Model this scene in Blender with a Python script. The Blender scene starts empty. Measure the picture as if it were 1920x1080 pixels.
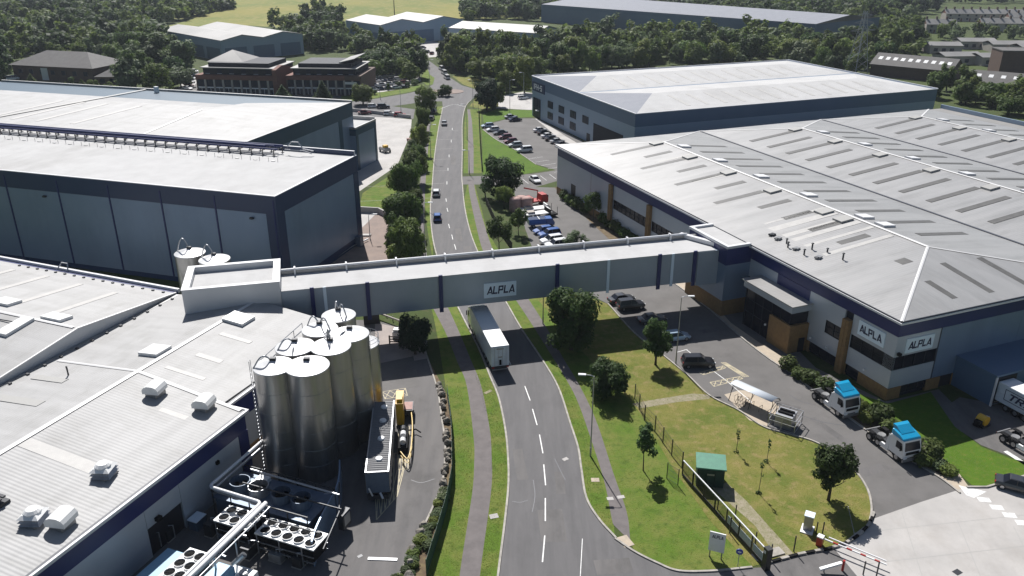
import bpy, math, random
import numpy as np
from mathutils import Vector, Matrix
R = math.radians
SC = bpy.context.scene
# ------------------------------------------------------------ camera, sky, sun, exposure
CAMH = 55.0
FPX = 1535.0
PITCH = R(23.108)
cd = bpy.data.cameras.new('camera'); cam = bpy.data.objects.new('camera', cd)
SC.collection.objects.link(cam); SC.camera = cam
cam.location = (0, 0, CAMH); cam.rotation_euler = (R(90) - PITCH, 0, 0)
cd.sensor_width = 36.0; cd.lens = 36.0 * FPX / 1920.0; cd.clip_start = 0.5; cd.clip_end = 9000
SUN_EL, SUN_AZ = 47.3, -14.9            # azimuth from +Y towards +X
w = bpy.data.worlds.new('World'); SC.world = w; w.use_nodes = True
nt = w.node_tree; nt.nodes.clear()
sky = nt.nodes.new('ShaderNodeTexSky'); sky.sky_type = 'NISHITA'; sky.sun_disc = False
sky.sun_elevation = R(SUN_EL); sky.sun_rotation = R(SUN_AZ % 360)
bg = nt.nodes.new('ShaderNodeBackground'); bg.inputs[1].default_value = 0.05
wo = nt.nodes.new('ShaderNodeOutputWorld')
nt.links.new(sky.outputs[0], bg.inputs[0]); nt.links.new(bg.outputs[0], wo.inputs[0])
sl = bpy.data.lights.new('sun', 'SUN'); sl.energy = 5.0; sl.angle = R(0.5); sl.color = (1.0, 0.972, 0.94)
so = bpy.data.objects.new('sun', sl); SC.collection.objects.link(so)
so.rotation_euler = Vector((-math.sin(R(SUN_AZ)) * math.cos(R(SUN_EL)), -math.cos(R(SUN_AZ)) * math.cos(R(SUN_EL)), -math.sin(R(SUN_EL)))).to_track_quat('-Z', 'Y').to_euler()
so.location = (-40, 160, 150)
SC.view_settings.view_transform = 'Standard'; SC.view_settings.look = 'None'
SC.view_settings.exposure = 0.45; SC.view_settings.gamma = 1.0; SC.view_settings.use_curve_mapping = False
try:
    SC.cycles.use_denoising = True; SC.cycles.max_bounces = 6; SC.cycles.transparent_max_bounces = 6
except Exception: pass

# ------------------------------------------------------------ helpers
_th = PITCH; _s, _c = math.sin(_th), math.cos(_th)
def G(x, y, z=0.0):
    """a point at height z that the photograph shows at pixel x, y"""
    u = (x - 960) / FPX; v = (y - 540) / FPX
    t = (z - CAMH) / -(_s + v * _c)
    return Vector((u * t, (_c - v * _s) * t, z))
def az(deg): return Vector((math.sin(R(deg)), math.cos(R(deg))))
def az_of(p, q): return math.degrees(math.atan2(q[0] - p[0], q[1] - p[1]))

class MB:
    def __init__(s): s.v = []; s.f = []; s.m = []
    def add(s, vs, fs, m=0):
        b = len(s.v); s.v += [tuple(p) for p in vs]
        for f in fs: s.f.append(tuple(b + i for i in f)); s.m.append(m)
        return s
    def box(s, x0, x1, y0, y1, z0, z1, m=0):
        return s.add([(x0,y0,z0),(x1,y0,z0),(x1,y1,z0),(x0,y1,z0),(x0,y0,z1),(x1,y0,z1),(x1,y1,z1),(x0,y1,z1)],
                     [(0,3,2,1),(4,5,6,7),(0,1,5,4),(1,2,6,5),(2,3,7,6),(3,0,4,7)], m)
    def obox(s, cx, cy, z0, sx, sy, h, rz=0, m=0):
        c, n = math.cos(rz), math.sin(rz); P = []
        for z in (z0, z0 + h):
            for a, b in ((-sx/2,-sy/2),(sx/2,-sy/2),(sx/2,sy/2),(-sx/2,sy/2)):
                P.append((cx + a*c - b*n, cy + a*n + b*c, z))
        return s.add(P, [(0,3,2,1),(4,5,6,7),(0,1,5,4),(1,2,6,5),(2,3,7,6),(3,0,4,7)], m)
    def prism(s, poly, z0, z1, m=0):
        n = len(poly)
        vs = [(p[0],p[1],z0) for p in poly] + [(p[0],p[1],z1) for p in poly]
        return s.add(vs, [tuple(range(n-1,-1,-1)), tuple(range(n,2*n))] + [(i,(i+1)%n,n+(i+1)%n,n+i) for i in range(n)], m)
    def xprism(s, prof, x0, x1, m=0):          # profile in (y, z), extruded along x
        n = len(prof)
        vs = [(x0,p[0],p[1]) for p in prof] + [(x1,p[0],p[1]) for p in prof]
        return s.add(vs, [tuple(range(n-1,-1,-1)), tuple(range(n,2*n))] + [(i,(i+1)%n,n+(i+1)%n,n+i) for i in range(n)], m)
    def yprism(s, prof, y0, y1, m=0):          # profile in (x, z), extruded along y
        n = len(prof)
        vs = [(p[0],y0,p[1]) for p in prof] + [(p[0],y1,p[1]) for p in prof]
        return s.add(vs, [tuple(range(n)), tuple(range(2*n-1,n-1,-1))] + [(i,n+i,n+(i+1)%n,(i+1)%n) for i in range(n)], m)
    def poly(s, pts, m=0): return s.add(pts, [tuple(range(len(pts)))], m)
    def slab(s, pts, th, m=0):                 # 3-D polygon thickened downwards
        n = len(pts); b = [(p[0],p[1],p[2]-th) for p in pts]
        return s.add(list(pts) + b, [tuple(range(n)), tuple(range(2*n-1,n-1,-1))] + [(i,n+i,n+(i+1)%n,(i+1)%n) for i in range(n)], m)
    def cyl(s, x, y, z0, z1, r0, r1=None, n=12, m=0):
        r1 = r0 if r1 is None else r1
        vs = [(x+r0*math.cos(2*math.pi*i/n), y+r0*math.sin(2*math.pi*i/n), z0) for i in range(n)] + [(x+r1*math.cos(2*math.pi*i/n), y+r1*math.sin(2*math.pi*i/n), z1) for i in range(n)]
        return s.add(vs, [tuple(range(n-1,-1,-1)), tuple(range(n,2*n))] + [(i,(i+1)%n,n+(i+1)%n,n+i) for i in range(n)], m)
    def lathe(s, prof, x=0, y=0, n=24, m=0):
        k = len(prof); vs = []
        for i in range(n):
            a = 2*math.pi*i/n
            vs += [(x+r*math.cos(a), y+r*math.sin(a), z) for r, z in prof]
        fs = [(i*k+j, ((i+1)%n)*k+j, ((i+1)%n)*k+j+1, i*k+j+1) for i in range(n) for j in range(k-1)]
        return s.add(vs, fs, m)
    def ycyl(s, x, z, y0, y1, r, n=14, m=0):   # cylinder along y
        vs = [(x+r*math.cos(2*math.pi*i/n), y0, z+r*math.sin(2*math.pi*i/n)) for i in range(n)] + [(x+r*math.cos(2*math.pi*i/n), y1, z+r*math.sin(2*math.pi*i/n)) for i in range(n)]
        return s.add(vs, [tuple(range(n)), tuple(range(2*n-1,n-1,-1))] + [(i,n+i,n+(i+1)%n,(i+1)%n) for i in range(n)], m)
    def tube(s, path, r, n=6, m=0, r1=None):
        path = [Vector(p) for p in path]; k = len(path); vs = []
        for i, p in enumerate(path):
            t = (path[min(i+1,k-1)] - path[max(i-1,0)]).normalized()
            u = t.cross(Vector((0,0,1)));
            if u.length < 1e-3: u = t.cross(Vector((0,1,0)))
            u.normalize(); w_ = t.cross(u)
            rr = r if r1 is None else r + (r1 - r) * i / (k - 1)
            vs += [p + (u*math.cos(2*math.pi*j/n) + w_*math.sin(2*math.pi*j/n))*rr for j in range(n)]
        fs = [(i*n+j, i*n+(j+1)%n, (i+1)*n+(j+1)%n, (i+1)*n+j) for i in range(k-1) for j in range(n)]
        fs += [tuple(range(n-1,-1,-1)), tuple(range((k-1)*n, k*n))]
        return s.add(vs, fs, m)
    def ball(s, x, y, z, rx, ry=None, rz=None, n=10, k=6, m=0):
        ry = ry or rx; rz = rz or rx
        vs = [(x,y,z+rz)]
        for j in range(1, k):
            b = math.pi*j/k
            vs += [(x+rx*math.sin(b)*math.cos(2*math.pi*i/n), y+ry*math.sin(b)*math.sin(2*math.pi*i/n), z+rz*math.cos(b)) for i in range(n)]
        vs.append((x,y,z-rz)); fs = [(0,1+i,1+(i+1)%n) for i in range(n)]
        for j in range(k-2):
            fs += [(1+j*n+i, 1+(j+1)*n+i, 1+(j+1)*n+(i+1)%n, 1+j*n+(i+1)%n) for i in range(n)]
        l = 1+(k-2)*n; fs += [(l+(i+1)%n, l+i, len(vs)-1) for i in range(n)]
        return s.add(vs, fs, m)
    def rot(s, rz, about=(0,0)):
        c, n = math.cos(rz), math.sin(rz); ax, ay = about
        s.v = [(ax+(x-ax)*c-(y-ay)*n, ay+(x-ax)*n+(y-ay)*c, z) for x, y, z in s.v]; return s
    def build(s, name, mats, parent=None, smooth=False, bevel=0, loc=None, rz=0):
        me = bpy.data.meshes.new(name); me.from_pydata(s.v, [], s.f)
        mats = mats if isinstance(mats, (list, tuple)) else [mats]
        for m in mats: me.materials.append(m)
        if len(mats) > 1: me.polygons.foreach_set('material_index', s.m)
        if smooth: me.polygons.foreach_set('use_smooth', [True]*len(s.f))
        me.update()
        o = bpy.data.objects.new(name, me); SC.collection.objects.link(o)
        if parent is not None: o.parent = parent
        if loc is not None: o.location = loc
        if rz: o.rotation_euler = (0, 0, rz)
        if bevel:
            b = o.modifiers.new('bevel', 'BEVEL'); b.width = bevel; b.segments = 2; b.limit_method = 'ANGLE'; b.angle_limit = R(40)
        return o

def tag(o, label=None, cat=None, group=None, kind=None):
    if label: o['label'] = label
    if cat: o['category'] = cat
    if group: o['group'] = group
    if kind: o['kind'] = kind
    return o
def thing(name, label, cat, loc=(0,0,0), rz=0, group=None):
    o = bpy.data.objects.new(name, None); SC.collection.objects.link(o); o.empty_display_size = .3
    o.location = loc; o.rotation_euler = (0, 0, rz)
    return tag(o, label, cat, group)
def copy_tree(o, parent=None):
    c = o.copy(); SC.collection.objects.link(c)
    if parent is not None: c.parent = parent
    for ch in o.children: copy_tree(ch, c)
    return c
def share(o, name, parent, loc=None, rot=None):  # another object on the same mesh
    c = bpy.data.objects.new(name, o.data); SC.collection.objects.link(c); c.parent = parent
    if loc is not None: c.location = loc
    if rot is not None: c.rotation_euler = rot
    return c
def paint(o, m, slot=0):                         # own material on a copy that shares its mesh
    o.material_slots[slot].link = 'OBJECT'; o.material_slots[slot].material = m
def spline(pts, n=6):
    pts = [Vector((p[0], p[1])) for p in pts]; P = [pts[0]*2-pts[1]] + pts + [pts[-1]*2-pts[-2]]; out = []
    for i in range(1, len(P)-2):
        a, b, c, d = P[i-1], P[i], P[i+1], P[i+2]
        for k in range(n):
            t = k/n; out.append(0.5*((2*b) + (c-a)*t + (2*a-5*b+4*c-d)*t*t + (3*b-a-3*c+d)*t**3))
    out.append(pts[-1]); return out
def px(*pts): return [G(x, y) for x, y in pts]
def spx(*pts): return spline(px(*pts))
def sheet(name, pts, z, m, kind='structure'):
    o = MB().poly([(p[0], p[1], z) for p in pts]).build(name, m)
    return tag(o, kind=kind)
def offset_line(pts, d):
    out = []; n = len(pts)
    for i in range(n):
        a = pts[max(i-1,0)]; b = pts[min(i+1,n-1)]; t = Vector((b[0]-a[0], b[1]-a[1])).normalized()
        out.append(Vector((pts[i][0]+t.y*d, pts[i][1]-t.x*d)))
    return out
def cap(mb, p, q, wd=.5, up=.05):                # a flat folded flashing along an edge
    p, q = Vector(p), Vector(q); d = (q-p); n = Vector((-d.y, d.x, 0)).normalized()*wd/2; u = Vector((0,0,up)); s_ = Vector((0,0,up-.06))
    return mb.add([p+n+s_, p+u, p-n+s_, q+n+s_, q+u, q-n+s_], [(0,3,4,1),(1,4,5,2)])
def strip(mb, pts, wd, z, h=0, m=0):             # ribbon or kerb along a line
    L = offset_line(pts, -wd/2); Rr = offset_line(pts, wd/2); n = len(pts)
    if h == 0:
        vs = [(p.x,p.y,z) for p in L] + [(p.x,p.y,z) for p in Rr]
        return mb.add(vs, [(i, n+i, n+i+1, i+1) for i in range(n-1)], m)
    vs = [(p.x,p.y,z) for p in L] + [(p.x,p.y,z) for p in Rr] + [(p.x,p.y,z+h) for p in L] + [(p.x,p.y,z+h) for p in Rr]
    fs = []
    for i in range(n-1):
        fs += [(2*n+i, 3*n+i, 3*n+i+1, 2*n+i+1), (i, 2*n+i, 2*n+i+1, i+1), (3*n+i, n+i, n+i+1, 3*n+i+1)]
    fs += [(0, n, 3*n, 2*n), (n-1, 3*n-1, 4*n-1, 2*n-1)]
    return mb.add(vs, fs, m)
def walk(pts, step, start=0.0):                  # (point, direction) every step metres along a line
    out = []; need = start
    for i in range(len(pts)-1):
        a = Vector((pts[i][0],pts[i][1])); b = Vector((pts[i+1][0],pts[i+1][1])); L = (b-a).length; d = (b-a)/max(L,1e-6)
        while need <= L: out.append((a+d*need, d)); need += step
        need -= L
    return out

# ------------------------------------------------------------ materials
def mat(name, col, rough=.6, metal=0.0, col2=None, vs=1.0, amt=1.0, bump=0.0, bs=None, wave=None, spec=.5, streak=None, detail=4.0, ramp=(.35,.65), rand=0.0, trans=0.0, coat=0.0, dirt=None):
    m = bpy.data.materials.new(name); m.use_nodes = True; t = m.node_tree; N = t.nodes; L = t.links
    b = N['Principled BSDF']; b.inputs['Roughness'].default_value = rough; b.inputs['Metallic'].default_value = metal
    b.inputs['Specular IOR Level'].default_value = spec
    if coat: b.inputs['Coat Weight'].default_value = coat; b.inputs['Coat Roughness'].default_value = .05
    c4 = (*col, 1); b.inputs['Base Color'].default_value = c4
    tc = N.new('ShaderNodeTexCoord'); out = None
    if col2 is not None:
        no = N.new('ShaderNodeTexNoise'); no.inputs['Scale'].default_value = vs; no.inputs['Detail'].default_value = detail; no.inputs['Roughness'].default_value = .62
        if streak is not None:
            mp = N.new('ShaderNodeMapping'); mp.inputs['Scale'].default_value = streak
            L.new(tc.outputs['Object'], mp.inputs[0]); L.new(mp.outputs[0], no.inputs['Vector'])
        else: L.new(tc.outputs['Object'], no.inputs['Vector'])
        cr = N.new('ShaderNodeMapRange'); cr.inputs['From Min'].default_value = ramp[0]; cr.inputs['From Max'].default_value = ramp[1]; cr.inputs['To Max'].default_value = amt
        L.new(no.outputs['Fac'], cr.inputs['Value'])
        mx = N.new('ShaderNodeMix'); mx.data_type = 'RGBA'; mx.inputs['A'].default_value = c4; mx.inputs['B'].default_value = (*col2, 1)
        L.new(cr.outputs[0], mx.inputs['Factor']); out = mx.outputs['Result']
    if rand:
        oi = N.new('ShaderNodeObjectInfo'); hs = N.new('ShaderNodeHueSaturation')
        mr = N.new('ShaderNodeMapRange'); mr.inputs['To Min'].default_value = 1-rand; mr.inputs['To Max'].default_value = 1+rand
        L.new(oi.outputs['Random'], mr.inputs['Value']); L.new(mr.outputs[0], hs.inputs['Value'])
        mh = N.new('ShaderNodeMapRange'); mh.inputs['To Min'].default_value = .5-rand*.06; mh.inputs['To Max'].default_value = .5+rand*.06
        ml = N.new('ShaderNodeMath'); ml.operation = 'FRACT'; m2 = N.new('ShaderNodeMath'); m2.operation = 'MULTIPLY'; m2.inputs[1].default_value = 7.31
        L.new(oi.outputs['Random'], m2.inputs[0]); L.new(m2.outputs[0], ml.inputs[0]); L.new(ml.outputs[0], mh.inputs['Value']); L.new(mh.outputs[0], hs.inputs['Hue'])
        if out is None: hs.inputs['Color'].default_value = c4
        else: L.new(out, hs.inputs['Color'])
        out = hs.outputs[0]
    if dirt:                                      # weather stains: (colour, scale, stretch, strength)
        n3 = N.new('ShaderNodeTexNoise'); n3.inputs['Scale'].default_value = dirt[1]; n3.inputs['Detail'].default_value = 9; n3.inputs['Roughness'].default_value = .7
        mp3 = N.new('ShaderNodeMapping'); mp3.inputs['Scale'].default_value = dirt[2]; L.new(tc.outputs['Object'], mp3.inputs[0]); L.new(mp3.outputs[0], n3.inputs['Vector'])
        r3 = N.new('ShaderNodeMapRange'); r3.inputs['From Min'].default_value = .48; r3.inputs['From Max'].default_value = .78; r3.inputs['To Max'].default_value = dirt[3]; L.new(n3.outputs['Fac'], r3.inputs['Value'])
        x3 = N.new('ShaderNodeMix'); x3.data_type = 'RGBA'; L.new(r3.outputs[0], x3.inputs['Factor']); x3.inputs['B'].default_value = (*dirt[0], 1)
        if out is None: x3.inputs['A'].default_value = c4
        else: L.new(out, x3.inputs['A'])
        out = x3.outputs['Result']
    if out is not None: L.new(out, b.inputs['Base Color'])
    if bump or wave:
        bp = N.new('ShaderNodeBump'); bp.inputs['Strength'].default_value = bump or .4; bp.inputs['Distance'].default_value = .03
        if wave:                                  # (axis, pitch in metres)
            wv = N.new('ShaderNodeTexWave'); wv.wave_type = 'BANDS'; wv.bands_direction = wave[0]
            wv.inputs['Scale'].default_value = 0.314 / wave[1] ; L.new(tc.outputs['Object'], wv.inputs['Vector']); L.new(wv.outputs['Fac'], bp.inputs['Height'])
        else:
            n2 = N.new('ShaderNodeTexNoise'); n2.inputs['Scale'].default_value = bs or 6.0; n2.inputs['Detail'].default_value = 5
            L.new(tc.outputs['Object'], n2.inputs['Vector']); L.new(n2.outputs['Fac'], bp.inputs['Height'])
        L.new(bp.outputs[0], b.inputs['Normal'])
    if trans:
        tr = N.new('ShaderNodeBsdfTranslucent'); ms = N.new('ShaderNodeMixShader'); ms.inputs[0].default_value = trans
        if out is not None: L.new(out, tr.inputs[0])
        else: tr.inputs[0].default_value = c4
        o = N['Material Output']; L.new(b.outputs[0], ms.inputs[1]); L.new(tr.outputs[0], ms.inputs[2]); L.new(ms.outputs[0], o.inputs[0])
    return m
def grassmat(name, a, b_, c, s1=.12, s2=1.6):
    m = bpy.data.materials.new(name); m.use_nodes = True; t = m.node_tree; N = t.nodes; L = t.links; b = N['Principled BSDF']
    b.inputs['Roughness'].default_value = .9; b.inputs['Specular IOR Level'].default_value = .15
    tc = N.new('ShaderNodeTexCoord')
    def noise(sc, d=6):
        n = N.new('ShaderNodeTexNoise'); n.inputs['Scale'].default_value = sc; n.inputs['Detail'].default_value = d; n.inputs['Roughness'].default_value = .65
        L.new(tc.outputs['Object'], n.inputs['Vector']); return n.outputs['Fac']
    def rng(x, lo, hi):
        r = N.new('ShaderNodeMapRange'); r.inputs['From Min'].default_value = lo; r.inputs['From Max'].default_value = hi; L.new(x, r.inputs['Value']); return r.outputs[0]
    def mix(f, A, B):
        x = N.new('ShaderNodeMix'); x.data_type = 'RGBA'; L.new(f, x.inputs['Factor'])
        for k, v in (('A', A), ('B', B)):
            if isinstance(v, tuple): x.inputs[k].default_value = (*v, 1)
            else: L.new(v, x.inputs[k])
        return x.outputs['Result']
    m1 = mix(rng(noise(s1), .38, .62), a, b_); m2 = mix(rng(noise(s2, 8), .5, .72), m1, c)
    L.new(m2, b.inputs['Base Color'])
    bp = N.new('ShaderNodeBump'); bp.inputs['Strength'].default_value = .7; bp.inputs['Distance'].default_value = .12
    L.new(noise(5.5, 8), bp.inputs['Height']); L.new(bp.outputs[0], b.inputs['Normal']); return m

M = {}
M['ground'] = grassmat('ground_scrub', (.060,.085,.022), (.045,.065,.02), (.09,.085,.04), .06, .6)
M['verge'] = grassmat('verge_grass', (.088,.150,.018), (.145,.165,.038), (.062,.105,.015), .3, .9)
M['lawn_dry'] = grassmat('dry_lawn', (.195,.180,.050), (.110,.140,.026), (.265,.205,.090), .21, .8)
M['lawn_green'] = grassmat('green_lawn', (.080,.150,.012), (.062,.120,.012), (.120,.150,.026), .2, 1.5)
M['field'] = grassmat('field_grass', (.24,.22,.060), (.14,.175,.045), (.30,.25,.10), .012, .2)
M['asphalt'] = mat('road_asphalt', (.142,.137,.138), .8, col2=(.108,.105,.107), vs=1.0, streak=(.9,.07,1), ramp=(.3,.7), bump=.25, bs=14, spec=.22, detail=8, dirt=((.075,.073,.074),.35,(1,.35,1),.55))
M['asphalt_d'] = mat('yard_asphalt', (.122,.117,.116), .82, col2=(.155,.147,.143), vs=1.0, streak=(.7,.08,1), bump=.3, bs=10, spec=.2, detail=8, dirt=((.06,.058,.056),.25,(1,.6,1),.7))
M['asphalt_f'] = mat('frontage_asphalt', (.160,.152,.147), .82, col2=(.122,.117,.113), vs=.22, ramp=(.3,.7), bump=.3, bs=10, spec=.2, detail=8, dirt=((.085,.08,.077),.3,(.6,.6,1),.6))
M['path'] = mat('footpath_asphalt', (.160,.143,.140), .85, col2=(.125,.112,.110), vs=.8, bump=.3, bs=8, spec=.3, detail=8)
M['concrete'] = mat('concrete_yard', (.45,.43,.41), .8, col2=(.37,.355,.34), vs=.18, bump=.2, bs=6, spec=.3, detail=8, dirt=((.26,.235,.21),.22,(1,.6,1),.6))
M['concrete_p'] = mat('pinkish_concrete', (.36,.31,.285), .85, col2=(.29,.255,.24), vs=.5, bump=.2, bs=6, spec=.3, detail=8)
M['slabs'] = mat('path_slabs', (.46,.385,.295), .85, col2=(.38,.325,.26), vs=1.2, bump=.3, bs=6, spec=.3)
M['block'] = mat('brown_block_paving', (.26,.20,.17), .85, col2=(.21,.165,.145), vs=.5, bump=.3, bs=8, spec=.3)
M['kerb'] = mat('kerb_concrete', (.40,.37,.33), .8, col2=(.25,.235,.21), vs=1.3)
M['paint'] = mat('road_paint', (.72,.72,.70), .6, col2=(.42,.42,.41), vs=2.2, ramp=(.45,.75))
M['paint_y'] = mat('yellow_line_paint', (.46,.40,.26), .7, col2=(.27,.24,.19), vs=2.0, ramp=(.45,.75))
M['bark_mulch'] = mat('planting_soil', (.085,.055,.035), .95, col2=(.16,.12,.06), vs=1.2, bump=.6, bs=8)
M['gravelpath'] = mat('worn_gravel_path', (.30,.26,.19), .95, col2=(.20,.19,.10), vs=1.5, bump=.5, bs=9)
M['roof_y'] = mat('light_roof_sheet', (.40,.392,.382), .40, .3, col2=(.355,.35,.342), vs=.5, streak=(.07,1,1), bump=.35, wave=('Y', .5), spec=.45, dirt=((.19,.185,.175),.22,(.35,1.3,1),.55))
M['roof_x'] = mat('light_roof_sheet_across', (.40,.392,.382), .40, .3, col2=(.355,.35,.342), vs=.5, streak=(1,.07,1), bump=.35, wave=('X', .5), spec=.45, dirt=((.19,.185,.175),.22,(1.3,.35,1),.5))
M['roof_near_x'] = mat('weathered_white_roof_sheet', (.375,.372,.368), .6, col2=(.315,.312,.308), vs=.6, streak=(.1,.9,1), bump=.5, wave=('X', .42), spec=.4, detail=8, dirt=((.20,.195,.18),.3,(1.2,.5,1),.6))
M['roof_near_y'] = mat('weathered_white_roof_sheet_across', (.375,.372,.368), .6, col2=(.315,.312,.308), vs=.6, streak=(.9,.1,1), bump=.5, wave=('Y', .42), spec=.4, detail=8, dirt=((.20,.195,.18),.3,(.5,1.2,1),.6))
M['roof_white'] = mat('white_membrane_roof', (.50,.497,.493), .85, col2=(.455,.452,.448), vs=.3, spec=.1, bump=.2, wave=('Y', 1.1), dirt=((.33,.322,.31),.10,(1,.35,1),.65))
M['roof_grey'] = mat('grey_far_roof', (.21,.205,.195), .5, col2=(.30,.29,.275), vs=.05, spec=.4)
M['ridge'] = mat('ridge_flashing', (.62,.615,.61), .5)
M['skylight'] = mat('grey_rooflight_sheet', (.085,.082,.077), .5, col2=(.11,.107,.10), vs=.8)
M['rooflight_w'] = mat('clean_white_rooflight', (.43,.42,.40), .6, col2=(.38,.37,.355), vs=1)
M['grey_sheet'] = mat('grey_roof_sheet', (.26,.27,.30), .75, .0, col2=(.235,.245,.275), vs=.3, spec=.15)  # plain cool grey, darker than the white membrane
M['patch'] = mat('grey_roof_patch', (.33,.325,.31), .6)
M['gutter'] = mat('dark_gutter', (.05,.055,.07), .5)
M['navy'] = mat('navy_cladding', (.011,.020,.110), .38, col2=(.013,.024,.125), vs=.3, spec=.5)
M['navy_d'] = mat('dark_navy_cladding', (.012,.032,.092), .38, col2=(.014,.037,.10), vs=.3)
M['teal'] = mat('teal_blue_cladding', (.010,.052,.095), .4, col2=(.012,.058,.105), vs=.3)
M['steel_blue'] = mat('slate_blue_cladding', (.085,.145,.23), .42, col2=(.095,.155,.245), vs=.2)
M['steel_pale'] = mat('pale_blue_grey_cladding', (.25,.33,.43), .42, col2=(.27,.35,.45), vs=.2)
M['silver'] = mat('silver_cladding', (.44,.48,.53), .36, .2, col2=(.47,.51,.56), vs=.25, bump=.15, wave=('Z', .33))
M['silver_w'] = mat('pale_silver_cladding', (.52,.535,.55), .38, .1, col2=(.56,.575,.59), vs=.25, bump=.12, wave=('Z', .3))
M['slate_panel'] = mat('blue_grey_wall_panel', (.185,.255,.36), .36, .2, col2=(.205,.275,.38), vs=.15, dirt=((.12,.16,.22),.12,(1,1,.3),.5))
M['bridgeclad'] = mat('bridge_cladding', (.30,.355,.415), .38, .2, col2=(.33,.385,.445), vs=.3, bump=.15, wave=('Z', .3))
M['trim'] = mat('white_trim', (.66,.66,.67), .4)
M['brick'] = mat('buff_brick', (.27,.165,.065), .85, col2=(.21,.125,.055), vs=2.0, bump=.3, bs=12)
M['brick_r'] = mat('red_brick', (.20,.085,.06), .85, col2=(.15,.07,.055), vs=1.2)
M['brick_b'] = mat('brown_brick', (.12,.075,.055), .85, col2=(.09,.06,.05), vs=1.0)
M['glass'] = mat('dark_window_glass', (.012,.014,.022), .12, spec=.3)
M['glass_b'] = mat('bluish_window_glass', (.02,.028,.048), .2, spec=.12)
M['frame'] = mat('dark_window_frame', (.020,.023,.032), .6, spec=.15)
M['blackdoor'] = mat('dark_door', (.012,.013,.02), .5)
M['white'] = mat('white_paint', (.78,.78,.77), .4, col2=(.70,.70,.69), vs=1.5)
M['white_car'] = mat('white_car_paint', (.76,.76,.76), .25, coat=.6)
M['signpanel'] = mat('pale_sign_panel', (.72,.82,.90), .4)
M['signink'] = mat('navy_lettering', (.008,.012,.055), .5)
M['steel'] = mat('stainless_silo_steel', (.47,.465,.455), .33, .9, col2=(.36,.355,.345), vs=.5, streak=(1.4,1.4,.10), bump=.03, bs=.8, detail=6)
M['steel_cap'] = mat('silo_roof_steel', (.66,.66,.66), .42, .55, col2=(.60,.60,.60), vs=1.0)
M['galv'] = mat('galvanised_steel', (.42,.43,.45), .42, .7, col2=(.34,.35,.37), vs=3.0)
M['darksteel'] = mat('dark_steel', (.035,.037,.042), .5, .3)
M['dkblue_eq'] = mat('blue_grey_equipment', (.10,.14,.20), .45, .2, col2=(.085,.12,.175), vs=2)
M['ltblue'] = mat('pale_blue_cabinet', (.22,.42,.58), .45, col2=(.19,.37,.52), vs=1.5)
M['whitepipe'] = mat('white_lagged_pipe', (.76,.76,.77), .4, .0)
M['black'] = mat('black_plastic', (.010,.010,.011), .8, spec=.12)
M['rubber'] = mat('tyre_rubber', (.014,.014,.014), .85)
M['chrome'] = mat('wheel_rim', (.45,.45,.46), .3, .9)
M['lamp_r'] = mat('red_tail_lamp', (.30,.012,.01), .3)
M['lamp_w'] = mat('clear_headlamp', (.75,.76,.78), .15)
M['cyan'] = mat('bright_blue_cab_paint', (.012,.30,.53), .25, coat=.6)
M['yellow'] = mat('yellow_paint', (.62,.36,.02), .4)
M['yellow_rail'] = mat('yellow_handrail', (.60,.40,.06), .4)
M['red'] = mat('red_paint', (.40,.03,.025), .4)
M['pinkbag'] = mat('pinkish_bag_fabric', (.42,.27,.24), .8, col2=(.33,.20,.18), vs=2)
M['green_box'] = mat('dark_green_kiosk', (.012,.045,.035), .5)
M['green_roof'] = mat('green_kiosk_roof', (.06,.22,.14), .55, col2=(.05,.18,.12), vs=2)
M['fence_g'] = mat('green_mesh_fence', (.03,.085,.06), .6)
M['fence_k'] = mat('black_fence_steel', (.012,.013,.015), .5)
M['wood'] = mat('weathered_timber', (.16,.10,.06), .85, col2=(.11,.07,.045), vs=2)
M['rock'] = mat('pale_boulder', (.24,.215,.185), .9, col2=(.14,.13,.11), vs=1.6, bump=.6, bs=4)
M['bark'] = mat('tree_bark', (.07,.055,.042), .9, col2=(.045,.036,.03), vs=5, bump=.6, bs=12)
M['tin'] = mat('sheet_metal_grey', (.34,.34,.34), .4, .5, col2=(.28,.28,.28), vs=1)
M['trailer_side'] = mat('trailer_curtain', (.60,.66,.72), .4, col2=(.52,.58,.64), vs=1.0, dirt=((.30,.30,.29),.6,(1,.4,1),.6))
M['trailer_roof'] = mat('trailer_roof_white', (.80,.80,.79), .5)
M['container'] = mat('grey_container_sheet', (.19,.19,.195), .65, col2=(.15,.15,.155), vs=.8, dirt=((.09,.085,.08),.5,(1,.4,1),.6))
M['slate'] = mat('slate_roof_tiles', (.11,.105,.10), .8, col2=(.085,.08,.078), vs=.5, bump=.4, wave=('Z', .25))
M['render'] = mat('pale_render_wall', (.42,.38,.34), .85, col2=(.36,.33,.30), vs=.5)
def fol(name, a, b_, rand=.26): return mat(name, a, .62, col2=b_, vs=.55, spec=.2, rand=rand, trans=.45, detail=3)
M['leaf_dark'] = fol('dark_leaves', (.045,.085,.026), (.075,.122,.034))
M['leaf_mid'] = fol('mid_green_leaves', (.085,.140,.030), (.120,.165,.042))
M['leaf_light'] = fol('light_green_leaves', (.130,.180,.036), (.160,.195,.052))
M['leaf_grey'] = fol('grey_green_leaves', (.095,.135,.062), (.130,.165,.080))
M['leaf_conif'] = fol('blue_green_needles', (.028,.050,.028), (.040,.064,.034))
M['leaf_hedge'] = fol('hedge_leaves', (.065,.100,.028), (.110,.140,.042))
# ============================================================ ground, roads, paths, lawns
def rect_sheet(name, x0, x1, y0, y1, z, m): return sheet(name, [(x0,y0),(x1,y0),(x1,y1),(x0,y1)], z, m)
rect_sheet('ground', -3500, 3500, -300, 6500, 0.0, M['ground'])

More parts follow.
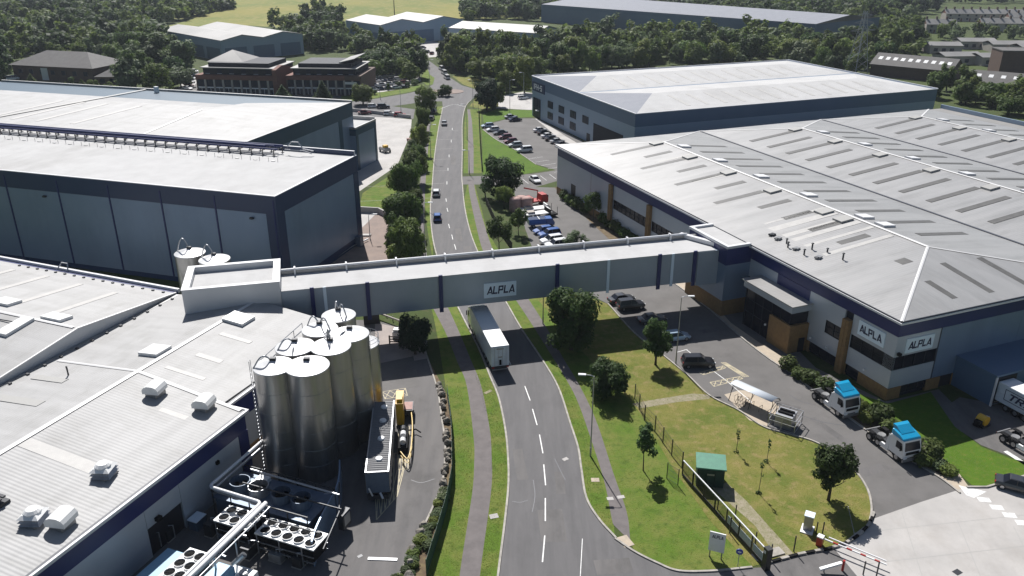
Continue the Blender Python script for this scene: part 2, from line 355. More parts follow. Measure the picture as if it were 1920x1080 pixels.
# main road, left and right kerb lines from the near edge to the junction
LK = spx((925,1180),(937,1073),(948,985),(955,915),(955,867),(950,810),(937,747),(920,705),(900,655),(878,612),(857,570),(840,532),(822,485),(812,443),(808,393),(811,353),(816,290),(824,235),(830,205),(829,190))
RK = spx((1153,1010),(1120,973),(1097,933),(1088,880),(1082,840),(1067,793),(1045,727),(1015,675),(975,615),(948,568),(920,522),(897,478),(880,433),(870,387),(866,345),(865,333),(866,277),(866.5,227),(874,197),(893,180))
road = LK + px((800,190),(760,196),(700,203),(640,205),(640,192),(700,186),(760,176),(796,168),(812,158),(806,140),(799,122),(796,115),(806,115),(824,128),(846,147),(866,160),(893,168),(930,172),(930,182)) + RK[::-1] + px((1190,1035),(1273,1072),(1430,1064),(1470,1180))
sheet('main_road', road, .012, M['asphalt'])
# verges beside the road (brighter mown grass)
FPL = spx((855,1180),(862,1078),(885,927),(889,870),(888,820),(875,723),(858,680),(836,625),(813,580),(795,545))
FPR = spx((893,1180),(900,1078),(921,920),(922,860),(918,803),(902,723),(885,680),(862,625),(840,577),(822,545))
FENCE_L = px((775,1180),(800,1080),(822,1010),(838,955),(848,900),(848,850),(846,800),(838,740),(830,690),(822,640),(812,590))
sheet('verge', FENCE_L + px((800,545)) + LK[::-1][55:], .006, M['verge'])
tag(MB().poly([(p[0],p[1],.02) for p in FPL + FPR[::-1]]).build('footpath', M['path']), kind='structure')
sheet('verge', spx((812,490),(800,420),(797,360),(800,300),(808,235),(820,200)) + LK[::-1][4:36], .006, M['verge'])
sheet('footpath', spx((790,490),(785,420),(786,360),(793,300),(799,250),(803,215)) + spx((801,490),(796,420),(797,360),(801,300),(806,240),(809,215))[::-1], .02, M['path'])
# right of the road: verge, footpath, verge
P2L = spx((1151,985),(1147,973),(1133,903),(1107,820),(1083,753),(1062,712),(1030,660),(992,600),(965,560),(938,525),(908,477),(892,420),(880,362),(878,338))
P2R = spx((1182,1015),(1175,960),(1150,887),(1117,787),(1085,720),(1058,675),(1022,610),(990,560),(962,525),(928,477),(905,410),(892,362),(888,338))
sheet('verge', RK[:80] + P2L[::-1], .006, M['verge'])
sheet('footpath', P2L + P2R[::-1], .02, M['path'])
sheet('verge', px((1273,1072),(1190,1035)) + P2R[:77] + px((905,400),(912,430),(940,478),(985,530),(1075,640),(1120,690),(1170,738),(1200,775),(1262,878),(1330,975),(1410,1062)), .005, M['verge'])
PA = px((878,325),(877.5,277),(878,227),(876,205)); PB = px((888,325),(888,277),(885,227),(881,205))
sheet('footpath', PA + PB[::-1], .02, M['path'])
sheet('verge', px((869,325),(870,277),(871,227),(875,205)) + PA[::-1], .006, M['verge'])
sheet('verge', PB + px((902,205),(903,325),(902,322),(905,330))[:2], .006, M['verge'])
# side road into the right-hand yard
sheet('side_road', px((865,346),(905,346),(940,352),(1000,352),(1050,338),(1050,318),(1000,326),(940,331),(905,330),(865,331)), .010, M['asphalt_f'])
# roundabout island
isl = [G(838,172)+Vector((4.4*math.cos(a)*1.5, 5.5*math.sin(a), 0)) for a in np.linspace(0, 2*math.pi, 20, endpoint=False)]
tag(MB().prism([(p.x,p.y) for p in isl], .012, .14).build('roundabout_island', M['block']), kind='structure')
sheet('verge', px((800,160),(812,158),(815,146),(806,140),(800,125),(795,125),(790,150)), .014, M['verge'])
sheet('verge', px((690,186),(770,172),(796,166),(795,158),(740,170),(660,178),(640,180),(640,190)), .014, M['verge'])
sheet('verge', px((895,168),(905,150),(860,140),(848,143),(868,158)), .014, M['lawn_dry'])
sheet('verge', px((893,182),(930,184),(935,200),(905,204),(880,200)), .014, M['lawn_dry'])
# left yard behind the fence
YK = spx((720,1180),(750,1075),(768,1040),(783,1003),(800,973),(827,907),(833,853),(832,820),(827,787),(820,737),(811,705),(800,671),(794,652))
sheet('service_yard', px((-300,1500),(720,1500)) + YK + px((748,612),(700,600),(600,600),(430,700),(330,860),(100,1080)), .012, M['asphalt_d'])
sheet('concrete_pad', px((703,605),(748,614),(795,655),(802,672),(704,690)), .018, M['concrete_p'])
sheet('concrete_pad', px((704,683),(775,668),(788,724),(716,735)), .020, M['asphalt_f'])
sheet('planting_bed', YK[:70] + FENCE_L[::-1][3:], .010, M['bark_mulch'])
# grass and yards to the left above the bridge
sheet('left_yard', px((600,520),(735,520),(738,462),(745,430),(735,403),(700,392),(670,396),(660,430)), .012, M['block'])
sheet('concrete_path', px((672,398),(706,392),(704,402),(688,418),(676,430)), .016, M['concrete'])
sheet('loading_yard', px((560,360),(672,360),(745,310),(770,250),(772,224),(700,218),(560,212)), .012, M['concrete'])
sheet('side_lane', px((560,212),(775,223),(778,205),(720,197),(560,190)), .016, M['asphalt'])
sheet('lawn', px((672,395),(680,362),(745,320),(760,330),(740,400),(706,393)), .010, M['verge'])
sheet('lawn', px((772,300),(770,250),(785,225),(800,225),(795,300)), .010, M['verge'])
# right-hand dry lawn with trees
LAWN = px((985,535),(1060,535),(1110,560)) + spx((1140,570),(1190,625),(1245,668),(1290,705),(1330,742),(1385,770),(1430,800),(1480,815),(1525,828),(1575,855),(1605,885),(1627,920),(1634,955),(1628,985),(1600,1012),(1560,1030),(1500,1040),(1455,1052)) + px((1410,1062),(1330,975),(1262,878),(1200,775),(1170,738),(1120,690),(1075,640))
sheet('lawn', LAWN, .016, M['lawn_dry'])
sheet('gravel_path', px((1335,915),(1362,905),(1400,940),(1440,985),(1492,1043),(1460,1050),(1415,985)), .020, M['gravelpath'])
sheet('gravel_path', px((1185,757),(1235,748),(1300,738),(1334,741),(1330,748),(1270,754),(1200,766)), .020, M['gravelpath'])
# frontage road along the right-hand building, down to the gate
FR_R = spx((1050,352),(1075,380),(1110,415),(1150,455),(1200,487),(1262,530),(1330,580),(1390,633),(1440,672),(1490,705),(1540,745),(1600,790),(1650,826),(1705,862),(1760,895),(1800,925))
FR_L = px((1640,972),(1634,955),(1627,920),(1605,885),(1575,855),(1525,828),(1480,815),(1430,800),(1385,770),(1330,742),(1290,705),(1245,668),(1190,625),(1140,570),(1105,552),(1000,470),(985,430),(975,390),(965,365),(965,350))
sheet('frontage_road', FR_R + FR_L, .013, M['asphalt_f'])
sheet('pavement', FR_R[24:] + px((1818,915),(1800,890),(1760,852),(1705,815),(1640,768),(1578,722),(1512,680),(1455,650),(1470,640),(1430,610),(1395,585),(1360,545),(1300,535),(1255,515),(1222,495)), .016, M['slabs'])
sheet('paved_apron', px((1330,560),(1400,560),(1480,640),(1530,690),(1660,753),(1760,730),(1830,800),(1790,815),(1700,765),(1600,745),(1500,690),(1420,640),(1370,605)), .018, M['asphalt_f'])
sheet('planting_bed', px((1478,694),(1500,688),(1560,730),(1625,774),(1690,820),(1745,858),(1790,892),(1770,893),(1705,858),(1650,822),(1600,786),(1540,741)), .020, M['bark_mulch'])
sheet('planting_bed', px((1040,352),(1060,350),(1140,420),(1215,475),(1195,480),(1140,447),(1100,410)), .020, M['bark_mulch'])
sheet('lawn', px((1580,722),(1620,742),(1665,757),(1745,735),(1790,800),(1840,838),(1895,860),(1990,880),(1925,892),(1850,914),(1822,910),(1800,890),(1760,852),(1705,815),(1640,768)), .024, M['lawn_green'])
sheet('bike_stand_pad', px((1358,740),(1386,732),(1425,732),(1460,762),(1460,785),(1440,800),(1405,788)), .019, M['slabs'])
sheet('concrete_yard', px((1565,1030),(1640,972),(1725,942),(1812,914),(1925,893),(2300,840),(2300,1500),(1640,1500),(1640,1120)), .017, M['concrete'])
sheet('entrance_road', px((1430,1064),(1455,1052),(1500,1040),(1560,1020),(1600,1005),(1650,1095),(1700,1180),(1650,1500),(1200,1500),(1180,1180),(1300,1100)), .0145, M['asphalt_d'])
sheet('dock_apron', px((1760,770),(1800,745),(1990,780),(1990,880),(1895,856),(1840,835),(1790,800)), .020, M['asphalt_d'])
# car park of the slate-blue warehouse
sheet('car_park', px((905,243),(918,232),(955,222),(1005,222),(1090,262),(1110,300),(1060,335),(1040,318),(1005,308),(985,294),(960,277),(930,262)), .012, M['asphalt_f'])
sheet('car_park', px((975,352),(1050,338),(1060,325),(985,327),(965,340)), .014, M['asphalt_f'])
sheet('lawn', px((903,205),(905,243),(930,262),(960,278),(985,295),(1005,309),(1030,318),(985,326),(950,330),(905,330)), .010, M['lawn_green'])
sheet('lawn', px((930,205),(1000,207),(1003,219),(955,221),(918,230),(908,240),(905,215)), .011, M['lawn_green'])
sheet('concrete_yard', px((930,203),(940,180),(980,172),(1010,176),(1010,206),(990,206)), .012, M['concrete'])
sheet('pavement', px((1003,222),(1020,236),(1050,262),(1100,290),(1110,285),(1060,255),(1018,228)), .020, M['concrete'])
# office car parks and lanes far left
sheet('office_car_park', px((690,178),(690,150),(705,140),(785,138),(790,152),(740,168)), .012, M['concrete'])
sheet('office_car_park', px((310,186),(350,150),(372,130),(378,160),(700,178),(690,190),(560,190)), .012, M['asphalt_f'])
sheet('office_lane', px((310,190),(340,158),(365,146),(372,152),(350,175),(345,190)), .016, M['concrete'])
sheet('lawn', px((150,160),(200,150),(245,158),(200,170)), .012, M['verge'])
sheet('lawn', px((560,192),(690,180),(700,186),(640,192),(600,196)), .013, M['verge'])
sheet('warehouse_yard', px((640,70),(700,95),(800,108),(880,102),(860,88),(780,70)), .012, M['concrete'])
sheet('field', px((310,50),(420,20),(430,2),(900,2),(900,22),(640,40),(560,55),(470,48)), .02, M['field'])
hill = []
for i in range(17):
    for j in range(9):
        u, v = i/16, j/8
        hill.append((-360 + 420*u, 640 + 420*v, .03 + 9*math.sin(math.pi*u)**2*math.sin(math.pi*min(1,v*1.0))**1.0))
tag(MB().add(hill, [(i*9+j, (i+1)*9+j, (i+1)*9+j+1, i*9+j+1) for i in range(16) for j in range(8)]).build('grassy_hill', M['field'], smooth=True), kind='structure')

# kerbs
kb = MB(); strip(kb, offset_line(LK[:110], -.12), .22, .0, .13); strip(kb, offset_line(RK[:112], .12), .22, .0, .13)
strip(kb, spx((1153,1010),(1190,1035),(1232,1056),(1273,1071),(1340,1071),(1410,1064)), .22, .0, .13)
strip(kb, offset_line(YK, .1), .2, .0, .14)
tag(kb.build('kerb', M['kerb']), kind='structure')
kb = MB(); strip(kb, spx((1140,570),(1190,625),(1245,668),(1290,705),(1330,742),(1385,770),(1430,800),(1480,815),(1525,828),(1575,855),(1605,885),(1627,920),(1634,955),(1628,985)), .2, .0, .15)
strip(kb, FR_R[20:], .22, .0, .14); strip(kb, px((1925,892),(1850,914),(1812,914)), .22, 0, .16)
strip(kb, spx((1005,309),(985,295),(960,278),(930,262),(905,243)), .2, 0, .13)
tag(kb.build('kerb', M['kerb']), kind='structure')
# black and pale striped kerb at the gate: one block per stripe
pts = spx((1440,1056),(1500,1040),(1560,1028),(1600,1011),(1628,985),(1638,962)); kbk = walk(pts, .95)
kr = thing('striped_kerb', 'black and pale striped kerb curving round the gatehouse lawn', 'kerb', (0,0,0))
for i, (p, d) in enumerate(kbk):
    MB().obox(p.x, p.y, .0, .9, .28, .2, math.atan2(d.y, d.x)).build('kerb_block', M['black'] if i % 2 else M['kerb'], kr)

# road markings
mk = MB()
for a, b in (((984,724),(994,751)),((998.5,767),(1007,797)),((1011.5,815),(1018,850)),((1019.5,871),(1023,910)),((1022.5,934),(1022.5,977)),((1021.5,1004),(1017,1054)),((1014,1092),(1004,1150))):
    strip(mk, px(a, b), .13, .016)
for a, b in (((838,390),(840,397)),((841,420),(843,428)),((847,440),(849,449)),((852,458),(855,468)),((858,476),(861,486)),((836,372),(837,378)),((838,340),(838,346)),((840,315),(840,320)),((842,290),(842,295)),((846,262),(846,267)),((848,240),(848,244)),((930,640),(938,655)),((950,668),(958,684))):
    strip(mk, px(a, b), .12, .016)
strip(mk, spx((824,205),(850,196),(872,200)), .12, .016); strip(mk, spx((866,331),(867,346)), .15, .016)
strip(mk, px((1087,1100),(1092,1010)), .07, .016)
for k in range(7):                                # dashes across the bottom right yard
    p = G(1845 + 24*k, 937 + 14.5*k); mk.obox(p.x, p.y, .021, 1.25, .8, .001, R(-8))
mk.add([(*G(x,y)[:2], .022) for x, y in ((1797,910),(1850,922),(1826,934),(1812,929))], [(0,1,2,3)])
strip(mk, px((1885,846),(1960,895)), .6, .024)
strip(mk, px((1286,655),(1330,690),(1362,714),(1410,755)), .12, .021); strip(mk, px((1268,661),(1289,655)), .12, .021)
for k in range(9):                                # bays of the slate warehouse car park
    a = G(1004+13*k*.95, 296+6.2*k); mk.obox(a.x, a.y, .02, 4.6, .1, .001, R(30))
for k in range(7):
    a = G(985+14*k, 224+6*k); mk.obox(a.x+4, a.y, .02, 4.4, .1, .001, R(-22))
for k in range(4):
    a = G(985+17*k, 340-3*k); mk.obox(a.x, a.y, .022, .1, 4.6, .001, R(18))
tag(mk.build('road_marking', M['paint']), kind='structure')
my = MB()                                         # cross-hatched bays by the dark parked car and the tanker
def hatch(poly4, n, wd=.11, z=.022):
    a, b, c, d = [Vector(p[:2]) for p in px(*poly4)]
    for q in ((a,b),(b,c),(c,d),(d,a)): strip(my, [*q], wd, z)
    for k in range(n):
        u0, u1 = k/n, (k+1)/n
        strip(my, [a.lerp(b,u0), d.lerp(c,u1)], wd, z+.001)
        strip(my, [d.lerp(c,u0), a.lerp(b,u1)], wd, z+.002)
hatch(((1311,699),(1356,686),(1361,690),(1319,703)), 4)
hatch(((1331,717),(1387,706),(1393,710),(1339,725)), 5)
hatch(((1352,680),(1361,680),(1404,706),(1394,707)), 3)
hatch(((745,880),(765,880),(768,800),(748,800)), 4, .1)
hatch(((706,975),(745,930),(765,850),(700,850)), 5, .1)
hatch(((716,735),(760,728),(764,742),(722,748)), 3, .1)
tag(my.build('hatched_marking', M['paint_y']), kind='structure')
sp = MB(); strip(sp, px((690,1048),(745,1050)), .35, .0, .09)
tag(sp.build('speed_bump', M['trim']), 'low white speed bump across the yard lane by the hedge', 'speed bump')
# small ground covers and patches
for i, (x, y, wx, wy, m) in enumerate(((1116,900,.9,.7,'slabs'),(1144,935,.7,.5,'concrete'),(1164,932,.8,.5,'concrete'),(926,968,.9,.7,'concrete'),(1173,1015,1.1,1.6,'slabs'),(1795,1073,.8,.6,'darksteel'),(1060,861,.7,.5,'concrete'),(675,1043,.5,.35,'gutter'),(915,735,1.2,.5,'gravelpath'))):
    p = G(x, y); tag(MB().obox(p.x, p.y, .022, wx, wy, .008, .1*i).build('access_cover', M[m]), kind='structure')

# concrete bay joints, repair patches and tar lines
jt = MB()
for k in range(9): strip(jt, [G(1640,972)+Vector((5.2*k-2, 2-1.1*k, 0)), G(1640,972)+Vector((5.2*k-8.5, -26-1.1*k, 0))], .06, .0205)
for k in range(6): strip(jt, [G(1600,1000)+Vector((-1.2*k, -4.5*k, 0)), G(1600,1000)+Vector((40-1.2*k, 6-4.5*k, 0))], .06, .0215)
for k in range(7): strip(jt, [G(690,380)+Vector((-8, 12*k, 0)), G(690,380)+Vector((16, 12*k+4, 0))], .08, .0165)
tag(jt.build('concrete_joint', M['patch']), kind='structure')
pt = MB()
for (x, y, a, b, r_) in ((1035,985,2.6,5,.05),(975,870,1.2,6,.1),(1050,905,1.0,4,0),(1150,1062,3.5,2,.1),(860,440,1.2,8,.12),(878,470,1.5,5,.14),(850,300,1.3,10,.07),(1470,760,4,1.2,-.5),(1560,810,1.0,7,.4),(1640,880,4,1.4,.4),(800,860,1.6,7,.05),(775,960,2.5,5,-.15),(1150,500,1.2,9,.4),(1330,620,3,1.2,.3)):
    p_ = G(x, y); pt.obox(p_.x,p_.y,.0148,a,b,.0008,r_)
tag(pt.build('asphalt_patch', M['asphalt_d']), kind='structure')
tl = MB()
for pts_ in (((1000,900),(1003,930),(998,960)),((1040,860),(1052,885),(1060,900)),((960,940),(975,942),(990,938)),((1480,740),(1500,752),(1530,760)),((770,900),(790,905),(815,898)),((1500,778),(1545,792),(1600,800))): strip(tl, spx(*pts_), .07, .0165)
tag(tl.build('tar_joint', M['gutter']), kind='structure')
# ============================================================ large buildings
AXR = R(22); AXL = R(-17); AXN = R(-21.5)        # the three building grids
LET = {'A': [[(0,0),(.20,0),(.50,.62),(.80,0),(1.0,0),(.60,1),(.40,1)], [(.30,.16),(.70,.16),(.63,.30),(.37,.30)]],
       'L': [[(0,0),(.75,0),(.75,.2),(.22,.2),(.22,1),(0,1)]],
       'P': [[(0,0),(.22,0),(.22,1),(0,1)], [(.22,.82),(.80,.82),(.80,1),(.22,1)], [(.22,.38),(.80,.38),(.80,.56),(.22,.56)], [(.62,.56),(.80,.56),(.80,.82),(.62,.82)]],
       'T': [[(0,.8),(.9,.8),(.9,1),(0,1)], [(.34,0),(.56,0),(.56,.8),(.34,.8)]],
       'R': [[(0,0),(.22,0),(.22,1),(0,1)], [(.22,.82),(.80,.82),(.80,1),(.22,1)], [(.22,.42),(.80,.42),(.80,.58),(.22,.58)], [(.62,.58),(.80,.58),(.80,.82),(.62,.82)], [(.38,.42),(.58,.42),(.84,0),(.62,0)]],
       'N': [[(0,0),(.2,0),(.2,1),(0,1)], [(.62,0),(.84,0),(.84,1),(.62,1)], [(.2,1),(.2,.72),(.62,0),(.62,.28)]],
       'H': [[(0,0),(.2,0),(.2,1),(0,1)], [(.62,0),(.82,0),(.82,1),(.62,1)], [(.2,.4),(.62,.4),(.62,.6),(.2,.6)]],
       'I': [[(0,0),(.2,0),(.2,1),(0,1)]], '-': [[(0,.4),(.4,.4),(.4,.58),(0,.58)]],
       'S': [[(0,0),(.8,0),(.8,.2),(0,.2)], [(.6,.2),(.8,.2),(.8,.6),(.6,.6)], [(0,.4),(.6,.4),(.6,.6),(0,.6)], [(0,.6),(.2,.6),(.2,1),(0,1)], [(.2,.8),(.8,.8),(.8,1),(.2,1)]]}
ADV = {'A': .98, 'L': .86, 'P': .94, 'T': .95, 'R': .98, 'N': .98, 'H': .96, 'I': .34, '-': .52, 'S': .94}
def lettering(word, u0, u1, z0, z1, fn, slant=0.0, th=.03):
    """raised letters; fn(u, z, depth) gives the 3-D place on the board"""
    tot = sum(ADV[c] for c in word); k = (u1-u0)/tot; mb = MB(); u = u0
    for c in word:
        for poly in LET[c]:
            n = len(poly)
            q = [(u + k*(p[0] + slant*p[1]), z0 + (z1-z0)*p[1]) for p in poly]
            vs = [fn(a, b, th) for a, b in q] + [fn(a, b, 0) for a, b in q]
            mb.add(vs, [tuple(range(n))] + [(i,n+i,n+(i+1)%n,(i+1)%n) for i in range(n)])
        u += k*ADV[c]
    return mb

# ---------- right-hand works building: x runs into the building, y runs away along the facade
rb = thing('factory_building', 'long silver and navy works with three-bay light grey roof right of the road', 'factory', (48.35, 91.83, 0), AXR)
EZ, RZ, HIP = 11.5, 13.6, 14.4
YL = 101.0; VX = [0.0, 38.4, 75.8, 113.4]
for i in range(3):                                # hipped roof bays
    x0, x1 = VX[i], VX[i+1]; xm = (x0+x1)/2
    o = -.35 if i == 0 else 0
    a, b, c, d = (x0+o,-.35,EZ), (x1,-.35,EZ), (x1,YL+.3,EZ), (x0+o,YL+.3,EZ); p, q = (xm,HIP,RZ), (xm,YL-HIP,RZ)
    MB().slab([a,p,q,d],.12).build('roof_slope', M['roof_y'], rb)
    MB().slab([b,c,q,p],.12).build('roof_slope', M['roof_y'], rb)
    MB().slab([a,b,p],.12).build('roof_hip', M['roof_x'], rb)
    MB().slab([c,d,q],.12).build('roof_hip', M['roof_x'], rb)
    rd = MB(); cap(rd,p,q,.6,.12)
    for e, g in ((a,p),(b,p),(c,q),(d,q)): cap(rd,e,g,.42,.10)
    rd.build('ridge_cap', M['ridge'], rb)
    if i: MB().box(x0-.22, x0+.22, 0.4, YL-.3, EZ-.05, EZ+.13).build('valley_gutter', M['gutter'], rb)
MB().box(113.4,118,-.2,YL,EZ-.3,EZ-.02).build('roof_gutter', M['roof_grey'], rb)
MB().box(117.8,118.2,-.2,YL+.4,EZ-.3,12.5).build('parapet', M['steel_pale'], rb)
ev = MB(); ev.box(-.62,-.36,-.62,YL+.3,EZ-.42,EZ-.16).box(-.36,118,-.62,-.36,EZ-.42,EZ-.16).build('eaves_gutter', M['trim'], rb)
MB().box(-.48,-.36,-.48,YL+.3,EZ-.14,EZ+.03).box(-.36,118,-.48,-.36,EZ-.14,EZ+.03).build('roof_edge', M['gutter'], rb)
nav = MB(); nav.box(0,118,0,YL,9.1,EZ-.13)
nav.build('navy_band', M['navy'], rb)
MB().box(.25,117.8,.25,YL-.1,0,9.1).build('inner_wall', M['frame'], rb)
# roof lights: dark strips up each slope, staggered, and pale ones
def slope_z(x, xm): return EZ + (RZ-EZ)*(1 - abs(x-xm)/18.9)
rlq = None
def rooflight(x0, x1, y, xm, m, wd=1.3):
    zz = [slope_z(x, xm)+.05 for x in (x0, x1)]
    MB().slab([(x0,y-wd/2,zz[0]),(x1,y-wd/2,zz[1]),(x1,y+wd/2,zz[1]),(x0,y+wd/2,zz[0])],.1).build('rooflight', m, rb)
for i in range(3):
    xm = (VX[i]+VX[i+1])/2
    for k in range(11):
        y = 22.5 + 6.35*k
        if k == 2 and i == 0: pass
        long_ = (k % 2 == 0)
        lo, hi = (9.0, 2.6) if (k % 2 and i == 0) else (15.0, 3.4)
        if i == 0 and y < 40: lo = 9.0
        rooflight(xm-lo, xm-hi, y, xm, M['skylight'])
        rooflight(xm+hi+.6, xm+14.2, y-2.6, xm, M['skylight'])
for k, (x0, x1, y) in enumerate(((7.0,20.0,6.5),(12.0,21.0,2.9),(19.5,29,7.2))):
    pass
def hiplight(x0, y0, y1, wd=1.05):
    f = lambda y: EZ + (RZ-EZ)*(y/HIP)+.05
    MB().slab([(x0-wd/2,y0,f(y0)),(x0+wd/2,y0,f(y0)),(x0+wd/2,y1,f(y1)),(x0-wd/2,y1,f(y1))],.1).build('rooflight', M['skylight'], rb)
hiplight(11.0, 1.9, 6.6); hiplight(17.3, 1.6, 9.9); hiplight(24.0, 1.7, 9.6); hiplight(31,1.7,7.0); hiplight(48,1.7,8); hiplight(56,1.7,10)
rooflight(11.9, 13.8, 12.6, 19.2, M['skylight'], 1.6)
for (x0, x1, y, wd) in ((4.2,18.4,20.4,.9),(4.6,18.6,24.5,.8),(5.0,18.6,27.3,1.2),(4.6,18.6,29.4,1.3),(5.6,18.4,32.6,1.7),(9,18.8,60,1.1),(10,18.6,75,1.0),(6.5,18.5,35.2,.6)):
    rooflight(x0, x1, y, 19.2, M['rooflight_w'], wd)
# flat smoke hatches near the ridges
for i in range(3):
    xm = (VX[i]+VX[i+1])/2
    for k in range(6):
        y = 20.5 + 13.2*k
        if i == 0 and k == 0: y = 29.3
        for sgn in (-1, 1):
            xc = xm + sgn*2.1; yy = y + (0 if sgn < 0 else -4.6)
            if yy < HIP: continue
            z = slope_z(xc, xm)
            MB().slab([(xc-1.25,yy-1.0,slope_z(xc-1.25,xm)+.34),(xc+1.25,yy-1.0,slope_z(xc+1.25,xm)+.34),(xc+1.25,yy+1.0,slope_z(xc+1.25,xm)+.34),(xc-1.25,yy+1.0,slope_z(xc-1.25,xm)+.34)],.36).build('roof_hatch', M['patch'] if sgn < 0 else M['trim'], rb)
# facade: brick columns, grey panels split by window bands, brick plinth
def facade_bay(y0, y1, win=None, low=None, top=9.08, plinth=1.7):
    d = .02
    if win:
        MB().box(-d,.24,y0,y1,plinth+.02,4.28).build('wall_panel', M['silver'], rb)
        if top > 6.24: MB().box(-d,.24,y0,y1,6.22,top).build('wall_panel', M['silver'], rb)
        w0, w1 = win
        if w0 > y0+.05: MB().box(-d,.24,y0,w0,4.28,6.22).build('wall_panel', M['silver'], rb)
        if w1 < y1-.05: MB().box(-d,.24,w1,y1,4.28,6.22).build('wall_panel', M['silver'], rb)
        window_x(rb, w0, w1, 4.28, 6.22)
    else:
        MB().box(-d,.24,y0,y1,plinth+.02,top).build('wall_panel', M['silver'], rb)
    if low: window_x(rb, low[0], low[1], .35, 1.7)
    segs = [(y0,y1)] if not low else [(y0,low[0]),(low[1],y1)]
    for a, b in segs:
        if b-a > .05: MB().box(-.08,.24,a,b,0,plinth).build('brick_plinth', M['brick'], rb)
def window_x(par, y0, y1, z0, z1, x=.10, step=1.75):
    n = max(1, round((y1-y0)/step)); fr = MB()
    wdo = fr.box(x-.08,x+.02,y0,y1,z0,z0+.09).box(x-.08,x+.02,y0,y1,z1-.09,z1)
    for k in range(n+1):
        yy = y0 + (y1-y0)*k/n; fr.box(x-.07,x+.03,yy-.06,yy+.06,z0+.09,z1-.09)
    if z1-z0 > 1.5: fr.box(x-.05,x+.03,y0+.06,y1-.06,(z0+z1)/2-.04,(z0+z1)/2+.04)
    wn = fr.build('window', M['frame'], par)
    for k in range(n):
        a = y0 + (y1-y0)*k/n + .06; b = y0 + (y1-y0)*(k+1)/n - .06
        MB().box(x,x+.05,a,b,z0+.09,z1-.09).build('pane', M['glass'], wn)
facade_bay(0.0, 7.5, (1.6,7.4), (5.0,7.4))
MB().box(-.02,.22,0.0,1.6,4.30,6.20).build('corner_glass', M['glass'], rb)
facade_bay(9.0, 15.9, (9.05,12.2), (9.1,14.6))
MB().box(-.05,.24,15.9,23.0,9.1-2.9,9.08).build('navy_panel', M['navy'], rb)
facade_bay(15.95, 23.0, None, None, top=6.15)
facade_bay(23.0, 30.0, (26.0,29.9), (26,29.5))
for a, b in ((45.6,59.0),(60.4,74.0)):
    facade_bay(a, b, (a+.1,b-.1), (a+.5,b-.5))
facade_bay(75.4, 91.2); facade_bay(93.6, YL)
MB().box(-.02,.24,91.2,93.6,4.4,9.08).build('wall_panel', M['silver'], rb)
dr = MB().box(.06,.2,91.2,93.6,0,4.4).build('goods_door', M['blackdoor'], rb)
MB().box(-.03,.24,83.9,84.1,3,9.1).build('downpipe', M['tin'], rb)
for y in (8.25, 59.7, 74.7, 44.9):
    MB().box(-.55,.24,y-.6,y+.6,0,9.09 if y > 9 else 8.0).box(-.62,-.5,y-.08,y+.08,0,7.9).build('brick_column', M['brick'], rb)
MB().box(-.06,.24,74.1,75.3,2,9.1).build('navy_panel', M['navy'], rb)
# end wall towards the camera
def window_y(par, x0, x1, z0, z1, y=.10, step=1.75):
    n = max(1, round((x1-x0)/step)); fr = MB()
    fr.box(x0,x1,y-.08,y+.02,z0,z0+.09).box(x0,x1,y-.08,y+.02,z1-.09,z1)
    for k in range(n+1):
        xx = x0 + (x1-x0)*k/n; fr.box(xx-.06,xx+.06,y-.07,y+.03,z0+.09,z1-.09)
    wn = fr.build('window', M['frame'], par)
    for k in range(n):
        a = x0 + (x1-x0)*k/n + .06; b = x0 + (x1-x0)*(k+1)/n - .06
        MB().box(a,b,y,y+.05,z0+.09,z1-.09).build('pane', M['glass'], wn)
MB().box(.0,7.25,-.02,.24,1.72,4.28).build('wall_panel', M['silver'], rb)
MB().box(.0,7.25,-.02,.24,6.22,9.08).build('wall_panel', M['silver'], rb)
window_y(rb, .1, 7.25, 4.30, 6.20)
MB().box(7.25,7.45,-.05,.24,1.6,9.08).build('downpipe', M['gutter'], rb)
for a, b in ((7.45,22),(22.05,46),(46.05,70),(70.05,94),(94.05,118)): MB().box(a,b,-.02,.24,1.72,9.08).build('wall_panel', M['slate_panel'], rb)
window_y(rb, 2.2, 6.6, .5, 1.68)
MB().box(-.02,2.2,-.08,.24,0,1.7).box(6.6,9.0,-.08,.24,0,1.7).box(11.2,118,-.08,.24,0,1.7).build('brick_plinth', M['brick'], rb)
MB().box(9.0,11.2,.06,.2,0,2.3).build('door', M['blackdoor'], rb)
MB().box(.3,.7,-.5,-.05,6.5,6.9).build('floodlight', M['black'], rb)
# ALPLA boards on the corner
for wall in ('side', 'end'):
    if wall == 'side':
        bd = MB().box(-.14,-.02,1.85,6.35,6.75,8.75).build('sign_board', M['signpanel'], rb)
        fn = lambda u, z, d: (-.142-d, u, z); 
        lettering('ALPLA', 6.0, 2.2, 7.25, 8.3, fn, -.12).build('lettering', M['signink'], bd)
    else:
        bd = MB().box(1.55,6.2,-.14,-.02,6.55,8.55).build('sign_board', M['signpanel'], rb)
        fn = lambda u, z, d: (u, -.142-d, z)
        lettering('ALPLA', 1.95, 5.8, 7.05, 8.1, fn, .12).build('lettering', M['signink'], bd)
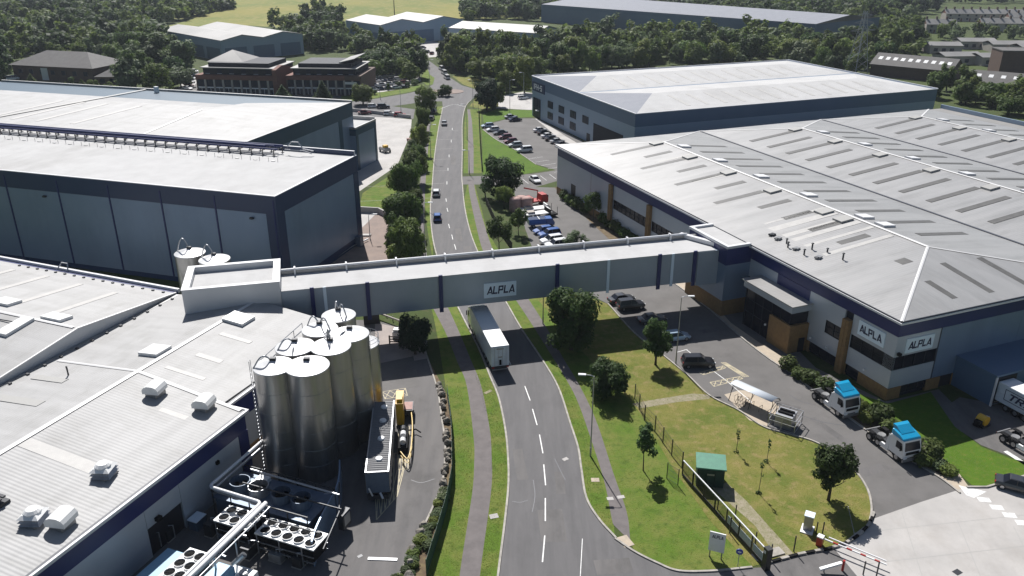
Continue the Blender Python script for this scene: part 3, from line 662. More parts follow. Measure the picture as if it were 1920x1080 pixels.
# entrance porch: flat canopy on a glazed lobby with a brick drum wall
PZ = 7.5
MB().slab([(-3.7,15.0,PZ),(.0,15.0,PZ),(.0,26.6,PZ),(-3.7,26.6,PZ)],.16).build('porch_roof', M['roof_y'], rb)
MB().box(-3.4,-.0,15.3,26.3,PZ-1.2,PZ-.17).build('porch_fascia', M['silver'], rb)
MB().box(-3.0,-.05,15.7,26.0,0,PZ-1.22).build('porch_glazing', M['glass'], rb)
pm = MB()
for y in (15.8,17.8,19.8,21.8,23.8,25.9): pm.box(-3.12,-3.0,y-.06,y+.06,0,PZ-1.22)
for z in (2.4,4.5): pm.box(-3.08,-3.0,15.7,26.0,z,z+.1)
pm.build('glazing_frame', M['frame'], rb)
MB().box(-3.4,-.06,15.2,19.8,0,4.35).build('porch_brick_wall', M['brick'], rb)
MB().box(-1.6,-.6,15.08,15.2,0,2.2).build('door', M['blackdoor'], rb)
for k, (x, y) in enumerate(((-3.6,20.2),(-.4,14.2),(-.4,11.0),(-.25,4.0))):
    MB().box(x-.14,x+.1,y-.1,y+.1,2.4,2.65).build('wall_lamp', M['lamp_w'], rb)
# bridge landing on the facade: flat-roofed box against the building
MB().box(-4.6,.0,29.6,39.8,2.6,8.6).build('landing_wall', M['slate_panel'], rb)
MB().box(-4.65,-.02,29.55,39.85,8.6,11.35).build('landing_band', M['navy'], rb)
MB().box(-4.6,.0,29.6,39.8,0,2.6).build('landing_plinth', M['brick'], rb)
lp = MB(); lp.box(-4.75,-4.2,29.4,40.0,11.35,11.75).box(-4.2,-.38,29.4,30.0,11.35,11.75).box(-4.2,-.38,39.4,40.0,11.35,11.75).build('landing_parapet', M['trim'], rb)
MB().box(-4.2,-.38,30.0,39.4,11.35,11.42).build('landing_roof', M['roof_white'], rb)
# dock house at the end wall
MB().box(11.3,24,-6.0,-.03,0,4.2).build('dock_house', M['steel_blue'], rb)
MB().slab([(11.1,-6.2,4.45),(24.2,-6.2,4.45),(24.2,-.03,4.45),(11.1,-.03,4.45)],.24).build('dock_roof', M['steel_blue'], rb)
MB().box(11.7,15.0,-6.08,-6.0,.2,4.0).build('dock_opening', M['blackdoor'], rb)
MB().box(11.2,11.4,-6.25,-6.05,0,4.2).build('dock_post', M['trim'], rb)
# small flues and fans on the near roof slope
for k, (x, y, h) in enumerate(((4.5,30.6,.6),(4.2,28.8,.7),(4.1,26.8,.8),(3.3,25.5,.9),(3.9,24.2,.6),(3.4,22.0,.9),(5.6,22.9,1.0),(4.3,19.9,.7),(6.7,20.9,.6),(6.6,17.6,1.0))):
    z = slope_z(x, 19.2); mb = MB()
    if k % 3 == 1 or k in (0, 7): mb.obox(x,y,z-.02,.8,.7,h*.6,.3).obox(x-.5,y,z+.1,.3,.5,.25,.3)
    else: mb.cyl(x,y,z-.05,z+h,.12,n=8).cyl(x,y,z+h,z+h+.12,.26,.1,8)
    mb.build('roof_flue', M['darksteel'] if k % 3 != 1 else M['tin'], rb)

# ---------- slate-blue warehouse behind it
wb = thing('warehouse_building', 'slate blue warehouse with white roof and dark square windows', 'warehouse', (32.2, 213.7, 0), R(21.6))
WZ, WL, WD = 13.0, 69.0, 104.0
MB().box(0,WD,0,WL,0,7.6).build('lower_wall', M['steel_pale'], wb)
MB().box(-.1,WD+.1,-.1,WL+.1,9.6,WZ).build('upper_wall', M['steel_blue'], wb)
MB().box(-.05,WD+.05,-.05,WL+.05,7.6,9.6).build('middle_wall', M['steel_pale'], wb)
MB().box(0.2,WD,-.12,-.02,0,7.0).build('side_band', M['steel_blue'], wb)
pr = MB(); pr.box(-.25,.1,-.25,WL+.25,WZ,WZ+.22).box(.1,WD,-.25,.0,WZ,WZ+.18).box(WD-.1,WD+.25,-.25,WL+.25,WZ,WZ+.35).box(.1,WD-.1,WL,WL+.25,WZ,WZ+.3)
pr.build('roof_edge', M['trim'], wb)
for i in range(2):
    y0, y1 = (0.05, WL/2) if i == 0 else (WL/2, WL-.05); ym = (y0+y1)/2; hp = 15
    a,b,c,d = (.15,y0,WZ-.05),(WD-.15,y0,WZ-.05),(WD-.15,y1,WZ-.05),(.15,y1,WZ-.05); p,q = (hp,ym,WZ+1.7),(WD-hp,ym,WZ+1.7)
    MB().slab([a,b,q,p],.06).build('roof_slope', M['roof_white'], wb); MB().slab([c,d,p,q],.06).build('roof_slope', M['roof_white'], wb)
    MB().slab([d,a,p],.06).build('roof_hip', M['grey_sheet'], wb); MB().slab([b,c,q],.06).build('roof_hip', M['roof_white'], wb)  # road-end hip coloured greyer than the slopes and the other hip
    for k in range(12):
        x = 18 + 6.0*k
        f = lambda y: WZ-.05 + 1.75*(y-y0)/(ym-y0)+.04
        MB().slab([(x,y0+3.5,f(y0+3.5)),(x+1.1,y0+3.5,f(y0+3.5)),(x+1.1,ym-3,f(ym-3)),(x,ym-3,f(ym-3))],.05).build('rooflight', M['rooflight_w'], wb)
for r_ in range(2):
    for k in range(4):
        y0 = WL - 13.0 - 8.4*k; z0 = 5.0 if r_ else 1.5
        if r_ == 0 and k == 3: continue
        fr = MB().box(-.12,-.0,y0-3.9,y0,z0,z0+2.2).build('window', M['frame'], wb)
        for j in range(3): MB().box(-.15,-.121,y0-3.8+1.26*j,y0-3.8+1.26*j+1.15,z0+.12,z0+2.08).build('pane', M['glass_b'], fr)
ent = MB().box(-.14,-.0,WL-7.0,WL-1.4,0,6.4).build('entrance_glazing', M['glass_b'], wb)
gf = MB()
for y in (WL-7,WL-5.6,WL-4.2,WL-2.8,WL-1.4): gf.box(-.2,-.141,y-.08,y+.08,0,6.4)
gf.box(-.2,-.141,WL-7,WL-1.4,3.1,3.3).build('glazing_frame', M['frame'], ent)
MB().box(-1.1,-.16,WL-6.4,WL-5.1,2.5,2.8).build('entrance_canopy', M['white'], wb)
MB().box(-.1,-.0,6.0,23.5,0,6.2).build('shutter_door', M['frame'], wb)
MB().box(-.13,-.0,25.6,27.6,0,2.5).build('door', M['blackdoor'], wb)
sb = MB().box(-.3,-.1,WL-10.6,WL-.6,8.6,11.6).build('sign_board', M['navy_d'], wb)
lettering('IPH-S', WL-2.0, WL-9.0, 9.2, 11.0, lambda u, z, d: (-.302-d, u, z)).build('lettering', M['white'], sb)

# ---------- tall dark navy warehouse on the left
ld = thing('cold_store_building', 'tall dark navy warehouse with white flat roof and roof pipe rack', 'warehouse', (-37.79, 125.58, 0), AXL)
LZ, LDX, LDY = 17.2, -96.0, 28.2
# here x runs right-to-left (negative) along the front, y away from the camera
MB().box(LDX,0,0,LDY,0,14.2).build('core_wall', M['navy_d'], ld)
MB().box(LDX-.06,.06,-.06,LDY+.06,14.2,LZ).build('navy_band', M['navy_d'], ld)
xs = [-1.8,-11.4,-22.0,-32.6,-43.4,-54.9,-66,-77,-88,-95.8]
for k in range(len(xs)-1):
    MB().box(xs[k+1]+.16,xs[k]-.16,-.04,.0,.9,14.16).build('wall_panel', M['slate_panel'], ld)
for x in xs[1:-1]: MB().box(x-.12,x+.12,-.16,-.045,.9,16.4).build('downpipe', M['navy'], ld)
MB().box(-1.75,.12,-.12,.0,0,16.9).box(.0,.12,.0,1.9,0,16.9).build('corner_cladding', M['navy_d'], ld)
MB().box(-.45,-.25,-.22,-.12,0,16.6).build('downpipe', M['navy'], ld)
MB().box(.0,.05,2.3,26.4,1.6,14.1).build('wall_panel', M['slate_panel'], ld)
MB().box(.0,.14,26.4,28.2,0,14.1).build('corner_cladding', M['navy_d'], ld)
e_ = MB(); e_.box(LDX-.1,.1,-.1,.25,LZ,LZ+.12).box(-.25,.1,.25,LDY,LZ,LZ+.12).box(LDX,-.25,LDY-.3,LDY+.1,LZ,LZ+.9)
e_.build('parapet', M['trim'], ld)
MB().box(LDX,-.25,LDY-.36,LDY-.31,LZ,LZ+.84).build('parapet_lining', M['navy_d'], ld)
MB().box(LDX,-.26,.26,LDY-.3,LZ-.02,LZ+.04).build('roof_sheet', M['roof_white'], ld)
# pipe rack along the back of the roof, each stand a part
rk = MB()
for i, (y, z) in enumerate(((25.6,1.5),(25.0,1.5),(24.3,1.55),(23.7,1.2),(26.2,1.25),(24.7,1.0))):
    rk.tube([(LDX+.5,y,LZ+z),(-14-1.5*(i%3),y,LZ+z)], .17 if i % 2 else .22, 6)
rk.build('roof_pipe', M['navy'], ld)
stm = None
for k in range(34):
    x = -14.5 - 2.42*k
    if stm is None:
        mb = MB(); mb.box(-.06,.06,-2.0,-1.85,0,1.3).box(-.06,.06,1.0,1.15,0,1.3).box(-.07,.07,-2.1,1.25,.9,1.0).box(-.25,.25,-2.2,-1.7,-.02,.09).box(-.25,.25,.85,1.3,-.02,.09)
        stm = mb.build('pipe_stand', M['darksteel'], ld, loc=(x,25.0,LZ+.04))
    else: share(stm, 'pipe_stand', ld, (x,25.0,LZ+.04))
lpp = MB(); lpp.tube([(-13,25.5,LZ+1.4),(-12,25.5,LZ+2.4),(-10.5,25.5,LZ+2.4),(-9.6,25.5,LZ+1.2),(-7.5,25.6,LZ+.9)],.12,6).tube([(-13,24.6,LZ+1.1),(-9.0,24.6,LZ+1.1),(-7.4,24.8,LZ+.6)],.1,6)
lpp.build('pipe_bend', M['galv'], ld)
anc = None
for k in range(20):
    x = -12.5 - 3.85*k
    if anc is None:
        anc = MB().box(-.35,.35,-.18,.18,0,.1).box(-1.0,-.94,-.03,.03,0,.7).box(.94,1.0,-.03,.03,0,.7).build('roof_anchor', M['tin'], ld, loc=(x,19.6,LZ+.04))
    else: share(anc, 'roof_anchor', ld, (x,19.6,LZ+.04))
for x in (-46.5,-4.6): MB().box(x-.3,x+.3,-.5,-.06,13.1,13.4).build('floodlight', M['darksteel'], ld)
MB().box(.05,1.2,25.0,26.3,.0,2.0).build('switch_cabinet', M['dkblue_eq'], ld)

# ---------- teal warehouse behind it
lt = thing('teal_warehouse', 'broad teal blue warehouse with cream white roof behind the navy one', 'warehouse', (-40.5, 208.6, 0), AXL)
TZ, TX, TY = 17.0, -112.0, -46.0
MB().box(TX,0,TY,0,0,13.6).build('lower_wall', M['slate_panel'], lt)
MB().box(TX-.06,.06,TY-.06,.06,13.6,TZ).build('teal_band', M['teal'], lt)
MB().box(.0,.07,-7.6,-5.9,0,13.6).build('teal_band', M['teal'], lt)
MB().box(TX,0,-.0,.12,0,TZ).build('back_wall', M['teal'], lt)
MB().box(TX,.1,-.3,.3,TZ,TZ+.5).box(-.2,.12,TY,-.3,TZ,TZ+.1).build('parapet', M['tin'], lt)
MB().slab([(TX,TY,TZ+.02),(-25,TY,TZ+.02),(-25,-16,TZ+.02),(TX,-16,TZ+.02)],.1).build('roof_slope', M['roof_near_y'], lt)
MB().slab([(TX,-16,TZ+.02),(-24,-16,TZ+.02),(-6,-.4,TZ-.05),(TX,-.4,TZ-.05)],.1).build('roof_slope', M['roof_white'], lt)
MB().slab([(-25,TY,TZ+.02),(-25,-26,TZ+1.5),(-.25,-26,TZ+.03),(-.25,TY,TZ+.02)],.1).build('roof_slope', M['roof_near_x'], lt)
MB().slab([(-25,-26,TZ+1.5),(-25,-9,TZ+.03),(-.25,-.4,TZ+.03),(-.25,-26,TZ+.03)],.1).build('roof_slope', M['roof_near_x'], lt)
MB().prism([(-25.1,TY+.2),(-25,TY+.2),(-25,-9),(-25.1,-9)],TZ-.1,TZ).add([(-25.03,TY,TZ),(-25.03,-26,TZ+1.48),(-25.03,-9,TZ)],[(0,1,2)]).build('roof_step', M['tin'], lt)
cap(MB(),(-25,TY,TZ+.04),(-25,-26,TZ+1.54),.6,.1).build('verge_flashing', M['ridge'], lt)
for k, x in enumerate((-58,-65,-72,-48)): MB().box(x,x+1.2,TY+4,-20,TZ+.02,TZ+.07).build('rooflight', M['rooflight_w'], lt)
cap(MB(),(-70,TY,TZ+.04),(-62,-.4,TZ+.06),.9,.25).build('roof_joint', M['patch'], lt)
MB().box(-57,-56,-3,-2.2,TZ,TZ+1.6).build('roof_vent', M['white'], lt)
# lower annex continuing the same wall
an = thing('loading_annex', 'lower teal framed annex at the far end of the teal warehouse', 'annex', (-39.6, 206.0, 0), AXL)
MB().box(-14,0,0,11.6,0,9.0).build('wall_panel', M['slate_panel'], an)
MB().box(-14.05,.08,-.08,11.66,9.0,10.65).build('teal_band', M['teal'], an)
MB().box(.0,.1,0,1.2,0,9.0).build('teal_post', M['teal'], an); MB().box(.0,.1,10.6,11.6,0,9.0).build('teal_post', M['teal'], an)
MB().box(-14.1,.1,-.1,.25,10.65,11.1).box(-.25,.1,.25,11.7,10.65,11.1).box(-14.1,-.25,11.35,11.7,10.65,11.6).build('parapet', M['tin'], an)
MB().box(-14,-.25,.25,11.35,10.65,10.7).build('roof_sheet', M['roof_white'], an)
# ============================================================ near left works, footbridge, silos, plant
nl = thing('works_building', 'low works in the near left corner with weathered white roof and navy walls', 'factory', (-29.35, 76.85, 0), AXN)
NE_, NR = 7.8, 9.2                                # eaves and ridge; x runs right (down the slope), y away
YN = -62.0
# main roof: two slopes, split at the joint y = .6
MB().slab([(0.1,YN,NE_),(0.1,-.1,NE_),(-15,.6,NR),(-15,YN,NR)],.14).build('roof_slope', M['roof_near_y'], nl)
MB().slab([(-2.6,-.1,NE_+.23),(-2.4,22.4,NE_),(-15,22.4,NR),(-15,.6,NR)],.14).build('roof_slope', M['roof_near_y'], nl)
MB().slab([(-15,YN,NR),(-15,.6,NR),(-29,.6,NE_),(-29,YN,NE_)],.14).build('roof_slope', M['roof_near_x'], nl)
MB().slab([(-15,.6,NR),(-15,22.4,NR),(-29,22.4,NE_),(-29,.6,NE_)],.14).build('roof_slope', M['roof_near_x'], nl)
cap(MB(),(-15,YN,NR),(-15,22.4,NR),.6,.12).build('ridge_cap', M['ridge'], nl)
cap(cap(MB(),(-15,.6,NR),(-2.5,-.15,NE_+.25),.5,.12),(-2.5,-.15,NE_+.25),(0,-.3,NE_+.03),.5,.12).build('joint_flashing', M['ridge'], nl)
cap(MB(),(-15.3,.6,NR-.02),(-28,.8,NE_+.12),.4,.10).build('joint_flashing', M['ridge'], nl)
def nz(x): return NR - (NR-NE_)*abs(x+15)/14.6
def nslab(x0, x1, y0, y1, m, nm, up=.035, th=.05):
    MB().slab([(x0,y0,nz(x0)+up),(x1,y0,nz(x1)+up),(x1,y1,nz(x1)+up),(x0,y1,nz(x0)+up)],th).build(nm, m, nl)
nslab(-14.6,-1.2,-15.4,-13.9,M['rooflight_w'],'rooflight')
nslab(-13.0,-8.4,12.0,12.7,M['rooflight_w'],'rooflight'); nslab(-12.0,-8.4,6.5,7.3,M['rooflight_w'],'rooflight'); nslab(-13.0,-7.5,2.6,3.2,M['rooflight_w'],'rooflight')
nslab(-7.5,-3.2,-4.4,-3.7,M['rooflight_w'],'rooflight')
nslab(-27,-22,-3.8,-2.8,M['patch'],'grey_rooflight'); nslab(-29,-20,-8.8,-7.6,M['patch'],'grey_rooflight'); nslab(-28,-22,-14,-13,M['patch'],'grey_rooflight')
jl = MB()
for (x0, x1, y) in ((-9.5,-5.0,-.8),(-12,-6,-5.2),(-8,-3,-7.0),(-13.5,-9,-11.8),(-7,-2.5,-18.2)): pass
for (y0, y1, x) in ((-4.8,-1.6,-4.6),(-7.5,-4.0,-6.6),(-12,-8.2,-8.1),(-16.5,-13,-9.9),(-20.5,-16.8,-5.0),(-24,-20,-9.0)):
    jl.slab([(x-.04,y0,nz(x)+.012),(x+.04,y0,nz(x)+.012),(x+.04,y1,nz(x)+.012),(x-.04,y1,nz(x)+.012)],.03)
jl.build('sheet_lap', M['gutter'], nl)
tag(nl.children[-1], kind='stuff')
# gutters and cladding on the yard side
MB().box(.1,.5,YN,-.05,NE_-.16,NE_+.02).build('gutter', M['gutter'], nl)
MB().box(.5,.75,YN,-.05,NE_-.2,NE_+.12).build('gutter_edge', M['trim'], nl)
MB().box(-2.5,-2.1,.1,22.4,NE_-.1,NE_+.02).build('gutter', M['gutter'], nl)
MB().box(-2.1,-1.85,.1,22.4,NE_-.16,NE_+.12).build('gutter_edge', M['trim'], nl)
MB().box(-2.5,.75,-.05,.12,NE_-.2,NE_+.14).build('gutter_edge', M['trim'], nl)
MB().box(-28.8,-.2,YN+.3,-.2,0,NE_-.2).box(-28.8,-2.7,-.2,22.2,0,NE_-.2).build('core_wall', M['frame'], nl)
MB().box(-.2,.3,YN,-.15,5.4,NE_-.18).build('navy_band', M['navy'], nl)
MB().box(-.2,.32,-1.5,-.05,0,5.4).box(-2.6,-.2,-.2,-.05,0,NE_-.2).build('navy_corner', M['navy'], nl)
for a, b in ((YN,-42),(-41.95,-28),(-27.95,-15.2),(-10.6,-1.55)): MB().box(-.2,.24,a,b,.0,5.38).build('wall_panel', M['silver'], nl)
MB().box(-.2,.24,-15.15,-10.65,3.25,5.38).build('wall_panel', M['silver'], nl)
MB().box(-.2,.05,-15.15,-10.65,0,3.2).build('goods_door', M['blackdoor'], nl)
MB().box(.25,.7,-14.2,-13.6,3.5,3.9).build('floodlight', M['black'], nl)
MB().box(.24,.5,-5.4,-5.0,4.2,4.6).build('wall_lamp', M['black'], nl)
MB().box(-2.7,-2.2,-.05,22.3,5.0,NE_-.12).build('navy_band', M['navy'], nl)
MB().box(-2.7,-2.3,-.05,22.3,.9,4.98).build('wall_panel', M['silver'], nl)
MB().box(-2.7,-2.25,-.05,22.3,0,.9).build('brick_plinth', M['brick'], nl)
# upper-left gabled bay, its roof a step higher beside the valley gutter
LB, LR = 8.0, 9.9; yr = 5.5
MB().slab([(-29.4,22.2,LB),(-72,22.2,LB),(-72,yr,LR),(-29.4,yr,LR)],.16).build('roof_slope', M['roof_near_x'], nl)
MB().slab([(-29.4,yr,LR),(-72,yr,LR),(-72,-11.2,LB),(-29.4,-11.2,LB)],.16).build('roof_slope', M['roof_near_x'], nl)
MB().slab([(-29.4,-11.2,LB),(-72,-11.2,LB),(-72,-28,LR),(-29.4,-28,LR)],.16).build('roof_slope', M['roof_near_x'], nl)
MB().slab([(-29.4,-28,LR),(-72,-28,LR),(-72,-45,LB),(-29.4,-45,LB)],.16).build('roof_slope', M['roof_near_x'], nl)
MB().xprism([(22.2,0),(22.2,LB-.17),(yr,LR-.17),(-11.2,LB-.17),(-28,LR-.17),(-45,LB-.17),(-45,0)],-71.9,-29.5).build('gable_wall', M['silver_w'], nl)
vg = MB()
for a, b in (((22.3,LB),(yr,LR)),((yr,LR),(-11.2,LB)),((-11.2,LB),(-28,LR))): vg.tube([(-29.38,a[0],a[1]),(-29.38,b[0],b[1])],.14,5)
vg.build('verge_flashing', M['ridge'], nl)
cap(MB(),(-30,yr,LR),(-72,yr,LR),.5,.12).build('ridge_cap', M['ridge'], nl)
MB().box(-29.3,-28.7,YN,22.2,NE_-.12,NE_+.06).build('valley_gutter', M['tin'], nl)
MB().box(-72,-29.5,22.2,22.9,LB-.3,LB-.06).build('gutter', M['navy'], nl); MB().box(-72,-29.5,22.9,23.3,LB-.3,LB+.3).build('gutter_edge', M['trim'], nl)
bk = None
for k in range(14):
    y = 20.5 - 2.35*k
    if bk is None: bk = MB().box(-.18,.18,-.14,.14,0,.16).build('gutter_bracket', M['darksteel'], nl, loc=(-28.4,y,NE_+.1))
    else: share(bk, 'gutter_bracket', nl, (-28.4,y,NE_+.1))
for k in range(16): share(bk, 'gutter_bracket', nl, (-31-1.9*k,21.6,LB+.08))
MB().tube([(-50.5,22.6,LB+.1),(-51,23.2,LB+1.1),(-52.2,23.2,LB+1.1),(-52.6,22.4,LB+.1)],.1,6).build('handrail', M['galv'], nl)
def lz(y): return LR - (LR-LB)*abs(y-yr)/16.7
for k, (x, y0, y1) in enumerate(((-37.2,8.2,18.5),(-44.6,8.6,19.2),(-52,9,19.8),(-59,9,19.8),(-39.5,-8,2.0),(-47,-9,2))):
    MB().slab([(x,y0,lz(y0)+.04),(x+1.0,y0,lz(y0)+.04),(x+1.0,y1,lz(y1)+.04),(x,y1,lz(y1)+.04)],.06).build('rooflight', M['rooflight_w'], nl)
def nhatch(x, y, sx, sy, fz, nm='roof_hatch'):
    MB().slab([(x-sx/2,y-sy/2,fz(x-sx/2,y-sy/2)+.4),(x+sx/2,y-sy/2,fz(x+sx/2,y-sy/2)+.4),(x+sx/2,y+sy/2,fz(x+sx/2,y+sy/2)+.4),(x-sx/2,y+sy/2,fz(x-sx/2,y+sy/2)+.4)],.4).build(nm, M['white'], nl)
fl = lambda x, y: lz(y); fm = lambda x, y: nz(x)
nhatch(-37.4,3.2,1.9,4.2,fl); nhatch(-34.6,7.0,3.4,2.0,fl); nhatch(-45.4,8.4,3.2,2.2,fl)
nhatch(-17.0,5.4,2.9,2.5,fm); nhatch(-13.4,16.4,3.2,2.6,fm)
MB().tube([(-42.5,3.9,LR-.1),(-38.2,3.9,LR+.05),(-37.7,3.5,LR-.1)],.08,5).build('roof_pipe', M['gutter'], nl)
MB().tube([(-23.0,-2.0,nz(-23)),(-23.0,-2.0,nz(-23)+.8),(-22.9,-2.1,nz(-23)+1.2)],.1,6).build('vent_pipe', M['darksteel'], nl)
# roof cowls: two kinds
def cowl_parts(kind, x, y):
    z = nz(x)
    if kind == 'hood':
        b = MB().box(-.75,.75,-.75,.75,-.3,.55).build('cowl_base', M['tin'], nl, loc=(x,y,z))
        prof = [(-.95,.50),(.95,.50),(.95,.95),(.7,1.28),(.3,1.45),(-.3,1.45),(-.7,1.28),(-.95,.95)]
        MB().yprism(prof,-.95,.95).build('cowl_hood', M['white'], nl, loc=(x,y,z), rz=R(12))
    else:
        mb = MB().box(-.8,.8,-.8,.8,-.3,.2)
        mb.build('cowl_base', M['tin'], nl, loc=(x,y,z))
        for k in range(3):
            MB().add([(-.95,-.95,.2+.33*k),(.95,-.95,.2+.33*k),(.95,.95,.2+.33*k),(-.95,.95,.2+.33*k),(-.62,-.62,.46+.33*k),(.62,-.62,.46+.33*k),(.62,.62,.46+.33*k),(-.62,.62,.46+.33*k)],[(3,2,1,0),(4,5,6,7),(0,1,5,4),(1,2,6,5),(2,3,7,6),(3,0,4,7)]).build('cowl_louvre', M['galv'] if k < 2 else M['white'], nl, loc=(x,y,z), rz=R(20))
        MB().lathe([(0,1.5),(.5,1.42),(.75,1.2),(.7,1.08)],n=14).build('cowl_cap', M['white'], nl, loc=(x,y,z))
cowl_parts('hood',-9.9,-2.1); cowl_parts('hood',-3.6,-1.7); cowl_parts('louvre',-4.1,-14.9); cowl_parts('louvre',-4.4,-22.3); cowl_parts('hood',-2.0,-21.6)
lv = MB()
for k in range(5): lv.box(-1.2,1.2,-1.0+.42*k,-1.0+.42*k+.3,.2+.1*k,.35+.1*k)
lv.box(-1.3,1.3,-1.1,1.2,-.3,.2).build('louvred_vent', M['darksteel'], nl, loc=(-9.6,-22.6,nz(-9.6)))
# white plant box at the end of the bridge
bx = thing('bridge_end_box', 'white flat-topped box on the near left roof at the end of the bridge', 'plant room', (-43.92, 99.87, 0), R(90-75.8))
BZ = 12.0; BX, BY = 12.6, 8.9
MB().box(0,BX,0,BY,7.2,BZ).build('box_wall', M['silver_w'], bx)
pp = MB(); pp.box(-.08,BX+.08,-.08,.62,BZ,BZ+.06).box(-.08,BX+.08,BY-.62,BY+.08,BZ,BZ+.06).box(-.08,.9,.62,BY-.62,BZ,BZ+.06).box(BX-.9,BX+.08,.62,BY-.62,BZ,BZ+.06)
MB().box(0,BX,0,BY,BZ-.9,BZ-.85)
bx.children[0].data.clear_geometry()
mb = MB(); mb.box(0,BX,0,.6,7.2,BZ).box(0,BX,BY-.6,BY,7.2,BZ).box(0,.85,.6,BY-.6,7.2,BZ).box(BX-.85,BX,.6,BY-.6,7.2,BZ).box(.85,BX-.85,.6,BY-.6,7.2,11.15)
bx.children[0].data.from_pydata(mb.v, [], mb.f)
pp.build('coping', M['trim'], bx)
MB().box(.86,BX-.86,.61,BY-.61,11.151,11.2).build('box_roof', M['roof_white'], bx)
# footbridge / conveyor gallery across the road
br = thing('enclosed_bridge', 'long enclosed silver bridge with sign board crossing over the road', 'bridge', (-23.8, 105.2, 0), R(90-75.6))
BW, BT, BB = 6.2, 10.45, 5.45
X0, X1 = -8.2, 57.2
segs = [X0,-4.05,3.55,13.95,31.5,47.9,53.8,X1]
for a, b in zip(segs[:-1], segs[1:]):
    MB().box(a+.02,b-.02,-.03,.12,BB,BT-.02).build('side_panel', M['bridgeclad'], br)
    MB().box(a+.02,b-.02,BW-.12,BW+.03,BB,BT-.02).build('side_panel', M['bridgeclad'], br)
MB().box(X0,X1,.13,BW-.13,BB-.05,BT-.04).build('bridge_core', M['navy_d'], br)
MB().box(X0,X1,-.1,BW-.35,BT,BT+.07).build('bridge_roof', M['roof_white'], br)
MB().box(X0,X1,BW-.34,BW+.05,BT,BT+.6).build('parapet', M['tin'], br)
MB().tube([(X0,BW-.15,BT+.78),(X1-2,BW-.15,BT+.78)],.2,8).build('roof_pipe', M['whitepipe'], br)
for k in range(9):
    x = X0+2 + 7.3*k; MB().box(x-.12,x+.12,BW-.7,BW+.1,BT+.07,BT+1.15).build('pipe_bracket', M['trim'], br)
for x in segs[1:-1]: MB().box(x-.28,x+.28,-.28,-.04,BB-.55,BT+.25).build('navy_rib', M['navy'], br)
for x in (-2.35,39.6,50.1): MB().box(x-.22,x+.22,-.16,-.04,BB-.3,BT+.1).build('pale_rib', M['signpanel'], br)
sgn = MB().box(20.3,25.2,-.16,-.04,6.35,8.65).build('sign_board', M['signpanel'], br)
lettering('ALPLA', 20.7, 24.9, 6.9, 8.15, lambda u, z, d: (u, -.162-d, z), .18).build('lettering', M['signink'], sgn)
MB().box(54.3,X1+1.5,-.2,BW+.4,BB-.6,BT).build('end_vestibule', M['bridgeclad'], br)
MB().add([(54.2,BW+.5,BT+.15),(54.2,BW+.5,BT+.75),(X1+1.4,-.4,BT+.75),(X1+1.4,-.4,BT+.15),(54.8,BW+.9,BT+.15),(54.8,BW+.9,BT+.75),(X1+2.0,0,BT+.75),(X1+2.0,0,BT+.15)],[(0,1,2,3),(7,6,5,4),(1,5,6,2),(0,3,7,4),(0,4,5,1),(3,2,6,7)]).build('end_coping', M['trim'], br)

# ---------- stainless silos
silo_mesh = {}
def silo(x, y, z, label, r=2.1, ladder=False, arch=None, rail=False, group='stainless silos beside the near left works'):
    t = thing('storage_silo', label, 'silo', (x, y, 0), 0, group)
    MB().lathe([(r,0),(r,z)],n=40).build('shell', M['steel'], t, smooth=True)
    for k in (.16,.31,.47,.64,.82): MB().lathe([(r+.002,z*k-.03),(r+.012,z*k-.03),(r+.012,z*k+.03),(r+.002,z*k+.03)],n=40).build('weld_band', M['steel'], t, smooth=True)
    MB().lathe([(r+.03,z-.12),(r+.06,z-.02),(r+.03,z+.03),(r*.5,z+.42),(.28,z+.72),(0,z+.74)],n=40).build('conical_cap', M['steel_cap'], t, smooth=False)
    MB().box(-.3,.3,-.22,.22,z+.62,z+1.0).build('cap_inlet', M['darksteel'], t)
    if arch:
        for (dx, dy, h, sp) in arch:
            p = [(dx*r*.98, dy*r*.98, 0 if ladder else z-.1)]
            p += [(dx*r*.98*(1-t_) , dy*r*.98*(1-t_), z + h*math.sin(math.pi*min(1,max(.02,t_*.9+.0)))) for t_ in np.linspace(0,1,12)]
            MB().tube(p, .085, 6).build('fill_pipe', M['galv'], t)
    if ladder:
        lb = MB()
        for s_ in (-.22,.22): lb.tube([(-r-.18,s_-.6,0),(-r-.18,s_-.6,z+1.0)],.035,4)
        for k in range(int(z/.45)): lb.box(-r-.2,-r-.16,-.8,-.4,.3+.45*k,.33+.45*k)
        lb.build('ladder', M['galv'], t)
        MB().tube([(-r*.9-.3,.55,0),(-r*.9-.3,.55,z-.4)],.2,8).build('riser_pipe', M['galv'], t, smooth=True)
    if rail:
        rl = MB()
        for h in (.5,1.0): rl.tube([(r*math.cos(a),r*math.sin(a),z+h) for a in np.linspace(-1.6,1.9,16)],.03,4)
        for a in np.linspace(-1.6,1.9,6): rl.tube([(r*math.cos(a),r*math.sin(a),z),(r*math.cos(a),r*math.sin(a),z+1.0)],.03,4)
        rl.build('guard_rail', M['galv'], t)
    return t
SZ = 13.4
def sp_(x, y, z): p = G(x, y, z); return p.x, p.y, z
silo(*sp_(513,686,SZ), 'front left silo of the cluster with caged ladder and arched pipe', 2.1, True, [(-.95,-.3,1.3,0)])
silo(*sp_(576,686,SZ), 'silo nearest the camera with clean domed cap and no ladder', 2.3)
silo(*sp_(553.5,650,SZ), 'silo behind the caged ladder one, two pipes on its cap', 2.15, False, [(-.8,-.5,1.2,0),(.1,-.98,.6,0)])
silo(*sp_(620,649,SZ), 'middle silo right of the nearest one with forked cap pipe', 2.2, False, [(-.45,.6,1.4,0),(-.2,.1,2.0,0)])
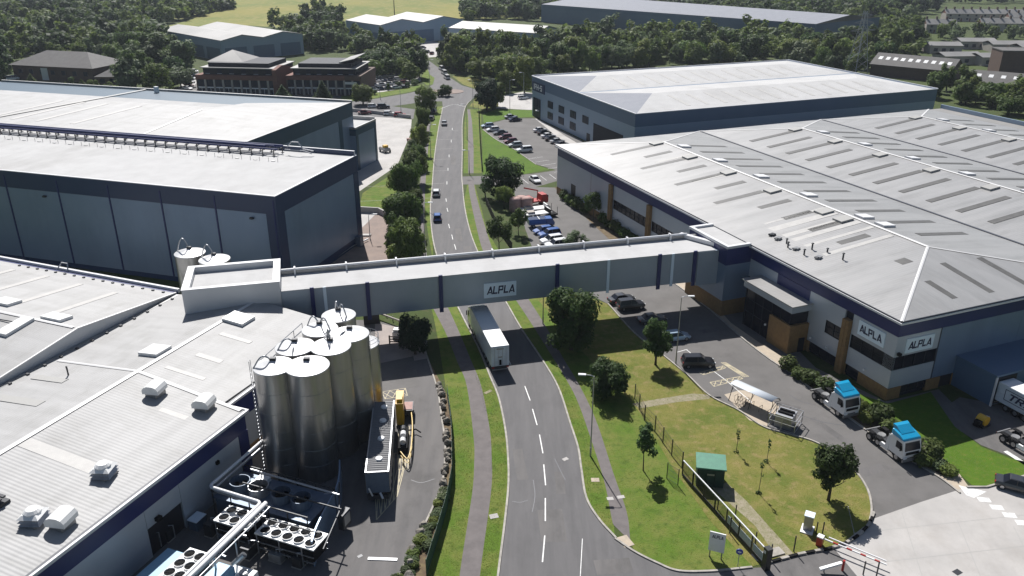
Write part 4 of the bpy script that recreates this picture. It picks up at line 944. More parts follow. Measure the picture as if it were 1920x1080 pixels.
silo(*sp_(600,617,SZ), 'silo in the back left of the cluster with tall arch pipe', 2.05, False, [(-.8,.3,1.5,0),(.7,-.4,1.6,0)])
silo(*sp_(635,591,SZ), 'hindmost silo of the cluster touching the bridge side', 2.0, False, [(-.3,.5,1.6,0),(.6,-.5,1.6,0)])
silo(*sp_(656,626,SZ), 'rightmost tall silo of the cluster with hose draped over cap', 2.15, False, [(-.5,-.6,.6,0)])
silo(-17.9, 87.4, 10.6, 'shorter silo with guard rail at right end of the cluster', 2.0, False, None, True)
silo(*sp_(356,474,11.7), 'left of two silos standing behind the white bridge end box', 2.2, False, [(-.95,.2,2.2,0)], group='silos behind the bridge end box')
silo(*sp_(402,486,11.5), 'right of two silos standing behind the white bridge end box', 2.2, False, [(-.95,.2,2.2,0)], group='silos behind the bridge end box')
wk = MB(); a = G(480,682,13.4); b = G(566,606,13.4)
wk.tube([a,b],.05,5).tube([a-Vector((0,0,.9)),b-Vector((0,0,.9))],.07,5)
for t_ in np.linspace(0,1,6): q = a.lerp(b,t_); wk.tube([q,q-Vector((0,0,1.0))],.04,4)
wk.tube([(a.x,a.y,0),(a.x,a.y,12.6)],.1,6).tube([(b.x,b.y,0),(b.x,b.y,12.5)],.1,6)
tag(wk.build('silo_handrail', M['galv']), 'thin steel walkway rail running along the left side of the silos', 'handrail')

# ---------- cooling plant in the yard
def fan(par, x, y, z, r, h, m=None, nm='fan'):
    o = MB().lathe([(r*.96,z),(r,z),(r,z+h),(r*.93,z+h),(r*.9,z+.05)],x,y,18).build(nm, m or M['dkblue_eq'], par)
    bl = MB().lathe([(0,z+h*.45),(r*.16,z+h*.45),(r*.16,z+h*.3)],x,y,8)
    for k in range(5):
        a0 = k*2*math.pi/5; bl.add([(x+.1*r*math.cos(a0),y+.1*r*math.sin(a0),z+h*.35),(x+.88*r*math.cos(a0),y+.88*r*math.sin(a0),z+h*.3),(x+.85*r*math.cos(a0+.6),y+.85*r*math.sin(a0+.6),z+h*.42)],[(0,1,2)])
    bl.build('fan_blade', M['black'], o)
    MB().lathe([(0,z+.03),(r*.9,z+.03)],x,y,16).build('fan_well', M['black'], o)
    return o
ca = thing('cooling_tower', 'large blue grey cooling unit with four open fan stacks by the silos', 'cooler', (-24.3, 68.55, 0), AXN)
MB().box(-5.6,5.6,-2.2,2.2,.35,2.5).build('casing', M['dkblue_eq'], ca)
MB().box(-5.75,5.75,-2.35,2.35,2.5,2.62).build('deck', M['dkblue_eq'], ca)
fr = MB()
for s_ in (-1,1): fr.box(-5.8,5.8,s_*2.42-.05,s_*2.42+.05,.3,.45).box(-5.8,5.8,s_*2.42-.05,s_*2.42+.05,3.4,3.5)
for x in np.linspace(-5.7,5.7,6):
    for s_ in (-1,1): fr.box(x-.05,x+.05,s_*2.42-.04,s_*2.42+.04,0,3.45)
fr.build('frame', M['darksteel'], ca)
for k, x in enumerate((-4.0,-1.7,1.1,3.5)): fan(ca, x, -.15, 2.62, 1.05, 1.0, M['galv'] if k == 1 else M['dkblue_eq'])
MB().box(-3.2,-1.9,1.0,2.1,2.63,3.1).build('access_cover', M['white'], ca)
def condenser(label, loc, rz, n, x0, pitch, group='fan condensers in the plant yard', lit=None):
    t = thing('fan_condenser', label, 'condenser', loc, rz, group)
    x1 = x0 + pitch*n
    MB().box(x0-.15,x1+.15,-1.25,1.25,2.45,2.6).build('top_deck', M['white'], t)
    lg = MB()
    for k in range(n//2+1):
        x = x0 + 2*pitch*k
        for y in (-1.15,1.15): lg.box(min(x,x1)-.05,min(x,x1)+.05,y-.05,y+.05,0,2.44)
    for y in (-1.15,1.15): lg.box(x0,x1,y-.04,y+.04,.8,.9).box(x0,x1,y-.04,y+.04,1.5,1.58)
    lg.build('frame', M['galv'], t)
    MB().box(x0+.05,x1-.05,-1.05,1.05,.95,2.43).build('coil', M['black'], t)
    for k in range(n):
        for y in (-.58,.58): fan(t, x0+pitch*(k+.5), y, 2.6, .54, .16, M['white'])
    return t
p = G(546,1000,2.6); condenser('long white fan condenser with two rows of black fans', (p.x,p.y,0), AXN, 5, -3.2, 1.28)
p = G(447,970,2.6); condenser('short white fan condenser by the pipes, left of the long one', (p.x,p.y,0), AXN, 3, -1.9, 1.28)
p = G(338,1068,2.6); condenser('white fan condenser at the bottom edge between pale blue cabinets', (p.x,p.y,0), AXN+R(90), 4, -2.6, 1.28)
p = G(292,1066,2.2)
tag(MB().box(-1.0,1.0,-3.4,2.6,0,2.2).build('plant_cabinet', M['ltblue'], None, False, .05, (p.x,p.y,0), AXN), 'pale blue cabinet against the works wall at the bottom edge', 'cabinet', 'pale blue plant cabinets')
p = G(400,1082,2.0)
tag(MB().box(-.9,.9,-2.0,1.8,0,2.0).build('plant_cabinet', M['ltblue'], None, False, .05, (p.x,p.y,0), AXN), 'pale blue cabinet right of the white pipes at the bottom edge', 'cabinet', 'pale blue plant cabinets')
p = G(450,1072,1.2); t = thing('pump_unit', 'white pump set with angled duct at the bottom edge of the yard', 'pump', (p.x,p.y,0), AXN)
MB().box(-1.2,1.4,-.8,.8,0,1.1).build('casing', M['white'], t, bevel=.06); MB().tube([(-1.5,.9,.8),(-.6,1.5,1.8)],.32,10).build('duct', M['galv'], t); MB().cyl(.5,-.1,1.1,1.5,.4).build('motor', M['galv'], t)
p = G(368,966,1.4); t = thing('switch_box', 'small pale switch box on a dark plinth beside the goods door', 'cabinet', (p.x,p.y,0), AXN)
MB().box(-.55,.55,-.7,.7,0,1.1).build('body', M['dkblue_eq'], t); MB().box(-.6,.6,-.75,.75,1.1,1.2).build('lid', M['signpanel'], t)
p = G(228,1040,1.3); t = thing('gas_bottles', 'pair of upright gas bottles against the works wall', 'gas bottles', (p.x,p.y,0), AXN)
for k in range(2): MB().lathe([(.2,0),(.2,1.4),(.1,1.65),(.08,1.8),(0,1.8)],.0,.5*k,12).build('gas_bottle', M['tin'], t)
# lagged white pipes from the silos round the plant
pth = [G(492,826,4.2),G(474,842,4.2),G(392,912,4.2),G(490,942,4.2),G(345,1082,4.2),G(250,1172,4.2)]
def rounded(path, r=.5):
    out = [path[0]]
    for i in range(1, len(path)-1):
        a = (path[i-1]-path[i]).normalized(); b = (path[i+1]-path[i]).normalized()
        for k in range(5):
            t_ = k/4; out.append((path[i]+a*r)*(1-t_)**2 + path[i]*2*t_*(1-t_) + (path[i]+b*r)*t_**2)
    out.append(path[-1]); return out
for k, (dx, dz, r_, m, lab) in enumerate(((0,0,.17,'whitepipe','upper of two white lagged pipes bending round the cooling unit'),(.42,-.25,.15,'galv','lower bare pipe running beside the white lagged pipe'))):
    q = [v + Vector((dx, -dx*.6, dz)) for v in pth]
    tag(MB().tube(rounded(q),r_,8).build('lagged_pipe', M[m], smooth=True), lab, 'pipe', 'pipes round the cooling plant')
a, b = G(490,942,4.2), G(345,1082,4.2)
tr = thing('pipe_bridge', 'white pipe tray carried on posts over the plant yard', 'pipe rack', (0,0,0))
d = (b-a).normalized(); n = Vector((-d.y, d.x, 0))
MB().tube([a+n*.55+Vector((0,0,.1)),b+n*.55+Vector((0,0,.1)), b+d*6+n*.55],.22,8).build('main_pipe', M['whitepipe'], tr, smooth=True)
MB().tube([a+n*.95-Vector((0,0,.3)),b+n*.95-Vector((0,0,.3))],.1,6).build('side_pipe', M['galv'], tr)
for k in range(4):
    q = a.lerp(b, .12+.27*k); MB().obox(q.x,q.y,0,.14,.14,q.z-.2).obox(q.x+n.x*.5,q.y+n.y*.5,q.z-.42,1.8,.12,.12,math.atan2(n.y,n.x)).build('trestle', M['galv'], tr)
# curved screen wall round the plant yard
pts = spx((641,905),(640,935),(634,960),(622,985),(608,1012),(596,1040),(590,1062))
tag(strip(MB(), pts, .15, 0, 3.0).build('screen_wall', M['slate_panel']), 'curved blue grey screen wall along the right of the cooling plant', 'wall')
cl = thing('control_panel', 'dark wall-mounted control panel outside the curved screen wall', 'control panel', (G(648,995).x, G(648,995).y, 0), AXN)
MB().box(-.3,.3,-.7,.7,.6,2.4).build('body', M['darksteel'], cl); MB().box(.3,.36,-.5,.5,1.0,2.2).build('face', M['tin'], cl)
# small plant things behind the silos
p = G(697,603); t = thing('electrical_kiosk', 'dark electrical box with lit top between the silos and the bridge', 'cabinet', (p.x,p.y,0), R(10))
MB().box(-1.2,1.2,-1.0,1.0,0,2.6).build('body', M['darksteel'], t); MB().box(-1.3,1.3,-1.1,1.1,2.6,2.75).build('lid', M['tin'], t)
p = G(722,592); q = G(752,612); t = thing('pipe_barrier', 'pale horizontal pipe rail behind the concrete pad', 'barrier', (0,0,0))
MB().tube([(p.x-2,p.y,.9),(q.x,q.y,.9)],.16,8).build('rail', M['render'], t)
for k in range(3): v = p.lerp(q,.1+.4*k); MB().obox(v.x,v.y,0,.12,.12,.9).build('post', M['darksteel'], t)

# clutter in the plant yard
rc = random.Random(21)
for k, (x, y, sx, sy, h, m, lb) in enumerate(((400,1000,.9,1.4,1.5,'darksteel','dark pump cabinet between the goods door and the fans'),(425,1010,1.2,.8,1.1,'dkblue_eq','low blue grey skid in front of the short fan condenser'),(470,1040,1.0,1.6,1.3,'darksteel','dark compressor box under the white pipe rack'),(520,1050,1.4,.8,.9,'tin','grey pump skid in front of the long fan condenser'),(612,965,.7,1.8,2.2,'dkblue_eq','tall blue grey panel between cooling unit and screen wall'),(560,1062,1.0,.7,1.2,'darksteel','dark valve box at the bottom of the plant yard'),(290,1030,.8,.8,1.6,'tin','grey meter box against the works wall'),(318,1012,.6,.9,1.3,'darksteel','dark box beside the goods door'))):
    q = G(x, y); t = thing('plant_box', lb, 'equipment', (q.x,q.y,.02), AXN, 'small equipment in the plant yard')
    MB().box(-sx/2,sx/2,-sy/2,sy/2,.1,h).build('casing', M[m], t, bevel=.03); MB().box(-sx/2-.05,sx/2+.05,-sy/2-.05,sy/2+.05,0,.1).build('plinth', M['kerb'], t); MB().tube([(0,0,h),(0,0,h+.4),(sx*.8,.3,h+.4),(sx*.8,.3,.3)],.06,6).build('pipe', M['galv'], t)
for k, (pts_, z, r_, lb) in enumerate((([(455,905),(640,955)],3.9,.09,'thin dark pipe along the top of the cooling unit'),([(470,880),(636,928)],4.3,.11,'dark pipe between the silos and the cooling unit'),([(440,958),(600,1000)],3.0,.07,'pipe along the back of the fan condensers'),([(418,985),(585,1030)],.7,.08,'low pipe in front of the fan condensers'),([(636,905),(636,960),(606,1030)],3.15,.08,'pipe on top of the curved screen wall'))):
    tag(MB().tube([G(x,y,z) for x, y in pts_],r_,6).build('plant_pipe', M['galv'] if k % 2 else M['darksteel']), lb, 'pipe', 'pipes round the cooling plant')
# ============================================================ vehicles (each nose points along +y of its root)
CARCOL = {'white':(.72,.72,.72),'silver':(.42,.43,.44),'black':(.010,.010,.012),'navy':(.010,.018,.06),'blue':(.020,.085,.30),'maroon':(.13,.010,.018),'grey':(.12,.125,.13),'darkgrey':(.035,.036,.04),'red':(.38,.02,.02),'paleblue':(.35,.45,.55)}
CARMAT = {k: mat(k+'_car_paint', v, .28, .0, coat=.7) for k, v in CARCOL.items()}
def ring(y, zb, zt, w):
    return [(-w*.86,y,zb),(-w,y,zb+.16),(-w*1.0,y,zb+(zt-zb)*.62),(-w*.90,y,zt),(w*.90,y,zt),(w*1.0,y,zb+(zt-zb)*.62),(w,y,zb+.16),(w*.86,y,zb)]
def loft(rings):
    mb = MB(); n = len(rings[0]); vs = [p for r in rings for p in r]
    fs = [(i*n+j, (i+1)*n+j, (i+1)*n+(j+1)%n, i*n+(j+1)%n) for i in range(len(rings)-1) for j in range(n)]
    fs += [tuple(range(n)), tuple(range(len(vs)-1, len(vs)-n-1, -1))]
    return mb.add(vs, fs)
CARS = {}
def car_proto(kind):
    L, W, belt, top, rear0, rear1, fr1, fr0 = {'hatch': (4.1,.88,.92,1.47,-1.98,-1.62,.25,1.05), 'saloon': (4.6,.90,.90,1.43,-1.55,-.95,.25,1.05), 'suv': (4.6,.93,1.05,1.70,-2.2,-1.95,.35,1.10), 'van': (5.0,.97,1.15,1.95,-2.45,-2.4,1.05,1.75)}[kind]
    t = thing('parked_car', None, 'car'); h = L/2
    bonnet = belt - (.12 if kind != 'suv' else .08)
    bd = loft([ring(-h,.42,belt-.18,W*.86), ring(-h+.12,.30,belt-.03,W*.96), ring(-h+.6,.22,belt,W), ring(0,.20,belt-.01,W), ring(fr0-.05,.20,belt-.01,W), ring(h-.5,.24,bonnet,W*.97), ring(h-.12,.30,bonnet-.14,W*.90), ring(h,.38,bonnet-.26,W*.76)]).build('body', CARMAT['white'], t, smooth=False, bevel=.03)
    wt, wb = W*.70, W*.90
    gl = MB().add([(-wb,rear0,belt-.02),(wb,rear0,belt-.02),(wb,fr0,belt-.03),(-wb,fr0,belt-.03),(-wt,rear1,top-.03),(wt,rear1,top-.03),(wt,fr1,top-.03),(-wt,fr1,top-.03)],[(0,3,2,1),(4,5,6,7),(0,1,5,4),(1,2,6,5),(2,3,7,6),(3,0,4,7)]).build('glazing', M['glass'], t)
    MB().add([(-wt-.02,rear1-.05,top-.05),(wt+.02,rear1-.05,top-.05),(wt+.02,fr1+.06,top-.05),(-wt-.02,fr1+.06,top-.05),(-wt*.9,rear1+.06,top+.02),(wt*.9,rear1+.06,top+.02),(wt*.9,fr1-.1,top+.02),(-wt*.9,fr1-.1,top+.02)],[(0,3,2,1),(4,5,6,7),(0,1,5,4),(1,2,6,5),(2,3,7,6),(3,0,4,7)]).build('roof_panel', CARMAT['white'], t)
    pl = MB()
    for s_ in (-1,1):
        for (ya, yb) in ((fr0-.02,fr1+.02),(-.25,-.25),(rear0+.03,rear1+.02)):
            pl.tube([(s_*(wb+.005),ya,belt-.02),(s_*(wt+.01),yb,top-.03)],.035,4)
    pl.build('pillars', CARMAT['white'], t)
    wh = None
    for s_ in (-1,1):
        for y in (-h+.78, h-.82):
            if wh is None:
                wh = MB().ycyl(0,0,-.11,.11,.32,14).build('wheel', M['rubber'], t, loc=(s_*(W-.1),y,.32)); wh.rotation_euler = (0,0,R(90))
                rm = MB().ycyl(0,0,-.122,.122,.2,10).build('rim', M['chrome'], wh)
            else:
                w2 = share(wh, 'wheel', t, (s_*(W-.1),y,.32), (0,0,R(90))); share(rm, 'rim', w2)
    for s_ in (-1,1):
        MB().obox(s_*W*.66,h-.09,bonnet-.30,.30,.16,.13,-s_*.3).build('headlight', M['lamp_w'], t)
        MB().obox(s_*W*.74,-h+.05,belt-.28,.26,.12,.2,s_*.2).build('tail_light', M['lamp_r'], t)
        MB().box(s_*(W+.08)-.09,s_*(W+.08)+.09,fr0-.35,fr0-.22,belt-.04,belt+.1).build('wing_mirror', CARMAT['white'], t)
    return t
def car(kind, x, y, az_, colour, label, group=None, z=.02, name='parked_car', ground=None):
    first = kind not in CARS
    t = car_proto(kind) if first else copy_tree(CARS[kind])
    if first: CARS[kind] = t
    p = G(x, y); t.location = (p.x, p.y, z); t.rotation_euler = (0,0,-R(az_)); t['label'] = label
    if 'group' in t.keys(): del t['group']
    if group: t['group'] = group
    t.name = name
    for ch in t.children:
        if ch.name.split('.')[0] in ('body','roof_panel','pillars','wing_mirror'): paint(ch, CARMAT[colour])
    return t
car('hatch',818,366,-4,'white','white hatchback driving away along the main road','cars on the main road')
car('hatch',820,412,-6,'blue','dark blue hatchback on the main road behind the white one','cars on the main road')
car('saloon',833,234,-4,'silver','pale saloon on the main road near the roundabout','cars on the main road')
g = 'cars in the slate warehouse car park'
for i, (x, y, kd, c, lb) in enumerate(((914,239,'hatch','paleblue','pale blue hatchback at far end of the left parking row'),(924,246,'hatch','white','white hatchback second from the far end of the left row'),(938,252,'saloon','darkgrey','dark grey saloon between white and maroon cars in left row'),(947,260,'hatch','maroon','first of two maroon cars in the left parking row'),(957,268,'hatch','maroon','second of two maroon cars, beside the silver one'),(966,275,'hatch','silver','silver hatchback between maroon and white cars in left row'),(983,285,'suv','white','white estate at the near end of the left parking row'))):
    car(kd,x,y,250,c,lb,g)
car('saloon',958,222,66,'silver','silver car by the grass at the top of the car park',g); car('saloon',966,227,66,'navy','navy car in front of the silver one at the car park top',g)
for i, (x, y, kd, c, lb) in enumerate(((1013,247,'saloon','white','first car of the right row by the slate warehouse windows'),(1020,252,'saloon','black','black car second in the right row under the windows'),(1028,258,'saloon','white','white car third in the right row under the windows'),(1035,263,'saloon','darkgrey','dark car fourth in the right row under the windows'),(1045,268,'saloon','silver','silver car fifth in the right row under the windows'),(1054,274,'saloon','grey','grey car at the near end of the right row, partly hidden'))):
    car(kd,x,y,66,c,lb,g)
car('saloon',1003,341,160,'white','white car alone in a bay near the silver works corner',g)
car('hatch',981,186,60,'white','white car by the dark trees left of the slate warehouse')
g = 'cars parked in front of the silver works'
for (x, y, kd, c, lb) in ((1018,437,'hatch','blue','blue hatchback in front of the blue pickup, under the trees'),(1030,444,'suv','blue','second blue car, larger, next to the white ones'),(1034,456,'suv','white','white car between blue and silver cars by the bridge'),(1043,464,'suv','white','silver and white car nearest the bridge in the tree row')):
    car(kd,x,y,248,c,lb,g)
car('saloon',1165,566,70,'darkgrey','dark grey car just past the bridge, rear one of a pair',g); car('suv',1182,578,75,'black','black estate parked in front of the dark grey car',g)
car('saloon',1222,604,75,'black','black car in the bridge shadow behind the round tree',g); car('hatch',1268,637,75,'paleblue','silver blue car in the bridge shadow by the lamp post',g)
car('suv',1308,686,88,'black','dark sports estate with pale roof beside the hatched bay',g)
for ch in SC.objects:
    pass
car('saloon',1908,918,120,'darkgrey','dark car at the right edge by the kerb of the concrete yard')
g = 'cars on the lane behind the teal warehouse'
for (x, y, kd, c, lb) in ((700,202,'hatch','white','white car left of the dark one under the round tree'),(719,203,'suv','black','black car facing the lane behind the white one'),(684,214,'saloon','maroon','dark red car at left of the lane by the teal roof'),(730,216,'hatch','white','white car in front of the red one in the lane'),(750,218,'hatch','red','red car at the right end of the lane')):
    car(kd,x,y,80,c,lb,g)
g = 'cars parked under the roadside trees'
for (x, y, c, lb) in ((813,203,'silver','silver car half hidden under the roadside trees'),(814,212,'darkgrey','dark car in the shade of the tall roadside tree'),(809,225,'grey','grey car at the lower edge of the roadside tree')):
    car('hatch',x,y,5,c,lb,g)
g = 'white vans queued before the roundabout'
for (x, y, lb) in ((838,148,'nearest of three white vans queued at the roundabout'),(833,139,'middle of three white vans queued at the roundabout'),(828,131,'farthest of three white vans queued at the roundabout')):
    car('van',x,y,-18,'white',lb,g)
g = 'cars outside the brick offices'
rr = random.Random(4); cols = ['white','silver','black','navy','grey','white','darkgrey','maroon','silver','white']
def office_car(x, y, a, c):
    zone = 'before the left end of the left brick office' if x < 430 and y > 160 else 'before the right end of the left brick office' if x < 530 and y > 160 else 'in the lane left of the brick offices' if x < 400 else 'before the left half of the right brick office' if x < 610 else 'before the right half of the right brick office' if x < 690 else 'in the car park right of the brick offices, ' + ('front row' if y > 160 else 'second row' if y > 152 else 'back rows')
    car(rr.choice(['hatch','saloon']),x,y,a,c,f"{c.replace('darkgrey','dark grey')} car parked {zone}",'%s cars outside the brick offices' % ('dark' if c in ('black','navy','darkgrey') else c))
for k in range(12): office_car(378+12.5*k, 172+.35*k, 10, cols[(k*3)%10])
for k in range(10): office_car(545+13*k, 174-.5*k, 10, cols[(k*7+2)%10])
for r_ in range(4):
    for k in range(5): office_car(701+14*k+2*r_, 170-8*r_-1.2*k, 70, cols[(k*3+r_*5)%10])
for k in range(6): office_car(352+2.5*k, 168-6.5*k, 120, cols[(k*7)%10])
for k in range(7): car('hatch',655+23*k,78+2.2*k,40,cols[k],f"{cols[k]} car on the far warehouse forecourt",f'{cols[k]} cars at the far warehouses')
for k in range(5): car('hatch',778+8*k,90+3*k,10,cols[k+3],f"{cols[k+3]} car queued beside the far warehouse",f'{cols[k+3]} cars beside the far warehouse')
car('van',25,150,70,'white','white van beside the dark hipped roof house'); car('hatch',316,178,30,'navy','dark car on the office lane between trees')

# ---------- tractor units
def wheel_at(par, x, y, r=.5, wd=.3, first={}):
    key = (r, wd)
    if key not in first:
        a = MB().ycyl(0,0,-wd/2,wd/2,r,18).build('wheel', M['rubber'], par, loc=(x,y,r)); a.rotation_euler = (0,0,R(90))
        b = MB().ycyl(0,0,-wd/2-.01,wd/2+.01,r*.55,12).ycyl(0,0,-wd/2-.05,wd/2+.05,r*.2,8).build('rim', M['chrome'], a)
        first[key] = (a, b); return a
    a, b = first[key]; c = share(a, 'wheel', par, (x,y,r), (0,0,R(90))); share(b, 'rim', c); return c
def tractor(x, y, az_, label, cabm, topm, group=None, loc=None):
    t = thing('tractor_unit', label, 'lorry', loc or (*G(x,y)[:2],.02), -R(az_), group)
    MB().box(-.45,.45,-3.3,2.0,.55,.85).build('chassis', M['darksteel'], t)
    loft([[(-1.22,.9,.95),(1.22,.9,.95),(1.22,.9,2.9),(-1.22,.9,2.9)],[(-1.25,2.75,.95),(1.25,2.75,.95),(1.25,2.75,1.75),(-1.25,2.75,1.75)]]) if False else None
    prof = [(.75,.75),(2.95,.75),(3.05,1.2),(3.02,1.75),(2.72,2.92),(.75,2.92)]
    MB().xprism(prof,-1.24,1.24).build('cab', cabm, t, bevel=.07)
    MB().add([(-1.08,3.06,1.78),(1.08,3.06,1.78),(1.0,2.78,2.74),(-1.0,2.78,2.74)],[(0,1,2,3)]).build('windscreen', M['glass'], t)
    for s_ in (-1,1):
        MB().add([(s_*1.252,1.75,1.75),(s_*1.252,2.82,1.75),(s_*1.252,2.58,2.62),(s_*1.252,1.75,2.62)],[(0,1,2,3) if s_ > 0 else (3,2,1,0)]).build('side_window', M['glass'], t)
        MB().box(s_*1.42-.07,s_*1.42+.07,2.62,2.72,1.75,2.5).build('mirror', M['black'], t)
        MB().box(s_*.85-.22,s_*.85+.22,3.0,3.08,.72,.95).build('headlight', M['lamp_w'], t)
        MB().xprism([(.2,1.0),(.75,.8),(.75,2.7),(.55,2.7)],s_*1.22-.03,s_*1.22+.03).build('side_fairing', cabm, t)
        MB().box(s_*1.12-.12,s_*1.12+.12,-.6,.7,.5,1.0).build('fuel_tank', cabm, t)
        for yy in (-2.35,-1.05):
            MB().xprism([(yy-.62,1.0),(yy-.4,1.18),(yy+.4,1.18),(yy+.62,1.0),(yy+.55,.98),(yy+.36,1.12),(yy-.36,1.12),(yy-.55,.98)],s_*1.0-.28,s_*1.0+.28).build('mudguard', M['black'], t)
    MB().xprism([(.78,2.92),(2.74,2.92),(2.62,3.15),(1.9,3.42),(.95,3.62),(.78,3.62)],-1.22,1.22).build('cab_roof', topm, t, bevel=.08)
    MB().add([(-1.0,.72,3.55),(1.0,.72,3.55),(.92,1.95,3.44),(-.92,1.95,3.44),(-1.0,.55,4.05),(1.0,.55,4.05),(.9,1.0,3.98),(-.9,1.0,3.98)],[(0,3,2,1),(4,5,6,7),(0,1,5,4),(1,2,6,5),(2,3,7,6),(3,0,4,7)]).build('wind_deflector', topm, t)
    MB().box(-1.2,1.2,2.95,3.1,.35,.72).build('bumper', M['tin'], t)
    MB().box(-.9,.9,3.06,3.09,1.25,1.6).build('grille', M['black'], t)
    MB().box(-.6,.6,.0,.7,.86,1.02).box(-.9,-.1,-.55,.3,.86,.92).build('catwalk', cabm, t)
    MB().lathe([(0,.98),(.45,1.0),(.5,.9),(.5,.86)],0,-1.7,14).build('fifth_wheel', M['tin'], t)
    MB().box(-1.1,1.1,-3.35,-3.2,.7,.9).build('tail_bar', M['tin'], t)
    for s_ in (-1,1):
        wheel_at(t,s_*1.05,2.05)
        for yy in (-2.35,-1.05): wheel_at(t,s_*.98,yy,.5,.5 if yy < -2 else .3)
        MB().box(s_*1.0-.12,s_*1.0+.12,-3.37,-3.33,.72,.86).build('tail_light', M['lamp_r'], t)
    return t
tractor(1563,763,160,'white tractor unit with bright blue top, farther of two by the shrubs',M['white_car'],M['cyan'],'blue topped tractor units')
tractor(1670,842,162,'white tractor unit with bright blue top, nearer of two on the frontage road',M['white_car'],M['cyan'],'blue topped tractor units')
# ---------- articulated trailers
def trailer(label, loc, az_, L=13.6, z0=1.1, z1=4.0, side='trailer_side', roof='trailer_roof', name='box_trailer', cat='trailer'):
    t = thing(name, label, cat, loc, -R(az_))        # rear at y = 0, nose at y = L
    MB().box(-1.27,1.27,0,L,z0,z1).build('box_body', M[side], t, bevel=.04)
    MB().box(-1.24,1.24,.03,L-.03,z1,z1+.03).build('roof_skin', M[roof], t)
    dr = MB().box(-1.22,-.02,-.05,-.01,z0+.08,z1-.1).box(.02,1.22,-.05,-.01,z0+.08,z1-.1).build('rear_doors', M[side], t)
    lk = MB()
    for x in (-.8,-.3,.3,.8): lk.box(x-.025,x+.025,-.1,-.05,z0+.1,z1-.15)
    lk.build('lock_rod', M['galv'], t)
    MB().box(-1.2,1.2,-.06,.05,z0-.28,z0-.02).build('rear_frame', M['darksteel'], t)
    MB().box(-1.1,1.1,-.1,-.0,.45,.6).build('bumper_bar', M['tin'], t)
    MB().box(-.5,.5,.3,L-.4,z0-.3,z0-.02).build('chassis', M['darksteel'], t)
    for s_ in (-1,1):
        MB().box(s_*1.02-.16,s_*1.02+.16,-.08,-.0,.75,.95).build('tail_light', M['lamp_r'], t)
        MB().box(s_*1.2-.03,s_*1.2+.03,5.2,L-3.4,.5,.95).build('side_guard', M['tin'], t)
        for y in (1.6,2.9,4.2): wheel_at(t,s_*1.0,y,.5,.36)
        MB().box(s_*.7-.06,s_*.7+.06,L-3.2,L-3.0,.0,z0-.3).build('landing_leg', M['darksteel'], t)
    return t
pr_ = G(937.8,649.5,4.03)
lt_ = trailer('white articulated lorry trailer driving away under the bridge',(pr_.x,pr_.y,.015),-14.6,13.6,1.0,4.03,name='lorry_trailer',cat='lorry trailer')
MB().box(-.5,.5,-.062,-.052,3.55,3.72).build('marking', M['tin'], lt_)
MB().box(-.16,.16,-.11,-.06,1.2,2.0).build('lock_plate', M['black'], lt_); MB().box(-.35,.3,-.062,-.052,2.3,2.5).build('marking', M['tin'], lt_)
d_ = az(-14.6)
tractor(0,0,-14.6,'white tractor unit hauling the lorry trailer beneath the bridge',M['white_car'],M['white_car'],None,(pr_.x+d_.x*13.2,pr_.y+d_.y*13.2,.015))
def rbw(x, y, z=0):                              # from the right-hand works' grid to the world
    return (48.35 + x*math.cos(AXR) - y*math.sin(AXR), 91.83 + x*math.sin(AXR) + y*math.cos(AXR), z)
dk = trailer('white trailer with framed lettering backed into the dock, cut by right edge',rbw(13.0,-6.2,.02),158,13.6,.95,3.5,name='docked_trailer')
bdr = MB(); fnl = lambda u, z, d: (1.273+d, u, z)
for a, b, z0, z1 in ((1.1,6.4,1.55,1.64),(1.1,6.4,2.96,3.05)): bdr.add([fnl(a,z0,.01),fnl(b,z0,.01),fnl(b,z1,.01),fnl(a,z1,.01)],[(0,1,2,3)])
for a in (1.1,6.31): bdr.add([fnl(a,1.55,.012),fnl(a+.09,1.55,.012),fnl(a+.09,3.05,.012),fnl(a,3.05,.012)],[(0,1,2,3)])
bdr.build('emblem_frame', M['signink'], dk)
lettering('TRAN', 1.5, 6.0, 1.85, 2.75, fnl, .35).build('lettering', M['signink'], dk)
for k in range(6): MB().box(1.2,1.3,1.2+1.3*k,1.3+1.3*k,.75,.98).build('strap', M['black'], dk)
tractor(0,0,158,'white tractor unit with dark mudguards at right edge by the dock',M['white_car'],M['white_car'],None,rbw(6.6,-15.0,.03))
p = G(1905,862)
# yellow wrapped tank on a low trolley by the dock
q = G(1840,797); t = thing('yellow_tank', 'round dull yellow tank standing by the dock apron', 'tank', (q.x,q.y,.03), R(30))
MB().ycyl(0,.75,-.55,.55,.62,18).build('tank', M['yellow'], t); MB().box(-.8,.8,-.65,.65,0,.2).build('skid', M['darksteel'], t); MB().box(.6,1.1,-.2,.2,.3,.9).build('motor', M['trim'], t); MB().box(-1.15,-.62,-.4,.4,.1,.9).build('hose_reel', M['black'], t)
